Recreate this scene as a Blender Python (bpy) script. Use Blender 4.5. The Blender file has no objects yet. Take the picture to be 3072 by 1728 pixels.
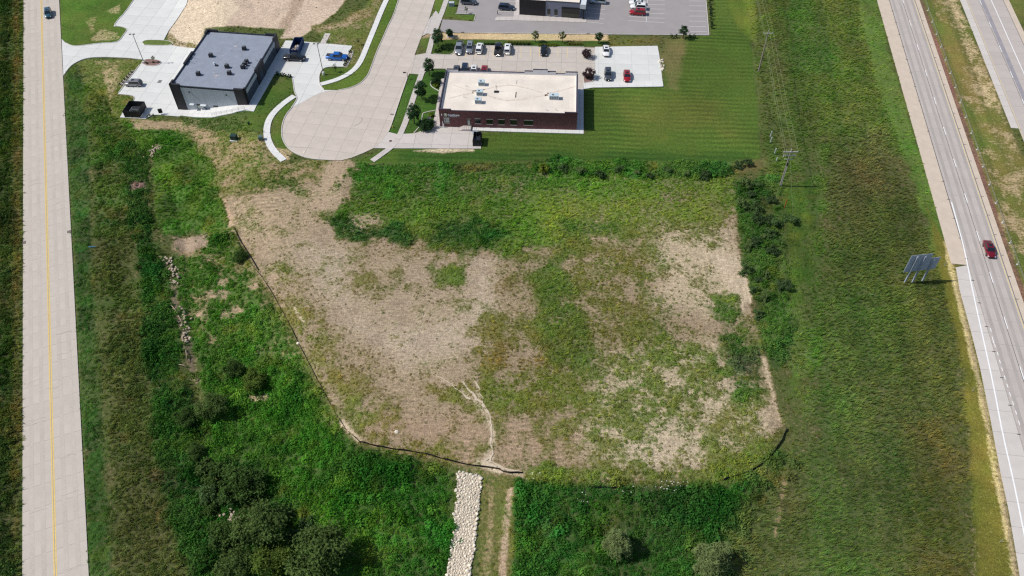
import bpy, math, random
import numpy as np
from mathutils import Vector, Matrix
random.seed(7); RNG = np.random.default_rng(11)
D2R = math.pi/180
SC = bpy.context.scene
COL = SC.collection

# ---------------------------------------------------------------- camera, world, sun, exposure
CAM_H, F_PX, PITCH, ROLL = 130.0, 2497.38, 48.9293*D2R, -0.9583*D2R
_fw = np.array([0, math.cos(PITCH), -math.sin(PITCH)]); _rt = np.array([1., 0, 0]); _up = np.cross(_rt, _fw)
_r2 = math.cos(ROLL)*_rt + math.sin(ROLL)*_up; _u2 = -math.sin(ROLL)*_rt + math.cos(ROLL)*_up
cam = bpy.data.objects.new('camera', bpy.data.cameras.new('camera')); COL.objects.link(cam)
cam.matrix_world = Matrix(((_r2[0], _u2[0], -_fw[0], 0), (_r2[1], _u2[1], -_fw[1], 0), (_r2[2], _u2[2], -_fw[2], CAM_H), (0, 0, 0, 1)))
cam.data.sensor_width = 36; cam.data.lens = F_PX*36/3072; cam.data.clip_start = 1; cam.data.clip_end = 8000
SC.camera = cam
SUN_EL, SUN_DIR = 49.0*D2R, Vector((1, -0.055, 0)).normalized()      # direction in which shadows fall
w = bpy.data.worlds.new('World'); SC.world = w; w.use_nodes = True
nt = w.node_tree; bg = nt.nodes['Background']; sky = nt.nodes.new('ShaderNodeTexSky'); sky.sky_type = 'NISHITA'
sky.sun_disc = False; sky.sun_elevation = SUN_EL
_to = -SUN_DIR
sky.sun_rotation = math.atan2(_to.x, _to.y)
sky.air_density = 1.0; sky.dust_density = 1.0; sky.ozone_density = 1.0
nt.links.new(sky.outputs[0], bg.inputs[0]); bg.inputs[1].default_value = 0.105
sl = bpy.data.lights.new('sun', 'SUN'); sl.energy = 3.9; sl.angle = 0.5*D2R; sl.color = (1.0, 0.955, 0.88)
sun = bpy.data.objects.new('sun', sl); COL.objects.link(sun); sun.location = (-100, 100, 150)
_d = Vector((SUN_DIR.x*math.cos(SUN_EL), SUN_DIR.y*math.cos(SUN_EL), -math.sin(SUN_EL)))
sun.rotation_euler = _d.to_track_quat('-Z', 'Y').to_euler()
SC.view_settings.view_transform = 'Standard'; SC.view_settings.look = 'None'
SC.view_settings.exposure = 0.0; SC.view_settings.gamma = 1; SC.view_settings.use_curve_mapping = False
SC.render.engine = 'CYCLES'
SC.cycles.max_bounces = 5; SC.cycles.diffuse_bounces = 3; SC.cycles.glossy_bounces = 2; SC.cycles.transmission_bounces = 3
SC.cycles.use_denoising = False
SC.cycles.filter_width = 1.3

# ---------------------------------------------------------------- plan of the place
def sst(a, b, x):
    t = np.clip((x-a)/(b-a), 0, 1); return t*t*(3-2*t)
def T(x, y):
    """Ground height: the pad and street at 0, the road and ditch on the left 3.3 m lower, a bank below the field."""
    x = np.asarray(x, float); y = np.asarray(y, float)
    u = x*math.cos(20.39*D2R) + y*math.sin(20.39*D2R)
    s1 = 3.3*sst(0, -18, u)
    s2 = 2.0*sst(71, 56, y)*sst(75, 55, x)
    z = -np.maximum(s1, s2)
    dl = np.abs(u + 24.5 - 1.5*np.sin(y*.06))
    z = z - 0.7*np.exp(-(dl/1.6)**2)*sst(158, 150, y)
    return z
def Tz(x, y): return float(T(x, y))
def G(px, py, dz=0.0):
    d = _fw*F_PX + _r2*(px-1536) - _u2*(py-864)
    z = 0.0
    for _ in range(10):
        k = (CAM_H-z)/-d[2]; x, y = d[0]*k, d[1]*k; z = Tz(x, y)+dz
    return Vector((x, y, z))
def GZ(px, py, z):
    d = _fw*F_PX + _r2*(px-1536) - _u2*(py-864); k = (CAM_H-z)/-d[2]
    return Vector((d[0]*k, d[1]*k, z))
def zoom(x0, y0, s):
    return lambda *p: [(x0+a*s, y0+b*s) for a, b in p]
fz = zoom(0, 0, 1.19255)
z1 = zoom(0, 0, .34938); z2 = zoom(800, 0, .34513); z3 = zoom(1250, 0, .34938); z4 = zoom(2100, 0, .38648)
z5 = zoom(2100, 500, .41415); z6 = zoom(2100, 1100, .43335); zl = zoom(0, 450, .41408); zm = zoom(0, 1050, .46784)
zc = zoom(900, 450, .55205); zb = zoom(1100, 1150, .50466); za = zoom(340, 60, .2174); zB = zoom(1280, 180, .2019)
zC = zoom(1500, 100, .2139); zD = zoom(1300, 0, .1941); zE = zoom(1780, 0, .16304); zF = zoom(1200, 200, .17943)
zK = zoom(840, 90, .1104); zM = zoom(680, 300, .13802); zN = zoom(330, 290, .0897); zP = zoom(2280, 420, .15186)
zQ = zoom(2230, 60, .13112); zS = zoom(2680, 750, .0828); zR = zoom(1300, 1400, .22642); zW = zoom(600, 1350, .26082)
zH = zoom(2180, 460, .23454); zI = zoom(1700, 1480, .23292); zT = zoom(500, 880, .25522); zU = zoom(450, 680, .15179)
def W2(pts): return [(lambda g: (g.x, g.y))(G(*p)) for p in pts]

# ---------------------------------------------------------------- helpers
def lin(c):
    return tuple(((v/255)/12.92 if v <= 10.3 else ((v/255+.055)/1.055)**2.4) for v in c)
def alb(c, k=0.86):
    return tuple(min(.85, v*k) for v in lin(c))
def tag(o, label=None, cat=None, group=None, kind=None):
    if label: o['label'] = label
    if cat: o['category'] = cat
    if group: o['group'] = group
    if kind: o['kind'] = kind
    return o
def empty(name, loc=(0, 0, 0), rz=0, parent=None):
    o = bpy.data.objects.new(name, None); COL.objects.link(o); o.location = loc; o.rotation_euler = (0, 0, rz)
    o.empty_display_size = .2
    if parent: o.parent = parent
    return o
def link(name, me, parent=None):
    o = bpy.data.objects.new(name, me); COL.objects.link(o)
    if parent: o.parent = parent
    return o
def copy_tree(o, parent=None):
    c = o.copy(); COL.objects.link(c); c.parent = parent
    for ch in o.children: copy_tree(ch, c)
    return c

MATS = {}
def nodes_of(name):
    m = bpy.data.materials.new(name); m.use_nodes = True
    n = m.node_tree; b = n.nodes['Principled BSDF']
    return m, n, b
def mat(name, c, rough=.6, metal=0.0, var=.12, scale=1.5, fine=.08, fscale=25, spec=.4, coat=0.0, objrand=0.0, trans=0.0, emit=None, coords='Object', streak=None):
    """Principled with two layers of noise so that no surface is one flat tone; objrand varies it from object to object."""
    if name in MATS: return MATS[name]
    m, n, b = nodes_of(name); L = n.links.new
    tc = n.nodes.new('ShaderNodeTexCoord'); mp = n.nodes.new('ShaderNodeMapping'); L(tc.outputs[coords], mp.inputs[0])
    if streak: mp.inputs['Scale'].default_value = streak
    a = n.nodes.new('ShaderNodeTexNoise'); a.inputs['Scale'].default_value = scale; a.inputs['Detail'].default_value = 5; L(mp.outputs[0], a.inputs[0])
    f = n.nodes.new('ShaderNodeTexNoise'); f.inputs['Scale'].default_value = fscale; f.inputs['Detail'].default_value = 2; L(mp.outputs[0], f.inputs[0])
    r1 = n.nodes.new('ShaderNodeMapRange'); r1.inputs['From Min'].default_value = .3; r1.inputs['From Max'].default_value = .7
    r1.inputs['To Min'].default_value = 1-var; r1.inputs['To Max'].default_value = 1+var; L(a.outputs[0], r1.inputs[0])
    r2 = n.nodes.new('ShaderNodeMapRange'); r2.inputs['From Min'].default_value = .3; r2.inputs['From Max'].default_value = .7
    r2.inputs['To Min'].default_value = 1-fine; r2.inputs['To Max'].default_value = 1+fine; L(f.outputs[0], r2.inputs[0])
    mu = n.nodes.new('ShaderNodeMath'); mu.operation = 'MULTIPLY'; L(r1.outputs[0], mu.inputs[0]); L(r2.outputs[0], mu.inputs[1])
    fac = mu.outputs[0]
    if objrand:
        oi = n.nodes.new('ShaderNodeObjectInfo'); r3 = n.nodes.new('ShaderNodeMapRange'); r3.inputs['To Min'].default_value = 1-objrand; r3.inputs['To Max'].default_value = 1+objrand
        L(oi.outputs['Random'], r3.inputs[0]); m2 = n.nodes.new('ShaderNodeMath'); m2.operation = 'MULTIPLY'; L(fac, m2.inputs[0]); L(r3.outputs[0], m2.inputs[1]); fac = m2.outputs[0]
    vm = n.nodes.new('ShaderNodeVectorMath'); vm.operation = 'SCALE'; vm.inputs[0].default_value = c; L(fac, vm.inputs['Scale'])
    L(vm.outputs[0], b.inputs['Base Color'])
    b.inputs['Roughness'].default_value = rough; b.inputs['Metallic'].default_value = metal; b.inputs['Specular IOR Level'].default_value = spec
    b.inputs['Coat Weight'].default_value = coat
    if coat: b.inputs['Coat Roughness'].default_value = .08
    if trans: b.inputs['Transmission Weight'].default_value = trans
    MATS[name] = m
    return m

class MB:
    """Collects boxes, prisms, tubes and quads; build() links them as ONE mesh object."""
    def __init__(s): s.v = []; s.f = []
    def add(s, vs, fs, M=None):
        k = len(s.v)
        s.v += [tuple(M @ Vector(v)) for v in vs] if M else [tuple(v) for v in vs]
        s.f += [tuple(i+k for i in f) for f in fs]; return s
    def box(s, x0, x1, y0, y1, z0, z1, M=None):
        return s.add([(x0, y0, z0), (x1, y0, z0), (x1, y1, z0), (x0, y1, z0), (x0, y0, z1), (x1, y0, z1), (x1, y1, z1), (x0, y1, z1)],
                     [(0, 3, 2, 1), (4, 5, 6, 7), (0, 1, 5, 4), (1, 2, 6, 5), (2, 3, 7, 6), (3, 0, 4, 7)], M)
    def cbox(s, c, d, M=None): return s.box(c[0]-d[0]/2, c[0]+d[0]/2, c[1]-d[1]/2, c[1]+d[1]/2, c[2]-d[2]/2, c[2]+d[2]/2, M)
    def taper(s, z0, z1, w0, d0, w1, d1, ox=0, oy=0, M=None):
        v = [(-w0/2, -d0/2, z0), (w0/2, -d0/2, z0), (w0/2, d0/2, z0), (-w0/2, d0/2, z0), (ox-w1/2, oy-d1/2, z1), (ox+w1/2, oy-d1/2, z1), (ox+w1/2, oy+d1/2, z1), (ox-w1/2, oy+d1/2, z1)]
        return s.add(v, [(0, 3, 2, 1), (4, 5, 6, 7), (0, 1, 5, 4), (1, 2, 6, 5), (2, 3, 7, 6), (3, 0, 4, 7)], M)
    def prism(s, poly, z0, z1):
        n = len(poly); f0 = z0 if callable(z0) else (lambda x, y: z0); f1 = z1 if callable(z1) else (lambda x, y: z1)
        return s.add([(x, y, f0(x, y)) for x, y in poly]+[(x, y, f1(x, y)) for x, y in poly],
                     [tuple(range(n, 2*n))]+[(i, (i+1) % n, (i+1) % n+n, i+n) for i in range(n)])
    def tube(s, pts, rad, n=6, cap=True):
        pts = [Vector(p) for p in pts]; rad = rad if hasattr(rad, '__len__') else [rad]*len(pts)
        k = len(s.v)
        for i, p in enumerate(pts):
            t = (pts[min(i+1, len(pts)-1)]-pts[max(i-1, 0)]).normalized()
            a = t.cross(Vector((0, 0, 1)) if abs(t.z) < .9 else Vector((1, 0, 0))).normalized(); b = t.cross(a)
            for j in range(n):
                q = p+(a*math.cos(2*math.pi*j/n)+b*math.sin(2*math.pi*j/n))*rad[i]; s.v.append(tuple(q))
        for i in range(len(pts)-1):
            for j in range(n):
                s.f.append((k+i*n+j, k+i*n+(j+1) % n, k+(i+1)*n+(j+1) % n, k+(i+1)*n+j))
        if cap:
            s.f.append(tuple(k+j for j in range(n))[::-1]); s.f.append(tuple(k+(len(pts)-1)*n+j for j in range(n)))
        return s
    def cyl(s, x, y, z0, z1, r, n=12, r1=None): return s.tube([(x, y, z0), (x, y, z1)], [r, r if r1 is None else r1], n)
    def quad(s, a, b, c, d): return s.add([a, b, c, d], [(0, 1, 2, 3)])
    def mesh(s, name, m, smooth=False):
        me = bpy.data.meshes.new(name); me.from_pydata(s.v, [], s.f)
        if m: me.materials.append(m)
        if smooth: me.shade_smooth()
        return me
    def build(s, name, m, parent=None, smooth=False, loc=None):
        o = link(name, s.mesh(name, m, smooth), parent)
        if loc is not None: o.location = loc
        return o

def vnoise(x, y, s, seed):
    """Value noise, vectorised."""
    x = x/s+seed*17.3; y = y/s+seed*9.7
    xi = np.floor(x).astype(np.int64); yi = np.floor(y).astype(np.int64); fx = x-xi; fy = y-yi
    fx = fx*fx*(3-2*fx); fy = fy*fy*(3-2*fy)
    def h(a, b):
        n = (a*374761393 + b*668265263 + seed*1442695) & 0xffffffff
        n = ((n ^ (n >> 13))*1274126177) & 0xffffffff
        return ((n ^ (n >> 16)) & 0xffff)/65535.0
    return (h(xi, yi)*(1-fx)+h(xi+1, yi)*fx)*(1-fy)+(h(xi, yi+1)*(1-fx)+h(xi+1, yi+1)*fx)*fy

def sdist(poly, X, Y, reach=8.0):
    """Signed distance to a polygon, positive inside; only worked out near it."""
    P = np.array(poly); out = np.full(X.shape, -1e3)
    sel = (X > P[:, 0].min()-reach) & (X < P[:, 0].max()+reach) & (Y > P[:, 1].min()-reach) & (Y < P[:, 1].max()+reach)
    x, y = X[sel], Y[sel]
    if x.size == 0: return out
    d = np.full(x.shape, 1e9); ins = np.zeros(x.shape, bool)
    for i in range(len(P)):
        a, b = P[i], P[(i+1) % len(P)]; e = b-a; L = max(e@e, 1e-9)
        t = np.clip(((x-a[0])*e[0]+(y-a[1])*e[1])/L, 0, 1)
        d = np.minimum(d, (x-a[0]-t*e[0])**2+(y-a[1]-t*e[1])**2)
        c = ((a[1] > y) != (b[1] > y)); xs = a[0]+(y-a[1])/(e[1] if abs(e[1]) > 1e-9 else 1e-9)*e[0]
        ins ^= c & (x < xs)
    out[sel] = np.where(ins, 1, -1)*np.sqrt(d); return out
def clip_poly(poly, n, d):
    out = []
    for i in range(len(poly)):
        a, b = poly[i], poly[(i+1) % len(poly)]
        da = a[0]*n[0]+a[1]*n[1]-d; db = b[0]*n[0]+b[1]*n[1]-d
        if da <= 0: out.append(a)
        if (da < 0 < db) or (db < 0 < da):
            t = da/(da-db); out.append((a[0]+t*(b[0]-a[0]), a[1]+t*(b[1]-a[1])))
    return out
def area(p): return .5*sum(p[i][0]*p[(i+1) % len(p)][1]-p[(i+1) % len(p)][0]*p[i][1] for i in range(len(p)))
def ribbon(pts, width):
    """Polygon round a centre line (2-D)."""
    P = [Vector(p) for p in pts]; l, r = [], []
    for i, p in enumerate(P):
        t = (P[min(i+1, len(P)-1)]-P[max(i-1, 0)]).normalized(); n = Vector((-t.y, t.x))*width/2
        l.append(tuple(p+n)); r.append(tuple(p-n))
    return l+r[::-1]
def resample(pts, step):
    P = [Vector(p) for p in pts]; out = [P[0]]
    for a, b in zip(P, P[1:]):
        n = max(1, int((b-a).length/step))
        out += [a+(b-a)*(k/n) for k in range(1, n+1)]
    return out
def smooth_line(pts, it=2):
    for _ in range(it):
        q = [pts[0]]
        for a, b in zip(pts, pts[1:]):
            q += [(a[0]*.75+b[0]*.25, a[1]*.75+b[1]*.25), (a[0]*.25+b[0]*.75, a[1]*.25+b[1]*.75)]
        pts = q+[pts[-1]]
    return pts

PAVED = []          # world polygons the ground sheet must keep clear of
def pave(name, poly, az, cell, m, dz=.03, gap=.05, kind='structure', base=None, off=(0, 0), depth=.12, piece='slab', cut=True):
    """Paving in separate slabs over a darker bed: the outline is cut by a grid turned to azimuth az."""
    if area(poly) < 0: poly = poly[::-1]
    if cut: PAVED.append(poly)
    c, s = math.cos(az*D2R), math.sin(az*D2R); U = (s, c); V = (c, -s)      # U runs along the azimuth
    us = [p[0]*U[0]+p[1]*U[1] for p in poly]; vs = [p[0]*V[0]+p[1]*V[1] for p in poly]
    lu, lv = cell; bed = MB(); cells = []
    for i in range(math.floor((min(us)-off[0])/lu), math.ceil((max(us)-off[0])/lu)):
        u0 = i*lu+off[0]
        row = clip_poly(clip_poly(poly, U, u0+lu), (-U[0], -U[1]), -u0)
        if len(row) < 3: continue
        for j in range(math.floor((min(vs)-off[1])/lv), math.ceil((max(vs)-off[1])/lv)):
            v0 = j*lv+off[1]
            q = clip_poly(clip_poly(row, V, v0+lv), (-V[0], -V[1]), -v0)
            if len(q) < 3 or abs(area(q)) < .05: continue
            bed.add([(x, y, Tz(x, y)+dz-.035) for x, y in q], [tuple(range(len(q)))])
            g = gap/2
            q = clip_poly(clip_poly(clip_poly(clip_poly(q, U, u0+lu-g), (-U[0], -U[1]), -u0-g), V, v0+lv-g), (-V[0], -V[1]), -v0-g)
            if len(q) >= 3 and abs(area(q)) > .03: cells.append(q)
    root = bed.build(name, base or mat('joint filler', (.16, .15, .14), .9))
    tag(root, kind=kind)
    for q in cells:
        cx = sum(p[0] for p in q)/len(q); cy = sum(p[1] for p in q)/len(q); z = Tz(cx, cy)
        k = random.uniform(-.003, .003)
        b = MB().prism([(x-cx, y-cy) for x, y in q], lambda x, y: Tz(x+cx, y+cy)-z+dz-depth, lambda x, y: Tz(x+cx, y+cy)-z+dz+k)
        b.build(piece, m, root, loc=(cx, cy, z))
    return root
def strip(name, pts, width, m, dz, parent=None, step=2.0):
    """A flat painted line or band lying on the surface."""
    P = resample(pts, step); b = MB(); l = []
    for i, p in enumerate(P):
        t = (P[min(i+1, len(P)-1)]-P[max(i-1, 0)]).normalized(); n = Vector((-t.y, t.x))*width/2
        for q in (p+n, p-n): l.append((q.x, q.y, Tz(q.x, q.y)+dz))
    b.add(l, [(2*i, 2*i+1, 2*i+3, 2*i+2) for i in range(len(P)-1)])
    return b.build(name, m, parent)
def kerb(name, pts, m, w=.17, h=.15, parent=None):
    P = resample(pts, 1.2); b = MB(); n_ = len(P); l = []
    for i, p in enumerate(P):
        t = (P[min(i+1, n_-1)]-P[max(i-1, 0)]).normalized(); n = Vector((-t.y, t.x))*w/2
        for q, z in ((p+n, -.08), (p+n, h), (p-n, h), (p-n, -.08)): l.append((q.x, q.y, Tz(q.x, q.y)+z))
    f = []
    for i in range(n_-1):
        for j in range(3): f.append((4*i+j, 4*i+j+1, 4*i+j+5, 4*i+j+4))
    f += [(0, 1, 2, 3), tuple(4*(n_-1)+k for k in (3, 2, 1, 0))]
    o = b.add(l, f).build(name, m, parent)
    return tag(o, kind='structure') if parent is None else o

# ---------------------------------------------------------------- roads and pavements
m_road = mat('worn road concrete', alb((201, 191, 179)), .85, var=.05, scale=.35, fine=.04, fscale=6, objrand=.025, streak=None)
m_street = mat('street concrete', alb((207, 195, 184)), .85, var=.06, scale=.3, fine=.04, fscale=5, objrand=.03)
m_new = mat('new white concrete', alb((222, 222, 218)), .8, var=.045, scale=.25, fine=.03, fscale=6, objrand=.03)
m_beige = mat('beige parking concrete', alb((203, 193, 183)), .85, var=.06, scale=.4, fine=.04, fscale=5, objrand=.035)
m_walk = mat('walk concrete', alb((230, 229, 226)), .8, var=.03, scale=.5, fine=.03, objrand=.03)
m_oldwalk = mat('older walk concrete', alb((206, 198, 192)), .85, var=.05, scale=.5, fine=.03, objrand=.05)
m_asph = mat('parking asphalt', alb((163, 157, 156)), .9, var=.05, scale=.25, fine=.05, fscale=9)
m_hwy = mat('highway concrete', alb((194, 185, 178)), .85, var=.05, scale=.3, fine=.05, fscale=4, objrand=.035)
m_shoulder = mat('tan stone shoulder', alb((212, 196, 178)), .95, var=.07, scale=.5, fine=.09, fscale=7)
m_hshoulder = mat('highway shoulder concrete', alb((212, 205, 198)), .9, var=.05, scale=.4, fine=.05, fscale=6, objrand=.03)
m_kerb = mat('kerb concrete', alb((214, 208, 202)), .85, var=.08, scale=1.2, fine=.05)
m_yellow = mat('yellow line paint', alb((228, 196, 112)), .6, var=.12, scale=2.5, fine=.1, fscale=12)
m_pyellow = mat('faded yellow paint', alb((240, 215, 150)), .6, var=.12, scale=2.5, fine=.1, fscale=12)
m_white = mat('white line paint', alb((250, 248, 246), .92), .6, var=.06, scale=2, fine=.06)
m_pwhite = mat('bay line paint', alb((232, 230, 228)), .6, var=.1, scale=2, fine=.08)
m_seam = mat('tar filled seam', (.10, .095, .095), .9, var=.2, scale=1)
m_crack = mat('hairline crack', (.3, .28, .26), .9); m_scuff_shadow = mat('tyre trace and painted shadow', (.23, .22, .22), .9)  # the last one colours the tyre mark and the lamp's painted shadow

# left road: straight, 10.2 m wide
RAZ = -20.39
ru = Vector((math.sin(RAZ*D2R), math.cos(RAZ*D2R))); rv = Vector((ru.y, -ru.x))
rc = Vector(W2([(145.3, 864)])[0])
def rp(al, ac): q = rc+ru*al+rv*ac; return (q.x, q.y)
HW = 5.13
u_c = rc.x*math.cos(RAZ*D2R)*0
road = pave('road', [rp(-75, -HW), rp(-75, HW), rp(170, HW), rp(170, -HW)], RAZ, (4.6, HW), m_road, gap=.03, off=(0, rc.x*rv.x+rc.y*rv.y),
            base=mat('road joint filler', (.5, .465, .43), .9))
far_road = strip('road_continuation', [rp(170, 0), rp(900, 0)], 2*HW, m_road, .02); tag(far_road, kind='structure')
near_road = strip('road_approach', [rp(-75, 0), rp(-300, 0)], 2*HW, m_road, .02); tag(near_road, kind='structure')
for k, c in enumerate((-.17, .17)):
    strip('centre_line', [rp(-75, c), rp(170, c)], .2, m_yellow, .038, road)

m_track = mat('worn road wheel track', alb((197, 187, 175)), .8, var=.06, scale=.2, fine=.06, fscale=3)
for c in (-3.6, -1.75, 1.75, 3.6): strip('wheel_track', [rp(-75, c), rp(170, c)], .75, m_track, .036, road, 6)
# street and cul-de-sac
STREET = W2(z2((1230, -250), (1145, 0), (1100, 140), (1060, 215), (1010, 330), (960, 440), (905, 590), (880, 655), (830, 712), (770, 750), (690, 774), (610, 785), (520, 793), (450, 815), (380, 850), (300, 895),
    (215, 937), (165, 1000), (135, 1080), (128, 1160), (140, 1220), (180, 1285), (240, 1330), (330, 1368), (420, 1385), (560, 1392), (650, 1393), (740, 1370), (850, 1325), (930, 1287), (1000, 1230), (1060, 1145),
    (1090, 1070), (1140, 920), (1180, 800), (1225, 670), (1240, 640), (1285, 480), (1330, 360), (1350, 310), (1410, 170), (1450, 40), (1560, -300)))
SAZ = 11.0
pave('street', STREET, SAZ, (4.6, 4.0), m_street, gap=.035, off=(0, 1.2), base=mat('street joint filler', (.40, .37, .35), .9))
# building 1 (dark office) lots
WLOT = W2(z1((530, 335), (560, 365), (610, 390), (650, 395), (720, 388), (850, 370), (985, 365), (1030, 345), (1060, 300), (1095, 250), (1050, 232), (975, 225), (1020, 165), (1075, 110), (1150, 0), (1230, -120), (1640, -120),
    (1600, 40), (1510, 180), (1450, 260), (1405, 345), (1480, 390), (1680, 415), (1800, 420), (1700, 600), (1620, 940), (1540, 1000), (1360, 985), (1310, 990), (1250, 1020), (1030, 1008), (1062, 950), (1150, 865), (1155, 835),
    (1140, 820), (1015, 808), (1020, 795), (1200, 560), (1235, 515), (1100, 500), (900, 492), (800, 495), (720, 508), (650, 540), (600, 575), (560, 615), (545, 655)))
pave('west_parking_lot', WLOT, 8.87, (4.5, 4.5), m_new, gap=.05, base=mat('pale joint filler', (.6, .6, .6), .9))
ELOT = W2(z2((165, 352), (245, 355), (745, 398), (700, 480), (663, 582), (560, 578), (500, 590), (472, 620), (458, 660), (456, 720), (500, 783), (610, 784), (520, 792), (450, 814), (380, 849), (300, 894), (216, 935),
    (262, 870), (262, 840), (240, 800), (228, 700), (215, 665), (110, 645), (60, 640), (120, 520), (110, 440)))
pave('east_parking_lot', ELOT, 8.87, (4.5, 4.5), m_new, gap=.05, base=MATS['pale joint filler'], dz=.026)
b1walk = W2(za((2290, 400), (2410, 412), (2225, 745), (1975, 1185), (1940, 1262), (1820, 1248), (1640, 1290), (1365, 1345), (1000, 1328), (690, 1302), (640, 1270), (900, 1180), (1390, 1200), (1700, 1100), (1850, 1100), (2100, 700)))
pave('office_walk', b1walk, 8.87, (1.6, 1.6), m_walk, dz=.09, gap=.03, base=MATS['pale joint filler'], depth=.3)
# sidewalks
LW1 = smooth_line(W2(z2((1100, -130), (1040, 0), (985, 120), (930, 260), (880, 380), (830, 505), (790, 575), (730, 632), (640, 680), (560, 708), (468, 732))))
pave('sidewalk_to_office', ribbon(LW1, 1.5), SAZ+4, (1.5, 3.2), m_walk, dz=.05, gap=.03, base=MATS['pale joint filler'])
LW2 = smooth_line(W2(zM((1470, -90), (1330, 0), (1190, 110), (1040, 250), (930, 400), (880, 550), (868, 700), (890, 850), (950, 1000), (1060, 1150), (1240, 1312))))
pave('sidewalk_round_turning_circle', ribbon(LW2, 1.65), SAZ, (1.7, 1.7), m_walk, dz=.05, gap=.03, base=MATS['pale joint filler'])
RW = smooth_line(W2(z2((918, 1398), (1000, 1340), (1085, 1278), (1140, 1205), (1165, 1160), (1215, 1040), (1268, 870), (1318, 720), (1358, 608), (1408, 460), (1436, 345), (1450, 300), (1515, 132), (1562, 0), (1610, -140))))
pave('sidewalk_by_brick_building', ribbon(RW, 1.45), SAZ, (1.5, 3.0), m_oldwalk, dz=.055, gap=.03, base=MATS['street joint filler'])
# brick building parking
BP = W2(zD((-371, 1138), (-291, 853), (-113, 821), (0, 838), (240, 852), (300, 830), (325, 790), (340, 700), (1000, 712), (1600, 722), (2500, 737), (2492, 1280), (2320, 1300), (2315, 1420), (2200, 1420), (2200, 1180), (1200, 1160), (200, 1130), (190, 1062), (0, 1062), (-60, 1085), (-200, 1150)))
bp = pave('brick_building_parking_lot', BP, 4.24, (4.3, 4.0), m_beige, gap=.05, base=mat('beige joint filler', (.34, .31, .285), .9), off=(1.0, 0))
NL = W2(zC((1332, 190), (2210, 175), (2235, 310), (2260, 500), (2280, 680), (1320, 682), (1332, 500)))
pave('new_concrete_lot', NL, 4.24, (4.5, 4.5), m_new, gap=.04, base=MATS['pale joint filler'], off=(1.0, 1.0))
NW = W2(zC((1170, 702), (1320, 680), (2282, 674), (2290, 748), (1300, 762), (1205, 778), (1172, 780)))
pave('new_lot_walk', NW, 4.24, (2.2, 2.2), m_walk, dz=.07, gap=.03, base=MATS['pale joint filler'])
FWK = W2(zB((665, 1003), (1400, 1000), (2225, 1020), (2240, 430), (2332, 430), (2332, 1097), (1400, 1072), (665, 1048)))
pave('brick_building_walk', FWK, 4.24, (1.7, 1.7), m_walk, dz=.08, gap=.03, base=MATS['pale joint filler'], depth=.2)
SD = W2(z2((1060, 1147), (1140, 1168), (1190, 1163), (1280, 1160), (1450, 1105), (1495, 1090), (1600, 1060), (1700, 1110), (1790, 1140), (1872, 1148), (1862, 1292), (1400, 1290), (930, 1288), (1000, 1231)))
pave('service_drive', SD, 4.24, (4.4, 4.4), m_oldwalk, gap=.045, base=MATS['beige joint filler'], dz=.027)
WWK = W2(zF((760, 190), (690, 208), (640, 470), (596, 740), (565, 880), (570, 1030), (680, 1010), (690, 700)))
pave('west_walk', WWK, 4.24, (1.7, 1.7), m_oldwalk, dz=.06, gap=.03, base=MATS['beige joint filler'])
# asphalt lot at the top
AL = W2(z3((195, 277), (222, 166), (330, 173), (492, 184), (507, 124), (340, 118), (385, -60), (440, -260), (2480, -260), (2480, 0), (2506, 300), (1640, 293), (900, 286), (330, 279)))
al = pave('asphalt_lot', AL, 8.0, (30, 30), m_asph, gap=.0, dz=.03, piece='asphalt_sheet')
BW3 = W2(zD((955, 296), (972, 268), (1000, 262), (1240, 262), (1275, 0), (1310, -200), (1390, -200), (1390, 200), (2200, 260), (2368, 300), (2366, 350), (1700, 333), (1230, 320), (965, 316)))
pave('shop_walk', BW3, 8.0, (1.8, 1.8), m_oldwalk, dz=.13, gap=.03, base=MATS['street joint filler'], depth=.2, cut=False)
APR = W2(z2((1410, 172), (1352, 312), (1400, 290), (1432, 300), (1470, 292), (1500, 170), (1532, 140), (1500, 128), (1470, 90)))
pave('lot_apron', APR, 8.0, (4.0, 4.0), m_oldwalk, dz=.024, gap=.04, base=MATS['street joint filler'])

# highway: world-straight lines through pairs of photo points
class Line:
    def __init__(s, a, b):
        s.a, s.b = Vector(W2([a])[0]), Vector(W2([b])[0]); s.d = (s.b-s.a).normalized()
        if s.d.y > 0: s.d = -s.d
    def at(s, y): t = (y-s.a.y)/s.d.y; q = s.a+s.d*t; return (q.x, q.y)
hC = Line((2706.5, 0), (3025, 1000)); az_h = math.degrees(math.atan2(-hC.d.x, -hC.d.y))
hn = Vector((-hC.d.y, hC.d.x)); hn = hn if hn.x > 0 else -hn
def hp(y, off): q = Vector(hC.at(y)); q = q+hn*off; return (q.x, q.y)
Y0, Y1 = 30, 300
NB = [hp(Y0, -3.75), hp(Y0, 3.6), hp(Y1, 3.6), hp(Y1, -3.75)]
offh = Vector(hC.at(100)).dot(Vector((math.cos(az_h*D2R), -math.sin(az_h*D2R))))
hw = pave('highway', NB, az_h, (6.1, 3.68), m_hwy, gap=.03, base=mat('dark joint filler', (.2, .19, .19), .9), off=(0, offh))
ye = G(2868, 802).y
LS = [hp(ye, -7.2), hp(ye, -3.8), hp(Y1, -3.8), hp(Y1, -7.3)]
pave('highway_stone_shoulder', LS, az_h, (12, 12), m_shoulder, gap=0, dz=.02, piece='gravel_sheet')
ES = [W2([p])[0] for p in ((2868, 802), (2879, 868), (2915, 1000), (2940, 1100), (2969, 1243), (3001, 1412), (3027, 1533), (3060, 1728), (3080, 1850))]
ep = ES+[hp(Y0, -7.0), hp(Y0, -3.8)]+[hp(ye, -3.8)]
pave('exit_lane_shoulder', ep, az_h, (4.6, 8), m_hshoulder, gap=.04, dz=.024, off=(2, offh-11.8))
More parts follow.
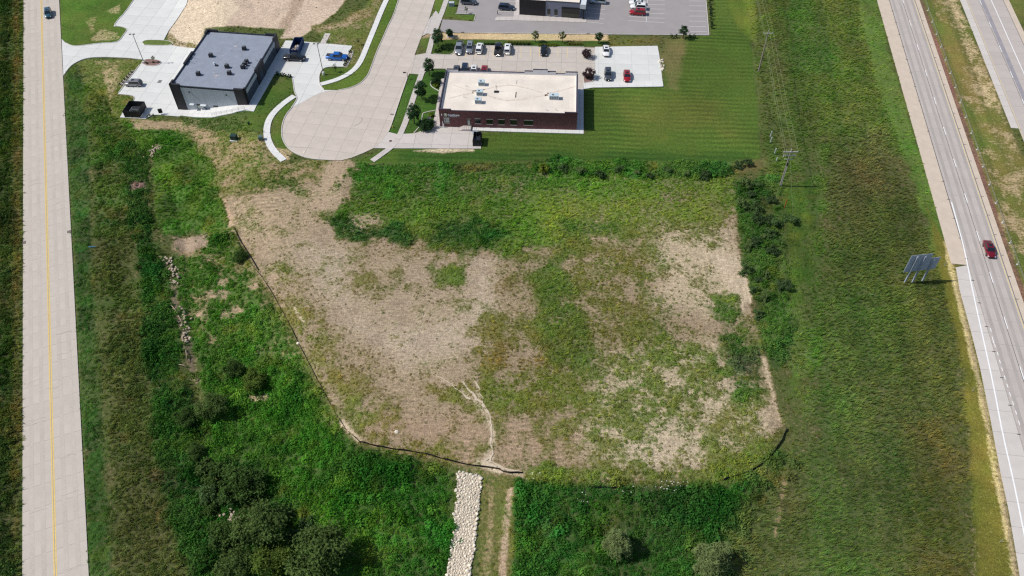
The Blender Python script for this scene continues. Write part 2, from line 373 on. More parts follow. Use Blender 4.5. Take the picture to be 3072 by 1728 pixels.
RS = [hp(Y0, 3.66), hp(Y0, 5.0), hp(Y1, 5.0), hp(Y1, 3.66)]
pave('median_stone_shoulder', RS, az_h, (12, 12), m_shoulder, gap=0, dz=.018, piece='gravel_sheet')
# southbound side
h2 = Line((2937, 0), (3035, 229.5)); az_2 = math.degrees(math.atan2(-h2.d.x, -h2.d.y))
hn2 = Vector((-h2.d.y, h2.d.x)); hn2 = hn2 if hn2.x > 0 else -hn2
def hp2(y, off): q = Vector(h2.at(y))+hn2*off; return (q.x, q.y)
SB = [hp2(100, -3.65), hp2(100, 6.9), hp2(Y1, 6.9), hp2(Y1, -3.65)]
off2 = Vector(h2.at(150)).dot(Vector((math.cos(az_2*D2R), -math.sin(az_2*D2R))))
pave('far_highway', SB, az_2, (6.1, 3.6), m_hwy, gap=.03, base=MATS['dark joint filler'], off=(0, off2))
LS2 = [hp2(G(3039, 390).y, -5.4), hp2(G(3039, 390).y, -3.7), hp2(Y1, -3.7), hp2(Y1, -5.4)]
pave('far_highway_shoulder', LS2, az_2, (4.6, 8), m_hshoulder, gap=.04, dz=.024)
RS2 = [hp2(150, 6.95), hp2(150, 8.6), hp2(Y1, 8.6), hp2(Y1, 6.95)]
pave('far_highway_stone_shoulder', RS2, az_2, (12, 12), m_shoulder, gap=0, dz=.018, piece='gravel_sheet')
m_htrack = mat('worn lane wheel track', alb((178, 170, 164)), .8, var=.07, scale=.2, fine=.06, fscale=3)
for c in (-2.75, -.95, .95, 2.7): strip('wheel_track', [hp(Y0, c), hp(Y1, c)], .7, m_htrack, .0345, hw, 6)
# markings
def dashes(P, y0, y1, off, ln, per, w, m, ph=0, parent=hw):
    y = y0+ph
    while y < y1:
        strip('lane_dash', [P(y, off), P(y+ln, off)], w, m, .038, parent); y += per
dashes(hp, 38, 290, .16, 3.0, 12.05, .17, m_white, 2.2)
strip('lane_seam', [hp(Y0, 0), hp(Y1, 0)], .1, m_seam, .036, hw)
strip('edge_seam', [hp(Y0, 3.62), hp(Y1, 3.62)], .13, m_seam, .037, hw)
strip('edge_seam', [hp(ye+3, -3.74), hp(Y1, -3.74)], .16, m_seam, .037, hw)
strip('edge_line', [hp(Y0, 3.3), hp(Y1, 3.3)], .13, m_pyellow, .038, hw)
WL = smooth_line(W2([(2700+1070*.1444, 500+740*.1444), (2700+1265*.1444, 709), (2900, 780), (2915, 860), (2946, 1000), (2980, 1153), (3007, 1300), (3040, 1440), (3072, 1600), (3096, 1728), (3150, 2000)]))
strip('edge_line', WL, .24, m_white, .04, hw, 1.5)
for a, b in (((2976, 1010), (2982, 1032)), ((2983.5, 1033), (2986, 1042)), ((2991.5, 1056), (2994.5, 1066)), ((2998, 1080), (3001, 1090)), ((3004, 1103), (3008, 1113)), ((3012.5, 1127), (3016, 1138)), ((2971, 985), (2974, 995)), ((3020, 1152), (3024, 1163)), ((3028, 1177), (3032, 1190)), ((3037, 1204), (3041, 1216)), ((3046, 1232), (3050, 1244)), ((3055, 1262), (3059, 1275))):
    strip('exit_dash', W2([a, b]), .14, m_white, .04, hw)
strip('lane_seam', [hp2(100, 0), hp2(Y1, 0)], .1, m_seam, .036, hw)
dashes(hp2, 140, 290, .16, 3.0, 12.05, .17, m_white, 7.3)
strip('edge_line', [hp2(100, 3.5), hp2(Y1, 3.5)], .2, m_white, .038, hw)
strip('edge_line', [hp2(100, -3.4), hp2(Y1, -3.4)], .1, m_pyellow, .038, hw)
strip('edge_seam', [hp2(100, 6.9), hp2(Y1, 6.9)], .12, m_seam, .037, hw)
strip('worn_wheel_track', [hp2(100, .85), hp2(Y1, .85)], 1.1, mat('worn wheel track', alb((160, 155, 160)), .8, var=.08, scale=.4), .034, hw)

for y in np.arange(70, 250, 6.1):
    if random.random() < .8: strip('joint_seal', [hp(y, -4.15), hp(y, -3.5)], .2, m_seam, .0395, hw)
    if random.random() < .8: strip('joint_seal', [hp(y+2, 3.6), hp(y+2, 4.2)], .16, m_seam, .0395, hw)
for k in range(26):
    al_, c_ = random.uniform(-70, 160), random.choice((-2.7, -2.5, 2.6, 2.8, 0.6))
    strip('sealed_crack', smooth_line([rp(al_+random.uniform(-.4, .4), c_-1.6), rp(al_, c_-.5), rp(al_+random.uniform(-.5, .5), c_+.4), rp(al_+random.uniform(-.3, .3), c_+1.5)]), .05, m_crack, .0385, road, .8)
# parking bays of the brick building
for x in (492, 636, 778, 920, 1210, 1350, 1495, 1637, 1778, 1922, 2068):
    strip('bay_line', W2(zD((x+8, 726), (x, 895))), .11, m_pyellow, .036, bp)
for x in (863, 1010, 1158, 1302): strip('bay_line', W2(zD((x, 1085), (x-3, 1180))), .11, m_pyellow, .036, bp)
for a, b in (((1895, 1130), (2040, 1132)), ((1900, 1112), (2035, 1114))): strip('bay_line', W2(zD(a, b)), .12, m_pyellow, .036, bp)
# asphalt lot bays
for y in (0, 85, 165, 248, 332): strip('bay_line', W2(zE((1000, y), (1312, y+6))), .11, m_pwhite, .036, al)
for y in (300,): strip('bay_line', W2(zE((655, y), (975, y+25))), .11, m_pwhite, .036, al)
strip('bay_line', W2(zE((640, 380), (1312, 418))), .11, m_pwhite, .036, al)
strip('bay_line', W2(zE((998, -60), (975, 400))), .11, m_pwhite, .0365, al)
for y in (-75, 18, 108, 203, 296, 390, 488, 578): strip('bay_line', W2(zE((1755+y*.02, y), (2048+y*.06, y+3))), .11, m_pwhite, .036, al)
for y in (90, 172, 255, 340, 425): strip('bay_line', W2(zE((-140, y-22), (235-y*.1, y+8))), .11, m_pwhite, .036, al)
for p in (((392, 140), (632, 155)), ((405, 60), (630, 68)), ((980, 175), (1245, 182)), ((1015, 15), (1275, 22))): strip('bay_line', W2(zD(*p)), .11, m_pwhite, .036, al)
# tyre scuff and a painted lamp shadow in the turning circle
st = bpy.data.objects['street']
strip('tyre_mark', smooth_line(W2(z2((760, 1095), (800, 1080), (825, 1055), (832, 1035), (822, 1022)))), .13, m_scuff_shadow, .036, st, .5)
strip('lamp_shadow', W2(z2((215, 1280), (410, 1282))), .07, m_scuff_shadow, .036, st)  # shadow of a street lamp, painted as a dark strip

# kerbs
def kb(name, pts, it=1): kerb(name, smooth_line(W2(pts), it), m_kerb)
kb('street_kerb', z2((1230, -250), (1145, 0), (1100, 140), (1060, 215), (1010, 330), (960, 440), (905, 590), (880, 655), (830, 712), (770, 750), (690, 774), (625, 783)))
kb('turning_circle_kerb', z2((225, 930), (165, 1000), (135, 1080), (128, 1160), (140, 1220), (180, 1285), (240, 1330), (330, 1368), (420, 1385), (560, 1392)))
kb('street_kerb', z2((1060, 1145), (1090, 1070), (1140, 920), (1180, 800), (1225, 670)))
kb('lot_kerb', z2((500, 783), (460, 735), (456, 690), (458, 655), (472, 620), (500, 590), (560, 580), (663, 582)))
kb('lot_kerb', z2((216, 935), (262, 870), (262, 840), (240, 800), (230, 720), (222, 680)))
kb('lot_kerb', z1((565, 370), (610, 392), (650, 397), (720, 390), (850, 372), (985, 367), (1030, 347), (1060, 302), (1097, 250), (1050, 230), (973, 224), (1020, 162), (1075, 107), (1150, -3)))
kb('lot_kerb', z1((552, 640), (600, 573), (650, 538), (720, 506), (800, 493), (900, 490), (1100, 498), (1230, 513)))
kb('lot_kerb', z1((1198, 560), (1020, 795)), 0)
kb('lot_kerb', z1((1015, 808), (1140, 820), (1156, 838), (1150, 862)))
kb('parking_kerb', zD((0, 838), (240, 852), (305, 828), (328, 785), (342, 700)))
kb('parking_kerb', zD((342, 702), (1000, 711), (1600, 721), (2330, 733)), 0)
kb('asphalt_lot_kerb', z3((2480, -60), (2484, 0), (2510, 303), (2300, 301), (1640, 296), (900, 288), (330, 280)), 0)
kb('asphalt_lot_kerb', z3((492, 184), (507, 123), (332, 118)), 0)
kb('bed_kerb', zF((535, 240), (505, 275), (515, 320), (560, 360), (650, 408)))
kb('bed_kerb', zF((595, 732), (400, 772), (375, 800), (362, 900), (350, 980), (230, 1115)))
RIP = W2(zR((330, 75), (480, 95), (620, 120), (640, 270), (610, 380), (615, 500), (575, 650), (570, 800), (560, 930), (550, 1100), (520, 1240), (495, 1330), (490, 1449), (480, 1800), (150, 1800), (185, 1380), (215, 1250), (225, 1150), (240, 1030), (260, 900), (285, 780), (275, 650), (300, 500), (330, 430), (300, 330), (340, 200), (310, 170)))

# ---------------------------------------------------------------- the ground sheet
STEP = .42
xs = np.concatenate([[-3000, -1200, -600, -380, -260, -200], np.arange(-172, 172, STEP), [200, 260, 380, 600, 1200, 3000]])
ys = np.concatenate([[-900, -400, -150, -40, 10, 32], np.arange(42, 246, STEP), [262, 300, 380, 520, 900, 1800, 4000]])
X, Y = np.meshgrid(xs, ys); nx, ny = len(xs), len(ys); X = X.ravel(); Y = Y.ravel()
TZ = T(X, Y); Z0 = TZ.copy()
V3 = np.stack([X, Y, TZ-CAM_H], 1); dep = V3 @ _fw
PX = 1536+F_PX*(V3 @ _r2)/np.maximum(dep, 1); PY = 864-F_PX*(V3 @ _u2)/np.maximum(dep, 1)
inview = ((PX > -230) & (PX < 3300) & (PY > -160) & (PY < 1950) & (dep > 0)).astype(float)
n40 = vnoise(X, Y, 38, 1); n15 = vnoise(X, Y, 14, 2)*.7+vnoise(X, Y, 6, 12)*.3
n6 = vnoise(X, Y, 6, 3)*.65+vnoise(X, Y, 2.7, 13)*.35; n2 = vnoise(X, Y, 2.1, 4)*.6+vnoise(X, Y, 1.05, 14)*.4; n1 = vnoise(X, Y, .9, 5)
nv = X.size
A = dict(cover=np.full(nv, .93), w=np.zeros(nv), g=np.full(nv, .6), s=np.zeros(nv), b=np.zeros(nv), h=np.full(nv, .45), stripe=np.zeros(nv), rough=np.full(nv, .3), hue=np.full(nv, .5))
VEG = np.tile(np.array(lin((84, 100, 46))), (nv, 1)); SOIL = np.tile(np.array(lin((172, 150, 120))), (nv, 1))
def paint(poly, soft=1.0, namp=1.5, veg=None, soil=None, f=1.0, px=True, **kw):
    P = W2(poly) if px else poly
    sd = sdist(P, X, Y, soft+namp*2+1)
    m = sst(-soft, soft, sd+(n6-.5)*2*namp+(n2-.5)*namp)*f
    ok = m > 0
    if not ok.any(): return
    mm = m[ok][:, None]
    if veg is not None: VEG[ok] = VEG[ok]*(1-mm)+np.array(lin(veg))*mm
    if soil is not None: SOIL[ok] = SOIL[ok]*(1-mm)+np.array(lin(soil))*mm
    for k, v in kw.items(): A[k][ok] = A[k][ok]*(1-m[ok])+v*m[ok]
def band(pts, width, **kw): paint(ribbon(smooth_line(W2(pts), 1), width), px=False, **kw)

# left of the road
paint(fz((-300, -250), (62, -250), (60, 0), (57, 700), (60, 1449), (62, 1750), (-300, 1750)), .4, .2, veg=(74, 98, 42), g=2.2, w=1.2, h=.6, cover=1)
band(fz((40, -100), (42, 400), (40, 700), (42, 1000), (34, 1449), (30, 1700)), 1.6, soft=.8, namp=.8, veg=(106, 98, 54), f=.6)
band(fz((14, -100), (10, 1000), (4, 1700)), 3.0, soft=1.2, namp=1.5, veg=(44, 66, 30), f=.8, w=2, h=1.0)
# right verge and the tall band
paint(fz((160, 170), (185, 160), (215, 190), (225, 300), (230, 440), (232, 600), (245, 800), (258, 1000), (275, 1250), (292, 1449), (305, 1700), (215, 1700), (220, 1449), (205, 1100), (196, 900), (180, 600), (170, 440), (162, 300)), 1.0, 1.2, veg=(62, 96, 40), g=0, w=2.6, h=.3, cover=1, rough=.5)
paint(fz((210, 170), (330, 250), (372, 330), (385, 600), (236, 600), (226, 300)), 1.0, 1.2, veg=(72, 100, 40), w=1.6, g=1.2, h=.65, cover=.95)
paint(fz((234, 590), (330, 590), (352, 800), (385, 1000), (445, 1250), (530, 1449), (570, 1750), (305, 1750), (292, 1449), (264, 1000), (247, 800)), 2.5, 3.0, veg=(78, 94, 46), g=2.8, w=1.4, h=.7, cover=1, hue=.2)
paint(fz((245, 330), (385, 380), (388, 600), (425, 640), (445, 760), (465, 960), (520, 1050), (560, 1449), (590, 1750), (500, 1750), (470, 1449), (400, 1200), (385, 1000), (335, 640), (322, 450)), 1, 1.5, veg=(54, 92, 38), w=3.2, g=.6, b=.12, h=1.0, cover=1)
paint(fz((300, 305), (520, 340), (560, 470), (600, 600), (640, 690), (560, 660), (480, 590), (420, 600), (385, 560), (380, 400), (330, 340)), 1, 1.2, veg=(80, 122, 42), w=1.5, g=1.6, h=.6, cover=.97)
paint(fz((420, 590), (560, 590), (640, 690), (720, 800), (790, 960), (640, 960), (500, 900), (440, 760)), 1, 1.5, veg=(70, 112, 40), w=2.4, g=.5, h=.7, cover=.8, rough=.9)
paint(fz((490, 860), (640, 860), (800, 970), (870, 1090), (905, 1120), (1125, 1160), (1152, 1449), (1152, 1750), (560, 1750), (560, 1449), (520, 1080)), 1, 1.5, veg=(62, 106, 36), w=3.6, g=0, b=.16, h=.8, cover=1)
paint(fz((560, 1160), (640, 1150), (800, 1330), (1000, 1449), (1000, 1750), (500, 1750), (510, 1250)), 1.5, 2, veg=(48, 88, 34), w=3, b=.2, f=.8)
paint(fz((930, 1140), (1150, 1190), (1150, 1750), (1020, 1750), (980, 1449)), 2, 2.5, veg=(46, 94, 32), f=.8)
paint(fz((1290, 1200), (1830, 1222), (1960, 1120), (1995, 1180), (1890, 1300), (1830, 1449), (1830, 1750), (1275, 1750)), 1, 1.5, veg=(50, 92, 36), w=3.6, g=0, b=.18, h=.8, cover=1, rough=.5)
paint(fz((1205, 1185), (1292, 1195), (1285, 1449), (1275, 1750), (1185, 1750), (1205, 1449)), .5, .5, veg=(104, 108, 54), soil=(158, 138, 104), g=1.0, w=.2, b=0, h=.28, cover=.72, rough=.8)
band(fz((1285, 1225), (1275, 1300), (1266, 1400), (1262, 1500), (1255, 1700)), 1.0, soft=.35, namp=.3, soil=(186, 164, 140), cover=.1, g=0, w=0, s=0)
band(fz((1236, 1230), (1232, 1330), (1224, 1449), (1215, 1700)), .8, soft=.4, namp=.5, soil=(176, 156, 122), cover=.4, g=.4)
# disturbed ground north of the field
paint(fz((300, 300), (520, 292), (640, 330), (680, 400), (720, 415), (860, 400), (840, 445), (720, 490), (560, 500), (530, 400), (470, 335)), 1, 2.0, veg=(104, 120, 54), soil=(176, 154, 124), cover=.55, s=3.0, w=.3, g=.5, h=.4, rough=1.2)
paint(fz((330, 300), (500, 305), (520, 322), (340, 325)), .6, 1, soil=(172, 152, 124), cover=.2, s=2, w=0, g=.2, h=.3)
paint(fz((440, 295), (660, 270), (700, 240), (735, 215), (740, 240), (680, 300), (690, 340), (640, 330), (520, 330)), .8, 1, veg=(72, 98, 40), cover=.9, g=1.2, h=.35, w=.3)
paint(fz((600, 350), (680, 345), (690, 400), (640, 420), (560, 400)), 1, 1.5, cover=.4, s=3)
# the field
FIELD = fz((556, 488), (600, 600), (645, 685), (722, 800), (752, 870), (802, 962), (862, 1072), (904, 1112), (962, 1127), (1062, 1140), (1132, 1162), (1200, 1176), (1270, 1192), (1320, 1205), (1500, 1215), (1700, 1205), (1832, 1178), (1902, 1136), (1968, 1072), (1962, 1040), (1930, 900), (1890, 760), (1862, 650), (1852, 580), (1862, 500), (1840, 430), (1600, 425), (1340, 415), (1050, 412), (900, 410), (862, 405), (838, 440), (700, 480), (600, 492))
paint(FIELD, .5, .5, veg=(110, 108, 58), soil=(168, 150, 126), cover=.40, s=3.2, w=0, g=0, b=0, h=.34, rough=1.15)
paint(fz((600, 520), (760, 500), (850, 560), (900, 640), (1150, 640), (1240, 700), (1250, 850), (1180, 930), (1000, 960), (880, 860), (760, 760), (640, 640)), 6, 4, soil=(173, 156, 134), cover=.17, s=2.0)
paint(fz((760, 600), (870, 640), (860, 740), (960, 830), (1200, 800), (1210, 860), (1020, 920), (860, 820), (800, 700)), 4, 3.5, soil=(184, 169, 149), cover=.10, s=1.0)
paint(fz((1180, 640), (1250, 650), (1240, 800), (1180, 800)), 3, 3, soil=(184, 169, 149), cover=.12, s=1)
paint(fz((930, 1030), (1230, 1045), (1450, 1060), (1520, 1110), (1450, 1180), (1270, 1185), (1000, 1125), (930, 1090)), 4, 3, soil=(168, 146, 124), cover=.24, s=2.0)
paint(fz((620, 620), (730, 690), (810, 830), (900, 1000), (1000, 1060), (1130, 1140), (960, 1122), (862, 1068), (740, 850), (660, 700)), 3.5, 3, veg=(118, 124, 56), cover=.58, s=4.5, h=.45, rough=1.3, w=.15)
paint(fz((560, 490), (640, 480), (760, 470), (850, 440), (860, 520), (800, 600), (640, 620), (600, 590)), 3, 3, soil=(180, 161, 136), veg=(112, 116, 60), cover=.38, s=2.5)
paint(fz((610, 450), (740, 445), (740, 480), (640, 490), (600, 480)), 2, 2, veg=(88, 112, 46), cover=.72, s=2, w=.8, g=.6, h=.5)
paint(fz((830, 405), (880, 405), (860, 460), (860, 520), (820, 530), (770, 520), (810, 460)), 1.2, 1.4, soil=(184, 164, 140), cover=.15, s=1, w=0, g=0)
# green top of the field
paint(fz((880, 430), (1340, 420), (1850, 440), (1858, 540), (1720, 585), (1450, 610), (1260, 645), (1090, 632), (1070, 600), (960, 610), (850, 585), (815, 548), (865, 500)), 2.0, 2.6, veg=(92, 124, 46), cover=.92, w=1.0, s=2.0, g=1.2, h=.6, rough=.7)
paint(fz((880, 430), (1400, 425), (1500, 470), (1300, 500), (1000, 520), (880, 500)), 4, 4, veg=(74, 116, 44), w=2.0, f=.8)
paint(fz((1300, 480), (1840, 470), (1850, 560), (1640, 590), (1380, 590)), 6, 5, veg=(112, 130, 50), cover=.78, w=.4, g=1, f=.8, h=.5)
paint(fz((1085, 560), (1200, 545), (1280, 590), (1230, 632), (1120, 630), (1075, 605)), 2, 2, veg=(52, 94, 44), w=3.0, cover=1, h=.8, f=.85)
paint(fz((815, 548), (860, 545), (900, 575), (1000, 560), (1050, 590), (1030, 615), (930, 608), (850, 590)), 1.5, 2, veg=(52, 94, 46), w=3.0, cover=1, h=.8, f=.85)
paint(fz((880, 545), (960, 535), (970, 570), (900, 580)), 1.5, 2, soil=(190, 170, 146), cover=.3, w=.5, f=.8)
paint(fz((1420, 560), (1560, 555), (1560, 585), (1430, 590)), 2, 2, veg=(70, 106, 44), w=2, f=.8)
# middle and right of the field
paint(fz((1290, 680), (1500, 600), (1680, 570), (1740, 640), (1700, 760), (1740, 880), (1640, 980), (1500, 1060), (1380, 1065), (1200, 1000), (1190, 900), (1230, 830), (1320, 790)), 5, 4.5, veg=(104, 112, 50), cover=.68, s=4.0, w=.3, g=.4, h=.45, rough=1.1)
paint(fz((1220, 830), (1330, 820), (1450, 880), (1420, 970), (1230, 970)), 4, 4, veg=(122, 114, 56), cover=.68, f=.75)
paint(fz((1340, 660), (1420, 640), (1450, 780), (1510, 900), (1490, 970), (1400, 900), (1360, 780)), 2.5, 2.6, veg=(84, 112, 44), cover=.88, w=1.1, f=.75, h=.5)
paint(fz((1210, 950), (1330, 930), (1480, 960), (1530, 1040), (1380, 1060), (1240, 1010)), 2.5, 2.5, veg=(108, 122, 48), cover=.8, s=4, w=.6)
paint(fz((1650, 570), (1850, 580), (1890, 760), (1800, 800), (1640, 760)), 4, 4, soil=(196, 180, 154), veg=(108, 116, 60), cover=.42, s=3.5, rough=1.4)
paint(fz((1790, 640), (1862, 640), (1888, 770), (1850, 800)), 2, 2, soil=(204, 187, 163), cover=.14, s=1.5)
paint(fz((1510, 880), (1800, 860), (1920, 1000), (1965, 1070), (1890, 1140), (1800, 1190), (1480, 1190), (1460, 1080)), 4, 3.5, soil=(198, 182, 156), veg=(108, 122, 56), cover=.46, s=4.5, w=.5, h=.5, rough=1.5)
paint(fz((1560, 1080), (1760, 1090), (1800, 1180), (1540, 1185)), 3, 3, soil=(200, 184, 160), cover=.34, w=.35)
paint(fz((1790, 755), (1850, 750), (1870, 850), (1920, 900), (1920, 985), (1860, 1010), (1810, 950), (1815, 850)), 2, 2.2, veg=(80, 114, 46), cover=.92, w=1.8, s=2, h=.7)
paint(fz((1830, 890), (1910, 890), (1905, 940), (1850, 945)), 1.5, 1.5, veg=(110, 104, 78), f=.6)
paint(fz((1060, 662), (1170, 670), (1160, 725), (1090, 715)), 2, 2, veg=(98, 120, 46), cover=.8, s=3, w=.7, h=.45)
paint(fz((890, 680), (930, 680), (930, 720), (880, 715)), 2, 2, veg=(112, 118, 58), cover=.6, s=3)
paint(fz((990, 700), (1050, 700), (1040, 745), (1000, 740)), 2, 2, veg=(112, 118, 58), cover=.6, s=3)
paint(fz((1070, 970), (1180, 975), (1180, 1030), (1080, 1020)), 2, 2, veg=(116, 122, 54), cover=.66, s=4)
paint(fz((1320, 1168), (1420, 1175), (1520, 1180), (1700, 1180), (1830, 1160), (1900, 1120), (1950, 1085), (1960, 1100), (1900, 1160), (1840, 1205), (1700, 1215), (1500, 1222), (1330, 1205)), 1.2, 1.5, veg=(104, 122, 50), cover=.9, s=4, w=1.4, h=.55)
paint(fz((930, 1095), (1130, 1125), (1128, 1158), (1000, 1135)), 1, 1, veg=(116, 122, 54), cover=.75, s=4, w=.6, h=.5)
# gully down the middle and bare edges
for p, wd in ((fz((1165, 985), (1190, 1005), (1205, 1030)), .5), (fz((1192, 945), (1200, 985), (1215, 1030), (1228, 1062), (1240, 1085)), .55), (fz((1240, 1085), (1238, 1110), (1233, 1135), (1232, 1150)), .7), (fz((1232, 1148), (1222, 1168), (1262, 1188)), 1.6), (fz((1100, 950), (1165, 985)), .4), (fz((1200, 1165), (1275, 1190), (1320, 1194)), 1.2)):
    band(p, wd*.6 if wd > 1 else wd*.5, soft=.4, namp=.7, f=.9 if wd > 1 else .55, soil=(220, 205, 182), cover=.02, s=0, g=0, w=0)
band(fz((858, 1062), (905, 1112)), .9, soft=.4, namp=.4, soil=(216, 198, 170), cover=.05, s=.3)
band(fz((562, 500), (578, 540), (585, 570)), 1.0, soft=.3, namp=.2, soil=(196, 170, 144), cover=.05, s=0)
band(fz((740, 775), (765, 812)), .5, soft=.3, namp=.3, soil=(214, 200, 178), cover=.05, s=0)
band(fz((1872, 700), (1890, 765)), 1.2, soft=.4, namp=.5, soil=(218, 200, 176), cover=.05, s=.5)
band(fz((1920, 900), (1962, 1060)), .8, soft=.5, namp=.6, soil=(206, 188, 160), cover=.2, s=1)
# ditch bed
for p, wd, so in ((fz((395, 365), (376, 400), (372, 470), (378, 540)), .9, (92, 78, 62)), (fz((405, 640), (432, 700), (440, 770), (470, 850), (480, 930), (500, 960)), 1.1, (156, 140, 120)), (fz((430, 700), (450, 790), (480, 880), (490, 950)), 1.0, (120, 108, 92))):
    band(p, wd, soft=.5, namp=1.0, soil=so, cover=.25, w=1.0, g=.3, s=.5, b=.05)
paint(fz((425, 590), (520, 585), (520, 620), (480, 645), (430, 630)), .8, 1.2, soil=(176, 156, 136), cover=.25, s=2, w=.2, g=.3, h=.35)
paint(fz((330, 462), (365, 455), (365, 475), (330, 480)), .5, .5, soil=(150, 134, 124), veg=(128, 114, 104), cover=.5, w=.5)
for c in ((570, 790), (560, 740), (640, 720), (560, 710), (690, 700), (650, 880), (600, 780), (500, 790), (530, 740), (660, 1000), (640, 1005)):
    paint(fz((c[0]-12, c[1]-9), (c[0]+12, c[1]-7), (c[0]+10, c[1]+10), (c[0]-10, c[1]+9)), .6, .8, soil=(178, 156, 132), cover=.2, w=.3, s=1.5, g=0)
# lawns
LAWN = fz((905, 402), (960, 380), (1000, 372), (1212, 372), (1212, 335), (1475, 335), (1470, 222), (1670, 220), (1668, 100), (1790, 88), (1800, -60), (1862, -60), (1885, 90), (1905, 240), (1915, 400), (1840, 430), (1600, 412), (1340, 402), (1050, 412), (900, 412))
paint(LAWN, .6, .4, veg=(88, 112, 44), cover=1, g=0, w=0, s=0, h=.1, stripe=1, rough=.15)
paint(fz((1560, 240), (1800, 250), (1820, 330), (1600, 340)), 5, 5, veg=(106, 112, 50), f=.7)
paint(fz((1000, 380), (1900, 390), (1880, 418), (1340, 405), (1000, 408)), 2, 2, veg=(56, 92, 34), f=.75)
paint(fz((1660, 95), (1720, 98), (1715, 160), (1705, 225), (1672, 222)), 1, 1.4, veg=(140, 128, 84), f=.6, stripe=0)
paint(fz((1530, 92), (1668, 92), (1660, 115), (1530, 116)), .5, .8, veg=(104, 108, 52), stripe=0)
paint(fz((1800, -60), (1895, -60), (1900, 95), (1870, 90)), 1, 1, veg=(102, 122, 46), stripe=.4, cover=1)
paint(fz((1868, -60), (1895, -60), (1905, 110), (1880, 100)), .8, .8, veg=(116, 142, 46), stripe=0, f=.7)
paint(fz((1820, 415), (1930, 395), (1925, 425), (1850, 435)), 1, 1, veg=(134, 124, 74), f=.7)
paint(fz((1130, 372), (1190, 372), (1190, 380), (1120, 384), (1040, 380)), .4, .6, soil=(214, 198, 172), cover=.3)
# strip between the two lots, verges round the buildings
paint(z3((130, 278), (1640, 295), (1638, 352), (900, 345), (330, 335), (160, 345)), .3, .2, veg=(206, 184, 138), soil=(210, 190, 150), cover=.35, g=0, s=0, w=0, stripe=0, rough=.1)
paint(z3((160, 345), (330, 335), (900, 345), (1640, 352), (1640, 392), (900, 402), (330, 405), (320, 465), (130, 468)), .3, .3, veg=(70, 96, 36), cover=1, g=0, s=0, stripe=.4)
paint(z2((1250, 610), (1330, 605), (1290, 760), (1230, 930), (1160, 1165), (1060, 1148), (1140, 930), (1190, 800)), .3, .2, veg=(72, 104, 40), cover=1, g=0, s=0, stripe=0)
paint(z2((1400, 595), (1570, 600), (1500, 1000), (1450, 1110), (1200, 1165), (1250, 1020), (1350, 700)), .3, .2, veg=(68, 102, 38), cover=1, g=0, s=0, stripe=.5)
paint(z2((1330, 350), (1400, 300), (1440, 300), (1385, 465)), .2, .2, veg=(96, 112, 52), cover=.95, g=0, s=0)
paint(z2((1380, 290), (1430, 285), (1430, 320), (1350, 330)), .3, .3, veg=(168, 146, 116), cover=.6)
paint(z2((1450, 0), (1455, 60), (1500, 125), (1540, 0), (1570, -100), (1470, -100)), .2, .2, veg=(92, 118, 46), cover=1, g=0)
paint(z2((1590, 0), (1650, 0), (1640, 110), (1810, 125), (1800, 175), (1540, 140)), .2, .2, veg=(84, 110, 44), cover=.95, g=0)
paint(z2((1090, -60), (1250, -250), (1145, 0), (1010, 330), (905, 590), (830, 712), (690, 774), (500, 782), (470, 745), (640, 700), (760, 620), (860, 440), (960, 220)), .3, .3, veg=(98, 122, 48), cover=.97, g=.2, h=.2, s=0, stripe=.4)
paint(z2((940, -60), (1030, -60), (1000, 60), (880, 360), (800, 540), (720, 620), (600, 670), (470, 720), (460, 640), (560, 590), (670, 585), (745, 400), (560, 380), (420, 270), (600, 200), (800, 120)), .5, .8, veg=(104, 116, 50), soil=(176, 156, 126), cover=.75, g=.7, s=1, h=.28, rough=.9)
paint(z2((460, 640), (500, 592), (660, 585), (760, 600), (640, 680), (480, 715)), .3, .2, veg=(88, 116, 44), cover=1, g=0, s=0)
paint(z2((20, 760), (215, 690), (230, 800), (60, 940), (-60, 1150), (-200, 1100), (-130, 960)), .5, .4, veg=(84, 106, 44), cover=.95, g=.4, h=.22)
paint(z2((250, 850), (262, 870), (165, 1000), (130, 1150), (180, 1285), (200, 1340), (110, 1300), (40, 1180), (60, 1040), (150, 920)), .3, .3, veg=(96, 118, 48), cover=.95, g=.3, h=.2)
paint(zM((1030, 1030), (1300, 1080), (1400, 1120), (1340, 1300), (1250, 1290), (1080, 1130)), .4, .5, soil=(198, 174, 142), cover=.35, s=1)
# bare pad at the top
PAD = z1((1600, -150), (2760, -150), (3000, -50), (2900, 100), (2700, 240), (2560, 330), (2400, 330), (2450, 250), (1760, 240), (1700, 415), (1480, 390), (1450, 330), (1440, 260), (1510, 180))
paint(PAD, .5, .7, soil=(208, 188, 170), cover=.03, g=0, s=.25, h=.2, rough=.5)
paint(z1((1530, 40), (1900, -100), (2050, 60), (1900, 230), (1700, 400), (1480, 370), (1440, 270)), 1, 1.2, soil=(222, 206, 182), f=.75)
paint(z1((1460, 270), (1520, 340), (1700, 395), (1690, 412), (1500, 385), (1440, 320)), .3, .6, cover=.55, veg=(120, 112, 60), s=2)
band(z2((290, -40), (250, 60), (190, 170), (140, 290)), 3.0, soft=.8, namp=1.0, soil=(168, 146, 130), f=.75)
paint(z2((640, 180), (760, 100), (900, 60), (960, -60), (1000, -60), (900, 140), (700, 240), (430, 290), (400, 230)), .8, 1.5, veg=(120, 118, 60), soil=(190, 168, 142), cover=.5, s=2.5, g=.3, h=.3, rough=1)
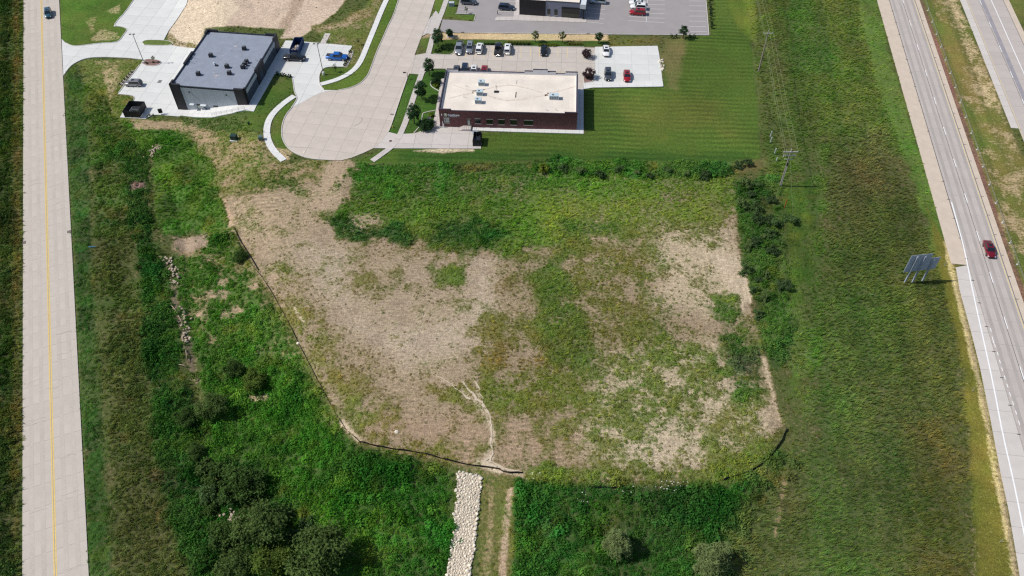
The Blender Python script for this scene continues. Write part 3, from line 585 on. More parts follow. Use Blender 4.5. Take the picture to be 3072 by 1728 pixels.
# grass left of the west lot
paint(z1((520, -250), (1190, -250), (1150, 0), (975, 225), (1095, 245), (1030, 345), (720, 388), (610, 392), (530, 330)), .4, .3, veg=(90, 116, 44), cover=.97, g=.4, h=.22, rough=.4)
paint(z1((760, 330), (870, 260), (1000, 280), (1010, 330), (800, 360)), .4, 1.2, soil=(196, 180, 140), cover=.5, s=1)
paint(z1((740, 150), (830, 140), (790, 290), (750, 230)), .4, 1.0, soil=(190, 172, 130), cover=.6)
paint(z1((920, 90), (1040, 20), (1030, 120), (940, 110)), .4, .8, soil=(196, 180, 140), cover=.5)
paint(z1((560, 620), (720, 508), (1230, 512), (1200, 560), (1010, 800), (1150, 830), (1060, 960), (1030, 1010), (960, 1000), (930, 850), (700, 700), (700, 520)), .4, .6, veg=(98, 116, 48), soil=(190, 170, 132), cover=.8, g=.9, s=1, h=.28, rough=.8)
paint(z1((880, 620), (1000, 560), (1020, 700), (940, 860), (960, 960), (940, 850)), .5, 1.0, soil=(192, 172, 136), cover=.4, s=1)
# the right-hand side
paint(fz((1905, -60), (2200, -60), (2260, 250), (2330, 450), (2200, 350), (2060, 360), (2000, 430), (1960, 470), (1925, 420), (1915, 240)), 3.0, 2.6, veg=(84, 108, 46), cover=1, g=2.6, w=.15, h=.5, rough=.5)
paint(fz((1905, 100), (1960, 100), (1990, 300), (2020, 400), (1960, 380), (1920, 300)), 1.2, 1.6, veg=(100, 104, 60), g=1.6, w=.6, f=.6, h=.5)
paint(fz((1960, -60), (2010, -60), (2110, 120), (2100, 190), (1990, 180)), 2, 2.5, veg=(66, 106, 44), f=.6)
paint(fz((1930, 470), (2068, 440), (2056, 700), (2036, 900), (2010, 1060), (1985, 1000), (1975, 700), (1965, 560)), 1.5, 1.5, veg=(86, 112, 46), cover=1, g=0, w=1.6, h=.24, rough=.4)
paint(fz((1846, 455), (1960, 440), (1975, 560), (1985, 700), (1990, 860), (1965, 930), (1940, 930), (1930, 880), (1895, 760), (1866, 650), (1856, 560)), .8, 1.0, veg=(74, 108, 46), cover=1, w=2.2, b=.04, h=.7)
paint(fz((2060, 355), (2200, 345), (2300, 470), (2392, 690), (2420, 800), (2440, 1100), (2455, 1449), (2490, 1750), (1850, 1750), (1835, 1449), (1995, 1180), (2015, 1050), (2042, 900), (2062, 650)), 4, 5, veg=(84, 104, 52), cover=1, g=4.0, w=.0, h=.62, rough=.8, hue=.15)
paint(fz((2100, 360), (2200, 360), (2280, 470), (2200, 560), (2100, 520)), 7, 6, veg=(92, 92, 58), f=.6)
paint(fz((2200, 520), (2390, 700), (2420, 900), (2380, 1100), (2250, 900), (2180, 700)), 7, 6, veg=(90, 98, 50), f=.5)
paint(fz((2280, 1050), (2430, 1000), (2460, 1449), (2480, 1700), (2330, 1700), (2300, 1300)), 4, 4, veg=(98, 94, 48), f=.6)
paint(fz((1990, 1050), (2080, 950), (2160, 1100), (2200, 1300), (2150, 1500), (1990, 1500), (1960, 1250)), 5, 5, veg=(78, 110, 50), f=.7, h=.5)
paint(fz((1870, 1260), (2000, 1190), (2050, 1350), (1980, 1449), (1860, 1440)), 3, 3, veg=(90, 94, 54), f=.6)
paint(fz((2050, 360), (2085, 360), (2060, 900), (2030, 1060), (2010, 1060), (2046, 800)), .8, 1, veg=(84, 124, 46), f=.5)
band(fz((1975, 1200), (1960, 1290), (1950, 1350)), .6, soft=.4, namp=.6, soil=(170, 146, 118), cover=.4, g=1)
VER = fz((2150, -60), (2205, -60), (2240, 150), (2300, 340), (2370, 540), (2420, 700), (2440, 780), (2400, 800), (2330, 560), (2250, 330), (2190, 160))
paint(VER, .6, 1.2, veg=(98, 130, 54), cover=1, g=1.8, h=.35, rough=.4)
paint(fz((2330, 520), (2425, 690), (2450, 800), (2490, 1000), (2530, 1250), (2560, 1449), (2600, 1750), (2490, 1750), (2452, 1449), (2440, 1150), (2415, 900), (2370, 700)), .7, .8, veg=(124, 124, 52), cover=.97, g=.5, h=.18, rough=.6, soil=(214, 200, 150))
band([(2846, 760), (2872, 868), (2905, 1000), (2960, 1243), (3017, 1533), (3050, 1728), (3075, 1850)], 1.1, soft=.4, namp=.5, soil=(196, 176, 140), cover=.3, g=0, s=.6)
band([(2833, 720), (2868, 868), (2896, 1000), (2950, 1243), (3007, 1533), (3040, 1728)], .5, soft=.3, namp=.5, soil=(226, 208, 150), cover=.2, g=0)
MED = [hp(Y0, 5.0), hp(Y0, 9), hp(100, 22), hp2(150, -5.5), hp2(Y1, -5.5), hp(Y1, 5.0)]
paint(MED, .4, .3, px=False, veg=(124, 120, 62), soil=(206, 184, 146), cover=.8, g=.7, w=0, h=.2, rough=1.1)
paint([hp(60, 4.7), hp(60, 6.1), hp(260, 6.1), hp(260, 4.7)], .25, .3, px=False, veg=(120, 92, 78), soil=(150, 118, 98), cover=.6, g=.8, h=.22)
paint([hp(60, 6.5), hp(60, 8.4), hp(260, 8.4), hp(260, 6.5)], .6, .8, px=False, veg=(104, 112, 54), cover=.95, g=.6, h=.2, f=.7)
paint([hp2(170, -9.5), hp2(170, -5.6), hp2(260, -5.6), hp2(260, -9.5)], .8, 1.8, px=False, soil=(222, 200, 160), cover=.5, g=.3, s=.5)
paint([hp2(140, 8.7), hp2(140, 60), hp2(260, 60), hp2(260, 8.7)], .4, .3, px=False, veg=(112, 118, 60), cover=.95, g=.6, h=.25)
# hedge along the lawn's lower edge
paint(fz((1330, 405), (1420, 398), (1600, 405), (1840, 410), (1850, 440), (1640, 450), (1340, 435)), .6, .8, veg=(72, 110, 46), cover=1, w=2.8, b=.12, h=.8, stripe=0)
paint(fz((900, 412), (1330, 412), (1330, 440), (900, 440)), .6, .8, veg=(70, 112, 44), cover=1, w=2.4, h=.7, stripe=0)
paint(fz((1140, 418), (1230, 412), (1240, 430), (1150, 436)), .6, .8, veg=(112, 108, 62), f=.6, w=1)

# paved ground is kept low and bare
pv = np.full(nv, -1e3)
for P in PAVED: pv = np.maximum(pv, sdist(P, X, Y, 1.5))
novg = sst(.1, -.5, sdist(RIP, X, Y, 2))
free = sst(-.05, -.5, pv)*novg
rg = A['rough']
cov = np.clip(A['cover'] + ((n15-.5)*.55+(n6-.5)*.75+(n2-.5)*.8+(n1-.5)*.35)*rg, 0, 1)
cov = np.where(A['cover'] > .96, np.maximum(cov, .97), cov)
for k in ('w', 'g', 's', 'b'): A[k] *= inview*free
A['g'] *= sst(.26, .42, A['h']); A['s'] *= cov*1.15; A['g'] *= sst(.05, .6, cov); A['w'] *= sst(.1, .7, cov)
patch = sst(.3, .7, n6*.5+n2*.5)
tone = (1+(n40-.5)*.25*(1-A['stripe'])+(n15-.5)*.46+(n6-.5)*.40*(1-A['stripe']*.6)+(n2-.5)*.30*(1-A['stripe']*.5))
hueshift = (vnoise(X, Y, 17, 23)-.5)*.5+(vnoise(X, Y, 7, 21)-.5)*.8+(vnoise(X, Y, 3.1, 22)-.5)*.7          # -: bluish green, +: dry
hs = hueshift*np.where(A['hue'] < .3, .8, .95)*(1-A['stripe']*.6)
VC = VEG*tone[:, None]*np.stack([1+hs*.40, 1+hs*.0, 1+hs*.35], 1)
ac = X*math.cos(az_h*D2R)-Y*math.sin(az_h*D2R); al_s = X*math.sin(az_h*D2R)+Y*math.cos(az_h*D2R)
streak = (vnoise(ac*9+al_s*.0, al_s*.35, 9*1.3, 41)*.6+vnoise(ac*9, al_s*.3, 9*3.2, 42)*.4-.5)*sst(50, 60, X+Y*.02)*(1-A['stripe'])
VC = VC*(1+streak[:, None]*np.array([.7, .5, .5]))
lush = sst(.8, 1.8, A['w'])
for (sc_, sd_, th, mul, hm) in ((5.2, 31, .66, (1.5, 1.18, 1.05), .8), (7.5, 32, .64, (.62, .72, .78), 1.35), (4.1, 33, .72, (1.45, .95, 1.1), .7), (3.0, 34, .70, (.7, .8, .7), 1.3), (6.3, 35, .70, (1.0, 1.22, 1.25), 1.1)):
    q_ = sst(th, th+.07, vnoise(X, Y, sc_, sd_)*.75+vnoise(X, Y, sc_*.35, sd_+10)*.25)*lush
    VC = VC*(1+q_[:, None]*(np.array(mul)-1)); A['h'] = A['h']*(1+q_*(hm-1))
VC = np.clip(VC, .004, .8)
A['h'] = A['h']*(.42+.62*n6+.56*n15); A['w'] *= .4+1.25*n6; A['b'] *= .2+1.6*n15
stone = 1+(n40-.5)*.12+(n15-.5)*.2+(n6-.5)*.24+(n2-.5)*.24+(n1-.5)*.2
SCOL = SOIL*stone[:, None]*np.array([1.03, 1.0, .95])
undercol = VC*.86*.74+SCOL*.86*.08  # ground below taller plants: darker plant colour plus a little soil
gveg = np.where((A['h'][:, None] < .3) | (A['g'][:, None]+A['w'][:, None]+A['s'][:, None] < .15), VC*.86*.9, undercol)
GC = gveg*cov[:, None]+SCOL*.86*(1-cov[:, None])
bump = ((n2-.5)*.22+(n6-.5)*.35+(n1-.5)*.1)*np.clip(A['h']*1.2, .05, 1)*np.where(A['stripe'] > .4, .15, 1)
Zg = TZ-.02+np.where(pv > -.9, np.minimum(bump, 0)*0, bump*sst(-.9, -2.2, pv))
Zg = np.where(pv > -.15, TZ-.16, Zg)
far = (inview < .5); Zg[far] = TZ[far]-.05
me = bpy.data.meshes.new('ground')
me.vertices.add(nv); me.vertices.foreach_set('co', np.stack([X, Y, Zg], 1).astype(np.float32).ravel())
ii = (np.arange(ny-1)[:, None]*nx+np.arange(nx-1)[None, :]).ravel()
q = np.stack([ii, ii+1, ii+nx+1, ii+nx], 1).astype(np.int32); nf = len(q)
me.loops.add(nf*4); me.loops.foreach_set('vertex_index', q.ravel())
me.polygons.add(nf); me.polygons.foreach_set('loop_start', np.arange(0, nf*4, 4, dtype=np.int32))
me.update(calc_edges=True); me.shade_smooth()
def fattr(n, a): at = me.attributes.new(n, 'FLOAT', 'POINT'); at.data.foreach_set('value', np.ascontiguousarray(a, np.float32))
def cattr(n, a):
    at = me.attributes.new(n, 'FLOAT_COLOR', 'POINT'); at.data.foreach_set('color', np.ascontiguousarray(np.concatenate([a, np.ones((nv, 1))], 1), np.float32).ravel())
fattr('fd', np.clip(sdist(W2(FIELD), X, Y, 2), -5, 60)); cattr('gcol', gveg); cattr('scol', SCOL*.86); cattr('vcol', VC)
fattr('stripe', A['stripe']); fattr('cov', cov)
for k in ('w', 'g', 's', 'b', 'h'): fattr('d'+k, A[k])
ground = tag(link('ground', me), kind='structure')
print('scatter estimate', {k: int((A[k].reshape(ny, nx)[6:-7, 6:-6]).sum()*STEP*STEP) for k in ('w', 'g', 's', 'b')})

def attr(n, name, typ='GEOMETRY'):
    a = n.nodes.new('ShaderNodeAttribute'); a.attribute_name = name; a.attribute_type = typ; return a
m, n, b = nodes_of('ground cover'); L = n.links.new
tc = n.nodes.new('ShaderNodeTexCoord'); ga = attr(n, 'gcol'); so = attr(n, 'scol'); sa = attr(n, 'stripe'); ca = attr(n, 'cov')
def mapr(src, a, b_, c, d):
    r = n.nodes.new('ShaderNodeMapRange'); r.inputs[1].default_value = a; r.inputs[2].default_value = b_; r.inputs[3].default_value = c; r.inputs[4].default_value = d
    L(src, r.inputs[0]); return r.outputs[0]
def math_(op, a, b_):
    r = n.nodes.new('ShaderNodeMath'); r.operation = op
    for i, v in enumerate((a, b_)):
        if isinstance(v, (int, float)): r.inputs[i].default_value = v
        else: L(v, r.inputs[i])
    return r.outputs[0]
def noise(scale, detail, sc=None, rot=0):
    mp = n.nodes.new('ShaderNodeMapping'); L(tc.outputs['Object'], mp.inputs[0])
    if sc: mp.inputs['Scale'].default_value = sc
    mp.inputs['Rotation'].default_value = (0, 0, rot)
    t = n.nodes.new('ShaderNodeTexNoise'); t.inputs['Scale'].default_value = scale; t.inputs['Detail'].default_value = detail; L(mp.outputs[0], t.inputs[0]); return t.outputs[0]
f1 = mapr(noise(1.6, 4), .3, .7, .8, 1.2); f2 = mapr(noise(4.6, 3), .3, .7, .68, 1.32)
straw = mapr(noise(2.2, 5, (.22, 1.9, 1), 4*D2R), .3, .7, .78, 1.22)
k = math_('MULTIPLY', f1, f2)
bare = math_('SUBTRACT', 1.0, ca.outputs['Fac']); sk = math_('ADD', math_('MULTIPLY', math_('SUBTRACT', straw, 1.0), bare), 1.0)
k = math_('MULTIPLY', k, sk)
fda = attr(n, 'fd'); tl = math_('SINE', math_('MULTIPLY', math_('ADD', fda.outputs['Fac'], math_('MULTIPLY', noise(.25, 2), 1.2)), 2*math.pi/1.25), 0.0)
tl = math_('MULTIPLY', math_('MULTIPLY', tl, mapr(noise(.16, 3), .45, .6, 0, .16)), math_('MULTIPLY', bare, math_('MULTIPLY', mapr(fda.outputs['Fac'], 0, 1, 0, 1), mapr(fda.outputs['Fac'], 9, 15, 1, 0)))); k = math_('MULTIPLY', k, math_('ADD', tl, 1.0))
spk = math_('SUBTRACT', 1.0, math_('MULTIPLY', math_('MULTIPLY', mapr(noise(2.3, 5, (.8, 1.3, 1)), .58, .7, 0, 1), bare), .38)); k = math_('MULTIPLY', k, spk)
sx = n.nodes.new('ShaderNodeSeparateXYZ'); L(tc.outputs['Object'], sx.inputs[0])
tt = math_('ADD', math_('MULTIPLY', sx.outputs[0], math.sin(4.24*D2R)), math_('MULTIPLY', sx.outputs[1], math.cos(4.24*D2R)))
tt = math_('ADD', tt, math_('MULTIPLY', noise(.07, 3), 3.2))
wv = math_('MULTIPLY', mapr(math_('SINE', math_('MULTIPLY', tt, 2*math.pi/1.75), 0.0), -.6, .6, -1, 1), mapr(noise(.09, 4), .35, .62, .1, 1.3))
st_ = math_('ADD', math_('MULTIPLY', math_('MULTIPLY', wv, sa.outputs['Fac']), .14), 1.0)
k = math_('MULTIPLY', k, st_)
cf = math_('ADD', math_('SUBTRACT', math_('MULTIPLY', ca.outputs['Fac'], 1.9), .45), math_('MULTIPLY', math_('SUBTRACT', noise(1.7, 6, (1, 1.25, 1)), .5), 3.0))
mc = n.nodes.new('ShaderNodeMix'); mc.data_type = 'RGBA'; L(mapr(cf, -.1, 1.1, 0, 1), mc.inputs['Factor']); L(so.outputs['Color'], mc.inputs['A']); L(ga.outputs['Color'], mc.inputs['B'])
vm = n.nodes.new('ShaderNodeVectorMath'); vm.operation = 'SCALE'; L(mc.outputs['Result'], vm.inputs[0]); L(k, vm.inputs['Scale'])
L(vm.outputs[0], b.inputs['Base Color']); b.inputs['Roughness'].default_value = .95; b.inputs['Specular IOR Level'].default_value = .15
bp_ = n.nodes.new('ShaderNodeBump'); bp_.inputs['Strength'].default_value = .8; bp_.inputs['Distance'].default_value = .16
L(noise(4.5, 5), bp_.inputs['Height']); L(bp_.outputs[0], b.inputs['Normal'])
me.materials.append(m)

# ---------------------------------------------------------------- foliage
def leaf_mat(name, c=None, var=.3, inst=False, transl=.28, k=1.0, nscale=.9):
    if name in MATS: return MATS[name]
    m = bpy.data.materials.new(name); m.use_nodes = True; n = m.node_tree; n.nodes.clear(); L = n.links.new
    out = n.nodes.new('ShaderNodeOutputMaterial'); mx = n.nodes.new('ShaderNodeMixShader'); mx.inputs[0].default_value = transl
    d = n.nodes.new('ShaderNodeBsdfDiffuse'); t = n.nodes.new('ShaderNodeBsdfTranslucent'); L(d.outputs[0], mx.inputs[1]); L(t.outputs[0], mx.inputs[2]); L(mx.outputs[0], out.inputs[0])
    vm = n.nodes.new('ShaderNodeVectorMath'); vm.operation = 'SCALE'
    r = n.nodes.new('ShaderNodeMapRange'); r.inputs['To Min'].default_value = (1-var)*k; r.inputs['To Max'].default_value = (1+var)*k
    if inst:
        a = n.nodes.new('ShaderNodeAttribute'); a.attribute_type = 'INSTANCER'; a.attribute_name = 'vcol'; L(a.outputs['Color'], vm.inputs[0])
        o = n.nodes.new('ShaderNodeObjectInfo'); L(o.outputs['Random'], r.inputs[0])
        wn_ = n.nodes.new('ShaderNodeTexWhiteNoise'); wn_.noise_dimensions = '1D'; L(o.outputs['Random'], wn_.inputs['W'])
        tint = n.nodes.new('ShaderNodeMix'); tint.data_type = 'RGBA'; tint.inputs['A'].default_value = (.82, .9, .95, 1); tint.inputs['B'].default_value = (1.32, 1.08, .98, 1); L(wn_.outputs['Value'], tint.inputs['Factor'])
        tm = n.nodes.new('ShaderNodeVectorMath'); tm.operation = 'MULTIPLY'; L(a.outputs['Color'], tm.inputs[0]); L(tint.outputs['Result'], tm.inputs[1]); L(tm.outputs[0], vm.inputs[0])
    else:
        vm.inputs[0].default_value = c; tc = n.nodes.new('ShaderNodeTexCoord'); q = n.nodes.new('ShaderNodeTexNoise'); q.inputs['Scale'].default_value = nscale; q.inputs['Detail'].default_value = 5
        L(tc.outputs['Object'], q.inputs[0]); r.inputs['From Min'].default_value = .3; r.inputs['From Max'].default_value = .7; L(q.outputs[0], r.inputs[0])
    L(r.outputs[0], vm.inputs['Scale']); L(vm.outputs[0], d.inputs[0])
    v2 = n.nodes.new('ShaderNodeVectorMath'); v2.operation = 'MULTIPLY'; v2.inputs[1].default_value = (1.15, 1.12, .7); L(vm.outputs[0], v2.inputs[0]); L(v2.outputs[0], t.inputs[0])
    MATS[name] = m; return m
def leaves(P, Nn, size, aspect=.55, rng=RNG):
    """Diamond leaves at points P with normals Nn: vertices and faces."""
    k = len(P); Nn = Nn/np.maximum(np.linalg.norm(Nn, axis=1, keepdims=True), 1e-6)
    r = rng.normal(size=(k, 3)); a = np.cross(Nn, r); a /= np.maximum(np.linalg.norm(a, axis=1, keepdims=True), 1e-6); b = np.cross(Nn, a)
    s = (size*rng.uniform(.65, 1.35, k))[:, None]
    v = np.stack([P-a*s, P+b*s*aspect-Nn*s*.15, P+a*s, P-b*s*aspect-Nn*s*.15], 1).reshape(-1, 3)
    f = np.arange(k*4).reshape(-1, 4)
    return v, f
def raw_mesh(name, v, f, m):
    me = bpy.data.meshes.new(name); me.from_pydata(v.tolist(), [], f.tolist()); me.materials.append(m); return me
m_inst = leaf_mat('field plant leaf', inst=True, var=.42, k=1.32, transl=.2)
m_blade = leaf_mat('grass blade', inst=True, var=.34, k=1.75, transl=.3)
m_seed = leaf_mat('seedling leaf', inst=True, var=.35, k=1.05, transl=.2)
def proto_weed(seed, n_, r, h, size, mm_=None):
    g = np.random.default_rng(seed); th = g.uniform(0, 6.28, n_); rr = r*np.sqrt(g.uniform(0, 1, n_)); zz = h*(1-(rr/r)**2*.6)*g.uniform(.25, 1, n_)
    P = np.stack([rr*np.cos(th), rr*np.sin(th), zz], 1); N = np.stack([np.cos(th)*.55, np.sin(th)*.55, np.ones(n_)*.9], 1)+g.normal(size=(n_, 3))*.45
    return raw_mesh('weed_clump', *leaves(P, N, size, .6, g), mm_ or m_inst)
def proto_tuft(seed, n_, r, h, lean, w=.035):
    g = np.random.default_rng(seed); V, Fc = [], []
    for i in range(n_):
        th = g.uniform(0, 6.28); x, y = r*math.sqrt(g.uniform())*math.cos(th), r*math.sqrt(g.uniform())*math.sin(th)
        L_ = h*g.uniform(.6, 1.2); dx, dy = lean*L_*g.uniform(.6, 1.3)+g.normal()*.18*L_, g.normal()*.2*L_
        p0 = np.array([x, y, 0]); p1 = np.array([x+dx*.35, y+dy*.35, L_*.62]); p2 = np.array([x+dx, y+dy, L_*.9]); s = np.array([-math.sin(th), math.cos(th), 0])*w
        k = len(V); V += [p0-s, p0+s, p1-s, p1+s, p2]; Fc += [(k, k+1, k+3, k+2), (k+2, k+3, k+4)]
    me = bpy.data.meshes.new('grass_tuft'); me.from_pydata([tuple(v) for v in V], [], Fc); me.materials.append(m_blade); return me
def scatter(name, protos, dens, seed, smin, smax, hscale, turn, mult=1.0, label=None, cat=None):
    """Uncountable growth: points spread over the ground by its own density, one plant on each."""
    objs = [bpy.data.objects.new('plant_source', p) for p in protos]
    ng = bpy.data.node_groups.new(name, 'GeometryNodeTree'); ng.interface.new_socket('Geometry', in_out='OUTPUT', socket_type='NodeSocketGeometry')
    N = ng.nodes.new; Lk = ng.links.new; out = N('NodeGroupOutput')
    oi = N('GeometryNodeObjectInfo'); oi.inputs['Object'].default_value = ground
    dp = N('GeometryNodeDistributePointsOnFaces'); na = N('GeometryNodeInputNamedAttribute'); na.data_type = 'FLOAT'; na.inputs['Name'].default_value = dens
    mu = N('ShaderNodeMath'); mu.operation = 'MULTIPLY'; mu.inputs[1].default_value = mult; Lk(na.outputs['Attribute'], mu.inputs[0])
    Lk(oi.outputs['Geometry'], dp.inputs['Mesh']); Lk(mu.outputs[0], dp.inputs['Density']); dp.inputs['Seed'].default_value = seed
    jn = N('GeometryNodeJoinGeometry')
    for o in objs:
        i2 = N('GeometryNodeObjectInfo'); i2.inputs['Object'].default_value = o; i2.inputs['As Instance'].default_value = True; Lk(i2.outputs['Geometry'], jn.inputs[0])
    ip = N('GeometryNodeInstanceOnPoints'); Lk(dp.outputs['Points'], ip.inputs['Points']); Lk(jn.outputs[0], ip.inputs['Instance']); ip.inputs['Pick Instance'].default_value = True
    rv_ = N('FunctionNodeRandomValue'); rv_.data_type = 'FLOAT_VECTOR'; rv_.inputs[0].default_value = (-.16, -.16, turn[0]); rv_.inputs[1].default_value = (.16, .16, turn[1]); rv_.inputs['Seed'].default_value = seed+3
    Lk(rv_.outputs[0], ip.inputs['Rotation'])
    rs = N('FunctionNodeRandomValue'); rs.data_type = 'FLOAT'; rs.inputs[2].default_value = smin; rs.inputs[3].default_value = smax; rs.inputs['Seed'].default_value = seed+5
    hh = N('GeometryNodeInputNamedAttribute'); hh.data_type = 'FLOAT'; hh.inputs['Name'].default_value = 'dh'
    if hscale:
        m3 = N('ShaderNodeMath'); m3.operation = 'MULTIPLY'; Lk(rs.outputs[1], m3.inputs[0]); Lk(hh.outputs['Attribute'], m3.inputs[1])
        cx = N('ShaderNodeCombineXYZ'); mxs = N('ShaderNodeMath'); mxs.operation = 'MULTIPLY_ADD'; Lk(m3.outputs[0], mxs.inputs[0]); mxs.inputs[1].default_value = .5; mxs.inputs[2].default_value = .45
        Lk(mxs.outputs[0], cx.inputs[0]); Lk(mxs.outputs[0], cx.inputs[1]); Lk(m3.outputs[0], cx.inputs[2]); Lk(cx.outputs[0], ip.inputs['Scale'])
    else: Lk(rs.outputs[1], ip.inputs['Scale'])
    Lk(ip.outputs[0], out.inputs[0])
    base = bpy.data.meshes.new(name); o = link(name, base); md = o.modifiers.new('growth', 'NODES'); md.node_group = ng
    tag(o, label, cat, kind='stuff'); return o
full = (0, 6.283)
scatter('weeds', [proto_weed(s, 26, .5, .66, .14) for s in (1, 2, 3, 15)], 'dw', 1, .55, 1.55, True, full, 1.0, 'dense leafy green weeds covering banks and ditch', 'weeds')
scatter('tall_grass', [proto_tuft(s, 18, .36, .72, .8, .042) for s in (4, 5, 6, 14)], 'dg', 2, .6, 1.3, True, (-1.0, .6), .95, 'tall wind-combed grass along road and highway verges', 'grass')
scatter('sparse_seedlings', [proto_weed(s, 9, .24, .2, .085, m_seed) for s in (7, 8, 9)], 'ds', 3, .5, 1.4, False, full, 1.1, 'low yellow-green seedlings scattered over the bare field', 'seedlings')
scatter('undergrowth', [proto_weed(s, 70, .95, 1.25, .19) for s in (10, 11, 16)], 'db', 4, .45, 1.25, False, full, 1.0, 'bushy undergrowth on the ditch banks', 'undergrowth')
# ---------------------------------------------------------------- buildings
class Bld:
    """A building's own frame: x along the front, y into the depth, z up; root is an Empty at its front-left corner."""
    def __init__(s, name, FL, FR, BR, BL, z=0):
        ex = ((FR-FL)+(BR-BL)); ex.z = 0; ex.normalize(); s.ex = ex; s.ey = Vector((-ex.y, ex.x, 0))
        s.w = ((FR-FL).dot(ex)+(BR-BL).dot(ex))/2; s.d = ((BL-FL).dot(s.ey)+(BR-FR).dot(s.ey))/2
        c = (FL+FR+BR+BL)/4; s.o = c-ex*s.w/2-s.ey*s.d/2; s.o.z = z
        s.root = empty(name, s.o, math.atan2(ex.y, ex.x))
    def front(s, px, py, y=0):
        """Photo point on the front wall -> local (x, z)."""
        d = Vector(_fw*F_PX+_r2*(px-1536)-_u2*(py-864)); c = Vector((0, 0, CAM_H)); p0 = s.o+s.ey*y
        t = (p0-c).dot(s.ey)/d.dot(s.ey); q = c+d*t-s.o; return q.dot(s.ex), q.z
    def side(s, px, py, x):
        d = Vector(_fw*F_PX+_r2*(px-1536)-_u2*(py-864)); c = Vector((0, 0, CAM_H)); p0 = s.o+s.ex*x
        t = (p0-c).dot(s.ex)/d.dot(s.ex); q = c+d*t-s.o; return q.dot(s.ey), q.z
    def at(s, px, py, z):
        q = GZ(px, py, z)-s.o; return q.dot(s.ex), q.dot(s.ey)
    def part(s, name, m, *boxes, parent=None, smooth=False):
        b = MB()
        for x in boxes: b.box(*x)
        return b.build(name, m, parent or s.root, smooth)
m_dark = mat('charcoal wall cladding', (.022, .022, .028), .55, var=.15, scale=.8, fine=.1)
m_grey = mat('pale grey wall panel', alb((176, 182, 190), .95), .6, var=.05, scale=.6, fine=.03, objrand=.03)
m_cop = mat('dark metal coping', (.035, .042, .055), .4, metal=.4, var=.1)
m_glass = mat('tinted storefront glass', (.018, .03, .04), .08, var=.3, scale=.3, spec=.8, objrand=.3)
m_frame = mat('black window frame', (.02, .02, .022), .5)
m_roofd = mat('grey roof membrane', alb((146, 154, 168)), .9, var=.09, scale=.5, fine=.09, fscale=4)
m_roofs = mat('roof seam', alb((168, 172, 180)), .9, var=.2, scale=.8, fine=.25, fscale=3)
m_dust = mat('pale dried puddle stain', alb((188, 178, 176)), .95, var=.2, scale=1.5, fine=.3, fscale=4)
m_unit = mat('black condenser casing', (.02, .02, .024), .5, var=.2)
m_fan = mat('fan grille', (.09, .10, .11), .5)
m_pipe = mat('white plastic pipe', alb((228, 230, 236)), .5, var=.05)
m_conc = m_walk
za_ = lambda *p: za(*p)
FLp, FRp, BRp, BLp = [GZ(*p, 4.6) for p in za((765, 885), (1800, 965), (2245, 195), (1300, 130))]
B1 = Bld('office_building', FLp, FRp, BRp, BLp); w1, d1 = B1.w, B1.d
tag(B1.root, 'dark grey two-tone office building with flat grey roof and black corner towers', 'building')
ZT, ZP, ZRf = 4.7, 4.28, 4.0
B1.part('wall', m_grey, (.06, w1-.06, .06, d1-.06, -3.9, 3.9))
B1.part('roof', m_roofd, (.3, w1-.3, .3, d1-.3, 3.92, ZRf))
roof1 = [o for o in B1.root.children if o.name.startswith('roof')][0]
for i in range(1, 9):
    B1.part('roof_seam', m_roofs, (w1*i/9-.04, w1*i/9+.04, .4, d1-.4, ZRf, ZRf+.012), parent=roof1)
for nm, bx in (('coping', (0, w1, -.02, .3, 3.9, ZP)), ('coping', (0, w1, d1-.3, d1+.02, 3.9, ZP)), ('coping', (-.02, .3, .3, d1-.3, 3.9, ZP)), ('coping', (w1-.3, w1+.02, .3, d1-.3, 3.9, ZP))):
    B1.part(nm, m_cop, bx)
fy = lambda f: d1*f
for bx in ((-.12, 2.55, -.12, .45, -3.9, ZT), (-.12, .35, -.12, 2.0, -3.9, ZT), (w1-2.75, w1+.12, -.12, .4, -3.9, ZT), (w1-.3, w1+.12, -.12, 1.0, -3.9, ZT),
           (-.14, .4, fy(.36), fy(.58), -3.9, ZT), (w1-.3, w1+.16, fy(.335), fy(.545), -.3, ZT), (-.12, .4, d1-1.7, d1+.12, -3.9, ZT), (.4, 3.0, d1-.35, d1+.12, -3.9, ZT),
           (w1-.35, w1+.12, d1-2.4, d1+.12, -.3, ZT), (w1-3.0, w1-.35, d1-.35, d1+.12, -3.9, ZT)):
    B1.part('cladding_tower', m_dark, bx)
xj = [2.6+(w1-2.8-2.6)*k/5 for k in range(6)]
for k in range(5): B1.part('wall_panel', m_grey, (xj[k]+.02, xj[k+1]-.02, -.03, .06, -3.9, 3.86))
# east storefront: fascia, panes and mullions between the towers
for y0, y1 in ((1.02, fy(.335)-.02), (fy(.545)+.02, d1-2.42)):
    B1.part('fascia', m_grey, (w1-.02, w1+.07, y0, y1, 2.75, 3.88))
    npane = max(4, round((y1-y0)/1.6)); s_ = (y1-y0)/npane
    for k in range(npane):
        wn = B1.part('window', m_glass, (w1-.03, w1+.03, y0+k*s_+.04, y0+(k+1)*s_-.04, .15, 2.7))
    B1.part('window_frame', m_frame, (w1-.04, w1+.04, y0, y1, 2.68, 2.76), (w1-.04, w1+.045, y0, y1, .05, .16), *[(w1-.04, w1+.05, y0+k*s_-.04, y0+k*s_+.04, .05, 2.76) for k in range(npane+1)])
yd0 = fy(.40)
for k in range(2): B1.part('door', m_glass, (w1+.1, w1+.18, yd0+k*1.0, yd0+.95+k*1.0, 0, 2.5))
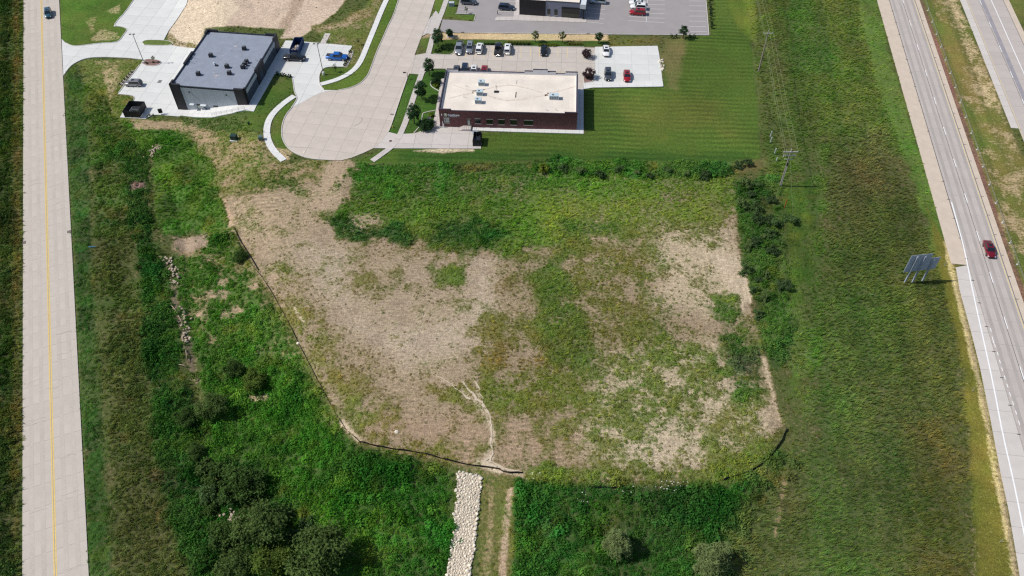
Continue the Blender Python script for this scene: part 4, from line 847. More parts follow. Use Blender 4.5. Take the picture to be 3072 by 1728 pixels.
# front: two openings, awnings, cabinets, lights
m_blind = mat('window blind', alb((196, 196, 188)), .7, var=.08)
for (a, b) in (((1152, 1158), (1236, 1232)), ((1382, 1178), (1446, 1250))):
    (x0, z1_), (x1, z0_) = B1.front(*za(a)[0]), B1.front(*za(b)[0])
    x0, x1 = x0, x0+1.1
    wn = B1.part('window', m_blind, (x0, x1, -.045, -.02, z0_+.0, z1_-.45))
    B1.part('frame', m_frame, (x0-.08, x1+.06, -.05, -.022, z1_-.45, z1_), (x0-.1, x0, -.05, -.022, z0_-.08, z1_), (x0-.1, x1+.06, -.05, -.022, z0_-.08, z0_), parent=wn)
m_awn = mat('white metal awning', alb((222, 228, 232)), .5, var=.04)
for (a, b) in (((1058, 1148), (1118, 1152)), ((1206, 1160), (1284, 1166))):
    (x0, zz), (x1, _) = B1.front(*za(a)[0]), B1.front(*za(b)[0])
    B1.part('awning', m_awn, (x0, x1, -.75, -.03, zz-.12, zz))
m_cab = mat('grey utility cabinet paint', alb((150, 160, 168)), .55, var=.06)
for (a, b, dep_) in (((1226, 1195), (1300, 1272), .5), ((1345, 1222), (1396, 1277), .6)):
    (x0, z1_), (x1, _) = B1.front(*za(a)[0]), B1.front(*za(b)[0]); gx, gy = B1.at(*za(b)[0], -1.9)
    g = B1.o+B1.ex*x0+B1.ey*-.5
    B1.part('utility_cabinet', m_cab, (x0, x0+.95, -dep_, -.03, Tz(g.x, g.y), z1_))
for a in ((1048, 990), (1560, 1032)):
    x0, zz = B1.front(*za(a)[0]); b = MB().cbox((x0, -.14, zz), (.28, .22, .3)); b.build('wall_light', m_frame, B1.root)
# roof plant
def condenser(bld, px, py, z, s=.95, h=1.0):
    x, y = bld.at(px, py, z+.4); u = empty('condenser_unit', (x, y, z), 0, bld.root)
    MB().taper(0, h, s, s, s*.92, s*.92).build('casing', m_unit, u)
    MB().cyl(0, 0, h, h+.06, s*.4, 14).build('fan_grille', m_fan, u)
    MB().tube([(s*.5, .15, .3), (s*.9, .15, .35), (s*.95, .15, .75), (s*.7, .15, .8)], .05, 6).build('pipe', m_pipe, u)
    return u
for p in ((1345, 488), (1805, 392), (1567, 640), (1600, 732), (1172, 742), (1838, 575), (1812, 612), (1786, 648)):
    condenser(B1, *za(p)[0], ZRf)
for p in ((1615, 412), (1105, 515), (1070, 580), (1960, 550), (1920, 640)):
    x, y = B1.at(*za(p)[0], ZRf+.3)
    MB().tube([(x, y, ZRf), (x, y, ZRf+.7), (x+.2, y-.05, ZRf+.85), (x+.4, y-.1, ZRf+.65)], .06, 6).build('vent_pipe', m_pipe, B1.root)
x, y = B1.at(*za((1388, 600))[0], ZRf+.2); MB().taper(0, .45, .6, .6, .35, .35).build('roof_vent', m_pipe, B1.root, loc=(x, y, ZRf))
x, y = B1.at(*za((1425, 632))[0], ZRf); B1.part('roof_hatch', m_unit, (x-.35, x+.35, y-.3, y+.3, ZRf, ZRf+.25))
for path in (((1665, 235), (1668, 290), (1690, 355), (1610, 410), (1530, 480), (1460, 540)), ((1710, 430), (1700, 500), (1735, 545)), ((1390, 660), (1385, 720), (1430, 765)), ((1540, 710), (1440, 780), (1300, 850), (1210, 920)), ((1450, 850), (1440, 930)), ((1690, 560), (1640, 620))):
    P = [B1.at(*p, ZRf) for p in za(*path)]; b = MB()
    for a, c in zip(P, P[1:]):
        a, c = Vector(a), Vector(c); nseg = max(1, int((c-a).length/.7))
        for k in range(nseg):
            if random.random() < .45: continue
            p = a+(c-a)*((k+random.random())/nseg); r = random.uniform(.06, .2); t = random.uniform(0, 3)
            b.add([(p.x+r*math.cos(t+i*1.05)*random.uniform(.6, 1.2), p.y+r*math.sin(t+i*1.05)*random.uniform(.6, 1.3), ZRf+.006) for i in range(6)], [tuple(range(6))])
    if b.v: tag(b.build('dust_stain', m_dust, roof1), kind='stuff')
x, y = B1.at(*za((1415, 768))[0], ZRf); MB().add([(x+.7*math.cos(t)*random.uniform(.6, 1.1), y+.35*math.sin(t), ZRf+.007) for t in np.linspace(0, 6, 12)], [tuple(range(12))]).build('dust_stain', m_dust, roof1)
x, y = B1.at(*za((1690, 360))[0], ZRf); MB().add([(x+.5*math.cos(t)*random.uniform(.6, 1.1), y+.3*math.sin(t), ZRf+.007) for t in np.linspace(0, 6, 12)], [tuple(range(12))]).build('dust_stain', m_dust, roof1)

# brick building
m_brick, n, b = nodes_of('dark red brick'); L = n.links.new
tc = n.nodes.new('ShaderNodeTexCoord'); mp = n.nodes.new('ShaderNodeMapping'); L(tc.outputs['Object'], mp.inputs[0]); mp.inputs['Rotation'].default_value = (math.pi/2, 0, 0)
bk = n.nodes.new('ShaderNodeTexBrick'); L(mp.outputs[0], bk.inputs[0]); bk.inputs['Scale'].default_value = 1; bk.inputs['Brick Width'].default_value = .3; bk.inputs['Row Height'].default_value = .1; bk.inputs['Mortar Size'].default_value = .008
bk.inputs['Color1'].default_value = (*alb((128, 74, 74)), 1); bk.inputs['Color2'].default_value = (*alb((96, 54, 56)), 1); bk.inputs['Mortar'].default_value = (*alb((120, 92, 90)), 1)
nz = n.nodes.new('ShaderNodeTexNoise'); nz.inputs['Scale'].default_value = .8; nz.inputs['Detail'].default_value = 6; L(tc.outputs['Object'], nz.inputs[0])
r_ = n.nodes.new('ShaderNodeMapRange'); r_.inputs[1].default_value = .3; r_.inputs[2].default_value = .7; r_.inputs[3].default_value = .85; r_.inputs[4].default_value = 1.15; L(nz.outputs[0], r_.inputs[0])
vm = n.nodes.new('ShaderNodeVectorMath'); vm.operation = 'SCALE'; L(bk.outputs[0], vm.inputs[0]); L(r_.outputs[0], vm.inputs['Scale']); L(vm.outputs[0], b.inputs['Base Color']); b.inputs['Roughness'].default_value = .85
m_cop2 = mat('slate parapet cap', (.06, .055, .075), .5, var=.1)
m_roofw = mat('white roof membrane', alb((238, 227, 213), .88), .8, var=.09, scale=.22, fine=.04, fscale=2, objrand=.07)
m_parw = mat('white parapet lining', alb((228, 228, 232)), .8, var=.04)
m_dirt = mat('roof dirt trail', alb((224, 209, 193)), .95, var=.15, scale=1.5, fine=.1, fscale=6)
m_dirtd = mat('dark roof dirt', alb((140, 118, 104)), .95, var=.2, scale=2)
m_sill = mat('stone sill', alb((180, 172, 164)), .8)
m_wglass = mat('dark green window glass', (.012, .02, .012), .06, spec=.8, var=.3)
FLp, FRp, BRp, BLp = [GZ(*p, 5.05) for p in zB((178, 740), (2240, 800), (2248, 192), (292, 148))]
B2 = Bld('brick_building', FLp, FRp, BRp, BLp); w2, d2 = B2.w, B2.d
tag(B2.root, 'low dark red brick building with bright white flat roof and lit sign letters', 'building')
ZT, ZR2 = 5.0, 4.5
B2.part('wall', m_brick, (0, w2, 0, .35, -.6, ZT-.12), (0, w2, d2-.35, d2, -.6, ZT-.12), (0, .35, .35, d2-.35, -.6, ZT-.12), (w2-.35, w2, .35, d2-.35, -.6, ZT-.12))
rf2 = B2.part('roof', m_roofw, (.35, w2-.35, .35, d2-.35, 4.0, ZR2))
B2.part('parapet_lining', m_parw, (.35, w2-.35, d2-.42, d2-.35, ZR2, ZT-.1), (.35, .42, .35, d2-.42, ZR2, ZT-.1), (w2-.42, w2-.35, .35, d2-.42, ZR2, ZT-.1))
xa = B2.front(*zB((362, 735))[0])[0]; xb = B2.front(*zB((2050, 790))[0])[0]
B2.part('parapet_cap', m_cop2, (xa, xb, -.06, .2, ZT-.12, ZT), (-.06, .2, .2, d2-.3, ZT-.12, ZT+.28), (w2-.34, w2+.06, .2, d2-.3, ZT-.12, ZT))
for x0, x1 in ((-.06, xa), (xb, w2+.06)):
    B2.part('raised_parapet', m_brick, (x0+.03, x1-.03, -.03, .32, ZT-.12, ZT+.28)); B2.part('parapet_cap', m_cop2, (x0, x1, -.08, .2, ZT+.28, ZT+.4))
xs_ = lambda p: B2.at(*zB(p)[0], 5.4)[0]
for a, bb, h_ in ((292, 465, .35), (465, 1455, 0), (1455, 1580, .35), (1580, 1800, .85), (1800, 1922, .35), (1922, 2065, -.1), (2065, 2248, .35)):
    x0, x1 = xs_((a, 170)), xs_((bb, 170))
    if h_ > 0:
        B2.part('raised_parapet', m_brick, (x0, x1, d2-.34, d2-.02, ZT-.12, ZT+h_)); B2.part('parapet_lining', m_parw, (x0, x1, d2-.43, d2-.345, ZT-.4, ZT+h_-.02))
    B2.part('parapet_cap', m_cop2, (x0, x1, d2-.3, d2+.06, ZT+h_-.12 if h_ <= 0 else ZT+h_, ZT+h_ if h_ <= 0 else ZT+h_+.12))
# membrane sheets, crickets' dirt trails
for (a, c) in (((400, 255), (640, 345)), ((960, 285), (1340, 355)), ((1065, 470), (1330, 560)), ((1340, 290), (2110, 720)), ((380, 350), (1020, 460))):
    (x0, y1_), (x1, y0_) = B2.at(*zB(a)[0], ZR2), B2.at(*zB(c)[0], ZR2); B2.part('roof_sheet', m_roofw, (x0, x1, y0_, y1_, ZR2, ZR2+.012), parent=rf2)
def trail(pts, w_, m):
    P = [Vector(B2.at(*p, ZR2)) for p in zB(*pts)]; P = [Vector((p.x, p.y)) for p in resample(P, .6)]; b = MB(); l = []
    for i, p in enumerate(P):
        t = (P[min(i+1, len(P)-1)]-P[max(i-1, 0)]).normalized(); nn = Vector((-t.y, t.x))*w_*random.uniform(.7, 2.4)
        l += [(p.x+nn.x, p.y+nn.y, ZR2+.02), (p.x-nn.x, p.y-nn.y, ZR2+.02)]
    b.add(l, [(2*i, 2*i+1, 2*i+3, 2*i+2) for i in range(len(P)-1)]).build('dirt_trail', m, rf2)
for pts, w_, m in ((((390, 370), (500, 410), (690, 462)), .1, m_dirt), (((690, 462), (860, 438), (1030, 400), (1200, 370), (1330, 382)), .12, m_dirt), (((1330, 382), (1530, 430), (1730, 490)), .12, m_dirt), (((330, 570), (520, 520), (690, 490)), .09, m_dirt),
                  (((880, 515), (1020, 565), (1180, 600), (1400, 590), (1600, 550), (1770, 525)), .13, m_dirt), (((1800, 495), (1960, 465), (2100, 425), (2215, 385)), .12, m_dirt), (((690, 463), (740, 458)), .12, m_dirtd), (((1755, 528), (1800, 515)), .18, m_dirtd), (((830, 440), (870, 436)), .08, m_dirtd), (((1900, 570), (2060, 600)), .08, m_dirt)):
    trail(pts, w_, m)
m_ac = mat('pale grey air handler', alb((196, 214, 222)), .5, var=.06)
m_acg = mat('air handler grille', (.16, .18, .19), .6)
def aircon(px, py, L_=1.5, W_=1.3, H_=1.15):
    x, y = B2.at(px, py, ZR2+H_); u = empty('air_handler', (x, y, ZR2), 0, B2.root)
    MB().cbox((0, 0, H_/2+.1), (L_, W_, H_-.1)).build('casing', m_ac, u)
    MB().cbox((0, 0, .07), (L_*.9, W_*.9, .14)).build('curb', m_parw, u)
    for k in range(5): MB().cbox((-L_*.36+k*L_*.18, -W_/2-.012, H_*.55), (L_*.12, .03, H_*.62)).build('grille', m_acg, u)
    MB().cyl(-L_*.12, -W_*.1, H_+.05, H_+.1, .26, 14).build('fan', m_unit, u)
    MB().cbox((-L_*.12, -W_*.1, H_+.105), (.05, .5, .02)).build('fan_blade', m_ac, u)
for p in ((815, 310), (788, 455), (765, 575), (1895, 515)): aircon(*zB(p)[0], L_=2.4 if p[0] > 1800 else 1.6)
for p in ((580, 385), (548, 545), (1770, 740), (1910, 735)):
    x, y = B2.at(*zB(p)[0], ZR2+.2); MB().tube([(x, y, ZR2), (x, y, ZR2+.5), (x+.15, y-.1, ZR2+.62), (x+.3, y-.2, ZR2+.45)], .055, 6).build('vent_pipe', m_pipe, B2.root)
for p in ((688, 462), (683, 490), (1800, 497)):
    x, y = B2.at(*zB(p)[0], ZR2); MB().cyl(x, y, ZR2, ZR2+.15, .18, 8).build('roof_drain', m_dirtd, B2.root)
x, y = B2.at(*zB((1036, 470))[0], ZR2+.1)
sk = empty('satellite_mount', (x, y, ZR2), 0, B2.root)
MB().box(-.6, .6, -.4, .4, 0, .08).box(-.5, -.2, -.3, .3, .08, .25).box(.1, .5, -.3, .3, .08, .25).build('ballast_tray', m_unit, sk); MB().cyl(0, .1, .08, 1.7, .04, 6).build('mast', m_fan, sk); MB().cbox((0, .1, 1.72), (.5, .12, .06)).build('mast_head', m_fan, sk)
# front windows and door
for k, (a, c) in enumerate((((714, 878), (805, 945)), ((888, 885), (983, 953)), ((1063, 888), (1160, 960)), ((1243, 892), (1340, 965)), ((1445, 900), (1580, 968)), ((247, 855), (346, 933)))):
    (x0, z1_), (x1, z0_) = B2.front(*zB(a)[0]), B2.front(*zB(c)[0])
    wn = B2.part('window', m_blind if k == 5 else m_wglass, (x0+.08, x1-.08, -.02, .0, z0_+.1, z1_-.05))
    fr = [(x0, x1, -.05, -.021, z1_-.08, z1_+.04), (x0, x0+.09, -.05, -.021, z0_, z1_), (x1-.09, x1, -.05, -.021, z0_, z1_), (x0, x1, -.05, -.021, z0_+.02, z0_+.14)]
    if k == 5: fr += [((x0+x1)/2-.35, (x0+x1)/2-.28, -.05, -.021, z0_, z1_), (x0, x1, -.052, -.021, z1_-.75, z1_-.66)]
    else: fr += [(x0, x1, -.05, -.021, z0_+.38, z0_+.44)]
    B2.part('frame', m_frame, *fr, parent=wn); B2.part('sill', m_sill, (x0-.06, x1+.06, -.1, -.001, z0_-.14, z0_), parent=wn); B2.part('lintel', m_sill, (x0-.06, x1+.06, -.06, -.001, z1_+.05, z1_+.2), parent=wn)
(x0, z1_), (x1, z0_) = B2.front(*zB((597, 880))[0]), B2.front(*zB((655, 975))[0])
dr = B2.part('door', m_blind, (x0+.14, x1-.14, -.03, -.001, z0_+.15, z1_-.3)); B2.part('frame', m_frame, (x0, x1, -.06, -.032, z1_-.3, z1_), (x0, x0+.14, -.06, -.032, z0_, z1_), (x1-.14, x1, -.06, -.032, z0_, z1_), (x0, x1, -.06, -.032, z0_, z0_+.15), parent=dr)
B2.part('lintel', m_sill, (x0-.06, x1+.06, -.06, -.001, z1_+.02, z1_+.14), parent=dr)
# stoop with steps and railing
m_rail = mat('brown metal railing', (.2, .17, .14), .5, metal=.3)
xs0 = B2.front(*zB((540, 1000))[0])[0]; xs1 = B2.front(*zB((665, 1000))[0])[0]; zs = z0_
B2.part('stoop', m_oldwalk, (xs0, xs1, -1.6, -.001, -.1, max(.35, zs)), (xs0-.4, xs0, -1.6, -.001, -.1, max(.35, zs)*.66), (xs0-.8, xs0-.4, -1.6, -.001, -.1, max(.35, zs)*.33))
zt_ = max(.35, zs); b = MB()
for x in np.linspace(xs0, xs1, 5): b.cyl(x, -1.55, zt_, zt_+1.0, .025, 6)
b.tube([(xs0-.9, -1.55, .95), (xs0, -1.55, zt_+1.0), (xs1, -1.55, zt_+1.0), (xs1, -.1, zt_+1.0)], .03, 6).tube([(xs0-.9, -1.55, .5), (xs0, -1.55, zt_+.5), (xs1, -1.55, zt_+.5), (xs1, -.1, zt_+.5)], .02, 6).cyl(xs0-.9, -1.55, 0, .95, .025, 6)
b.build('stoop_railing', m_rail, B2.root)
# sign: disc emblem and letters
m_sign = mat('white sign letters', alb((236, 240, 246), .95), .5, var=.03); m_disc = mat('gold emblem face', alb((196, 184, 160)), .5, var=.08, scale=3)
def lettering(body, size, x, z, y, parent, m, spacing=1.0):
    cu = bpy.data.curves.new('lettering', 'FONT'); cu.body = body; cu.size = size; cu.extrude = .04; cu.space_character = spacing; cu.align_x = 'LEFT'; cu.offset = .012
    tmp = bpy.data.objects.new('lettering', cu); COL.objects.link(tmp); dg = bpy.context.evaluated_depsgraph_get(); me = bpy.data.meshes.new_from_object(tmp.evaluated_get(dg)); bpy.data.objects.remove(tmp)
    me.materials.clear(); me.materials.append(m); o = link('lettering', me, parent); o.location = (x, y, z); o.rotation_euler = (math.pi/2, 0, 0); return o
sg = empty('wall_sign', (0, 0, 0), 0, B2.root)
xc, zc_ = B2.front(*zB((283, 810))[0])
MB().tube([(xc, -.01, zc_), (xc, -.12, zc_)], .62, 20).build('emblem_rim', m_frame, sg); MB().tube([(xc, -.11, zc_), (xc, -.16, zc_)], .5, 20).build('emblem_disc', m_disc, sg); MB().tube([(xc, -.15, zc_), (xc, -.19, zc_)], .14, 12).build('emblem_boss', m_sign, sg)
xl, zl_ = B2.front(*zB((320, 828))[0]); xr, _ = B2.front(*zB((487, 828))[0])
o = lettering('StackStone', .78, xl, zl_, -.07, sg, m_sign); o.scale.x = (xr-xl)/max(.1, o.dimensions.x)
xl2, zl2 = B2.front(*zB((357, 842))[0]); xr2, _ = B2.front(*zB((452, 842))[0]); o = lettering('REALTY', .26, xl2, zl2, -.06, sg, m_sign, 1.6); o.scale.x = (xr2-xl2)/max(.1, o.dimensions.x)
x, z_ = B2.front(*zB((224, 812))[0]); MB().cbox((x, -.1, z_), (.14, .2, .4)).build('wall_light', m_sign, B2.root)
x, _ = B2.front(*zB((243, 990))[0]); MB().tube([(x, -.08, 0), (x, -.08, 1.6)], .06, 6).build('downpipe', m_sign, B2.root)

# shop at the top edge
m_blk = mat('black metal siding', (.012, .012, .017), .45, var=.2, scale=.5)
m_sgrey = mat('grey shop wall', alb((140, 142, 158)), .7, var=.05, scale=.8)
FL3 = G(*zD((1333, 228))[0]); FR3 = G(*zD((2258, 291))[0]); e = (FR3-FL3).normalized(); ey = Vector((-e.y, e.x, 0))
B3 = Bld('shop_building', FL3, FR3, FR3+ey*22, FL3+ey*22); w3, d3 = B3.w, B3.d
tag(B3.root, 'black and grey shop building cut off by the top of the picture', 'building')
x1_, _ = B3.front(*zD((1732, 245))[0]); x2_, _ = B3.front(*zD((1978, 270))[0]); _, zt3 = B3.front(*zD((1980, 105))[0]); _, zw = B3.front(*zD((1735, 15))[0])
ZT3 = max(4.2, zw)
B3.part('wall', m_sgrey, (0, w3, .05, d3, -.2, ZT3-.25))
B3.part('black_siding', m_blk, (-.06, x1_-.02, -.1, .05, -.1, ZT3+.05)); B3.part('grey_wall', m_sgrey, (x1_, x2_, -.02, .05, -.1, ZT3-.05))
B3.part('storefront_glass', m_wglass, (x2_, w3, -.015, .05, .3, zt3)); B3.part('storefront_base', m_dark, (x2_, w3, -.03, .05, -.1, .3)); B3.part('wall_band', m_sgrey, (x2_, w3, -.02, .05, zt3, ZT3-.05))
B3.part('roof', m_roofw, (.2, w3-.2, .3, d3-.2, ZT3-.24, ZT3-.12)); B3.part('coping', m_cop, (x1_, w3, -.05, .3, ZT3-.05, ZT3+.03), (0, .25, .3, d3, ZT3-.25, ZT3), (w3-.25, w3, .3, d3, ZT3-.25, ZT3))
for k, (a, c) in enumerate((((1762, 135), (1808, 228)), ((1870, 143), (1918, 237)))):
    (x0, z1_), (xx, z0_) = B3.front(*zD(a)[0]), B3.front(*zD(c)[0]); wn = B3.part('window', m_wglass, (x0, xx, -.05, -.021, z0_, z1_)); B3.part('sill', m_sill, (x0-.08, xx+.08, -.12, -.021, z0_-.12, z0_), parent=wn)
xcol, _ = B3.front(*zD((2318, 300))[0])
B3.part('canopy', m_awn, (w3+.02, xcol+.5, -.3, d3*.5, zt3-.1, ZT3-.2)); B3.part('canopy_beam', m_blk, (x2_, xcol+.6, -.35, -.1, zt3-.35, zt3-.1)); B3.part('canopy_column', m_blk, (xcol-.15, xcol+.15, -.3, 0, .6, zt3-.35), (xcol-.25, xcol+.25, -.35, .05, .1, .6))
x0, _ = B3.front(*zD((1000, 260))[0]); MB().cyl(x0, -.6, .1, 1.2, .09, 8).build('bollard_post', m_blk, B3.root)

# ---------------------------------------------------------------- vehicles
m_tyre = mat('tyre rubber', (.018, .018, .02), .85); m_rim = mat('alloy rim', (.35, .36, .37), .35, metal=.8); m_cglass = mat('car glass', (.012, .017, .022), .05, spec=.9, var=.05)
m_lamp = mat('headlamp lens', (.75, .77, .8), .15, spec=.8); m_tail = mat('tail lamp lens', (.3, .01, .012), .2, spec=.7); m_trim = mat('black trim', (.02, .02, .02), .6); m_bed = mat('bed liner', (.03, .032, .035), .8)
def paintm(n_, c, metal=.25): return mat('car paint '+n_, c, .3, metal, var=.03, fine=.02, coat=.7)
CARS = {}
def loft(b, st):
    """Body shell: stations (x, half width, bottom z, shoulder z, top z)."""
    k = len(b.v); npt = 10
    for x, hw_, zb_, zs_, zt_ in st:
        for (fy_, z) in ((-.82, zb_), (-.97, zb_+.12), (-1, (zb_+zs_)/2), (-.98, zs_), (-.84, zt_-.02), (-.3, zt_+.015), (.3, zt_+.015), (.84, zt_-.02), (.98, zs_), (1, (zb_+zs_)/2), (.97, zb_+.12), (.82, zb_)): b.v.append((x, fy_*hw_, z))
    npt = 12
    for i in range(len(st)-1):
        for j in range(npt-1): b.f.append((k+i*npt+j, k+i*npt+j+1, k+(i+1)*npt+j+1, k+(i+1)*npt+j))
        b.f.append((k+i*npt+npt-1, k+i*npt, k+(i+1)*npt, k+(i+1)*npt+npt-1))
    b.f.append(tuple(k+j for j in range(npt))); b.f.append(tuple(k+(len(st)-1)*npt+j for j in range(npt))[::-1])
def car_meshes(kind, pm):
    """All the meshes of one vehicle in local space: +x is forward."""
    P = []
    if kind == 'sedan':
        L_, W_, H_ = 4.75, 1.84, 1.45; st = [(-2.37, .72, .35, .75, .86), (-2.25, .86, .28, .82, .98), (-1.5, .91, .22, .84, 1.0), (0, .92, .2, .82, .97), (.95, .92, .2, .8, .95), (1.9, .88, .22, .72, .82), (2.25, .78, .26, .62, .72), (2.37, .6, .32, .52, .6)]
        cab = (-1.75, 1.05, -1.05, .3, .96); wb = (1.45, -1.4)
    elif kind == 'suv':
        L_, W_, H_ = 4.75, 1.9, 1.72; st = [(-2.36, .78, .42, .85, 1.0), (-2.28, .9, .34, .92, 1.08), (-1.4, .94, .26, .95, 1.1), (0, .95, .24, .93, 1.07), (1.0, .95, .24, .92, 1.05), (1.95, .91, .28, .85, .96), (2.28, .8, .34, .72, .84), (2.37, .64, .4, .6, .7)]
        cab = (-2.28, 1.1, -1.95, .45, 1.06); wb = (1.48, -1.42)
    else:
        L_, W_, H_ = 5.8, 2.02, 1.92; st = [(-2.9, .94, .5, .95, 1.12), (-2.8, .98, .42, 1.0, 1.18), (-1.0, 1.0, .36, 1.02, 1.2), (.3, 1.0, .34, 1.02, 1.18), (1.3, 1.0, .34, 1.0, 1.16), (2.5, .96, .36, .96, 1.1), (2.82, .9, .4, .86, 1.02), (2.92, .8, .48, .72, .86)]
        cab = (-.95, 1.55, -.75, .85, 1.17); wb = (1.85, -1.75)
    b = MB(); loft(b, st); P.append(('body', b.mesh('body', pm, True), []))
    x0, x1, r0, r1, zb_ = cab; hb, hr = W_/2*.93, W_/2*.74
    b = MB().add([(x0, -hb, zb_), (x1, -hb, zb_), (x1, hb, zb_), (x0, hb, zb_), (r0, -hr, H_-.05), (r1, -hr, H_-.05), (r1, hr, H_-.05), (r0, hr, H_-.05), (r0+.25, -hr*.8, H_), (r1-.25, -hr*.8, H_), (r1-.25, hr*.8, H_), (r0+.25, hr*.8, H_)],
                 [(0, 1, 5, 4), (1, 2, 6, 5), (2, 3, 7, 6), (3, 0, 4, 7), (4, 5, 9, 8), (5, 6, 10, 9), (6, 7, 11, 10), (7, 4, 8, 11), (8, 9, 10, 11)])
    P.append(('cabin', b.mesh('cabin', pm), []))
    def pane(a, b_, c, d, inset):
        a, b_, c, d = [Vector(v) for v in (a, b_, c, d)]; m_ = (a+b_+c+d)/4; nn = (b_-a).cross(d-a).normalized()*.015
        if nn.dot(m_-Vector((0, 0, 1))) < 0: nn = -nn
        return [tuple(v+(m_-v)*inset+nn) for v in (a, b_, c, d)]
    zt_ = H_-.05
    for nm, q in (('windshield', pane((x1, -hb, zb_), (x1, hb, zb_), (r1, hr, zt_), (r1, -hr, zt_), .07)), ('rear_window', pane((x0, -hb, zb_), (x0, hb, zb_), (r0, hr, zt_), (r0, -hr, zt_), .12)),
                  ('side_window', pane((x0, -hb, zb_), (x1, -hb, zb_), (r1, -hr, zt_), (r0, -hr, zt_), .12)), ('side_window', pane((x0, hb, zb_), (x1, hb, zb_), (r1, hr, zt_), (r0, hr, zt_), .12))):
        P.append((nm, MB().add(q, [(0, 1, 2, 3)]).mesh(nm, m_cglass), []))
    if kind != 'pickup': P.append(('sunroof', MB().box(r1-1.0, r1-.3, -hr*.55, hr*.55, H_+.003, H_+.012).mesh('sunroof', m_cglass), []))
    else: P.append(('cargo_bed', MB().box(-2.72, -1.02, -.78, .78, 1.16, 1.205).mesh('cargo_bed', m_bed), []))
    rr = .34 if kind != 'pickup' else .41
    for wx in wb:
        for sy in (-1, 1):
            t = MB().tube([(0, sy*.11, 0), (0, -sy*.11, 0)], rr, 16).mesh('wheel', m_tyre); h_ = MB().tube([(0, sy*.1, 0), (0, sy*.125, 0)], rr*.62, 12).mesh('rim', m_rim)
            P.append(('wheel', t, [('rim', h_)], (wx, sy*(W_/2-.1), rr)))
    xf = st[-2][0]; zf = st[-2][4]
    for sy in (-1, 1):
        P.append(('headlight', MB().taper(-.1, .06, .3, .34, .22, .3).mesh('headlight', m_lamp), [], (xf-.06, sy*W_*.35, zf-.1)))
        P.append(('tail_light', MB().cbox((0, 0, 0), (.1, .28, .2)).mesh('tail_light', m_tail), [], (st[1][0]-.03, sy*W_*.36, st[1][4]-.22)))
        P.append(('mirror', MB().cbox((0, 0, 0), (.16, .2, .14)).mesh('mirror', pm), [], (x1-.35, sy*(W_/2+.08), zb_+.08)))
    P.append(('bumper', MB().cbox((0, 0, 0), (.12, W_*.7, .2)).mesh('bumper', m_trim), [], (st[-1][0]-.02, 0, .42)))
    return P
def vehicle(name, kind, pm, px, py, head, label, group=None, zc_=.75):
    g = GZ(px, py, 0)
    for _ in range(6): g = GZ(px, py, Tz(g.x, g.y)+zc_)
    key = (kind, pm.name)
    if key not in CARS: CARS[key] = car_meshes(kind, pm)
    r = empty(name, (g.x, g.y, Tz(g.x, g.y)+.034), math.pi/2-head*D2R); tag(r, label, {'pickup': 'pickup'}.get(kind, 'car'), group)
    for p in CARS[key]:
        o = link(p[0], p[1], r)
        if len(p) > 3: o.location = p[3]
        for nm, me_ in p[2]: link(nm, me_, o)
    return r
silver = paintm('silver', (.36, .38, .41), .5); black = paintm('black', (.012, .013, .016)); navy = paintm('navy', (.02, .035, .07)); white = paintm('white', (.78, .78, .77), 0); red = paintm('red', (.38, .012, .022)); blue = paintm('blue', (.012, .13, .48)); teal = paintm('teal', (.025, .09, .13)); pale = paintm('pale blue', (.5, .58, .62), .3); grey = paintm('grey', (.09, .10, .12), .4); maroon = paintm('maroon', (.2, .01, .022), .3); bronze = paintm('bronze grey', (.27, .25, .25), .5)
lotg = 'cars parked at the brick building'
vehicle('moving_car', 'suv', teal, 144, 39, 180+RAZ, 'dark teal car driving on the concrete road at the upper left')
vehicle('parked_car', 'suv', bronze, *z1((1143, 712))[0], -86, 'grey-brown sport utility car parked west of the dark office building')
vehicle('pickup_truck', 'pickup', black, *zK((395, 745))[0], 95, 'black pickup truck parked beside the blue waste container')
vehicle('pickup_truck', 'pickup', blue, *zK((1545, 725))[0], 95, 'bright blue pickup truck parked in the white concrete lot')
S = 180+4.24; Nn = 4.24
vehicle('pickup_truck', 'pickup', silver, *zD((400, 735))[0], S, 'silver pickup at the left end of the brick building parking row', lotg)
vehicle('parked_car', 'suv', silver, *zD((562, 735))[0], S, 'silver car second from left in the parking row, dark sunroof', lotg)
vehicle('parked_car', 'suv', white, *zD((712, 738))[0], Nn+2, 'white car third from left in the parking row', lotg)
vehicle('pickup_truck', 'pickup', black, *zD((1002, 752))[0], Nn, 'black pickup parked nose-in beside a white car', lotg)
vehicle('parked_car', 'suv', white, *zD((1145, 748))[0], Nn, 'white car parked right of the black pickup', lotg)
vehicle('parked_car', 'sedan', black, *zD((1710, 770))[0], S, 'lone black car in front of the clipped hedge', lotg)
for (x, y, pm, k, nm) in ((352, 1095, grey, 'sedan', 'dark grey'), (482, 1078, navy, 'suv', 'dark navy'), (625, 1088, white, 'sedan', 'white'), (786, 1096, red, 'sedan', 'red')):
    vehicle('parked_car', k, pm, *zD((x, y))[0], S, f'{nm} car half hidden behind the brick building parapet', lotg)
vehicle('parked_car', 'sedan', white, *zC((1490, 240))[0], S, 'white sedan in the new pale concrete lot near the green verge', lotg)
vehicle('parked_car', 'suv', grey, *zC((1515, 572))[0], S, 'dark grey sport utility car in the new pale concrete lot', lotg)
vehicle('parked_car', 'sedan', red, *zC((1782, 590))[0], S, 'red car parked alone in the new pale concrete lot', lotg)
vehicle('moving_car', 'sedan', maroon, 2969, 746, 180+az_h, 'dark red car driving on the highway beside the cable barrier')
EA = 98
ag = 'cars parked on the asphalt lot'
vehicle('parked_car', 'suv', navy, *zD((1130, 108))[0], EA, 'black sport utility car parked left of the shop on asphalt', ag)
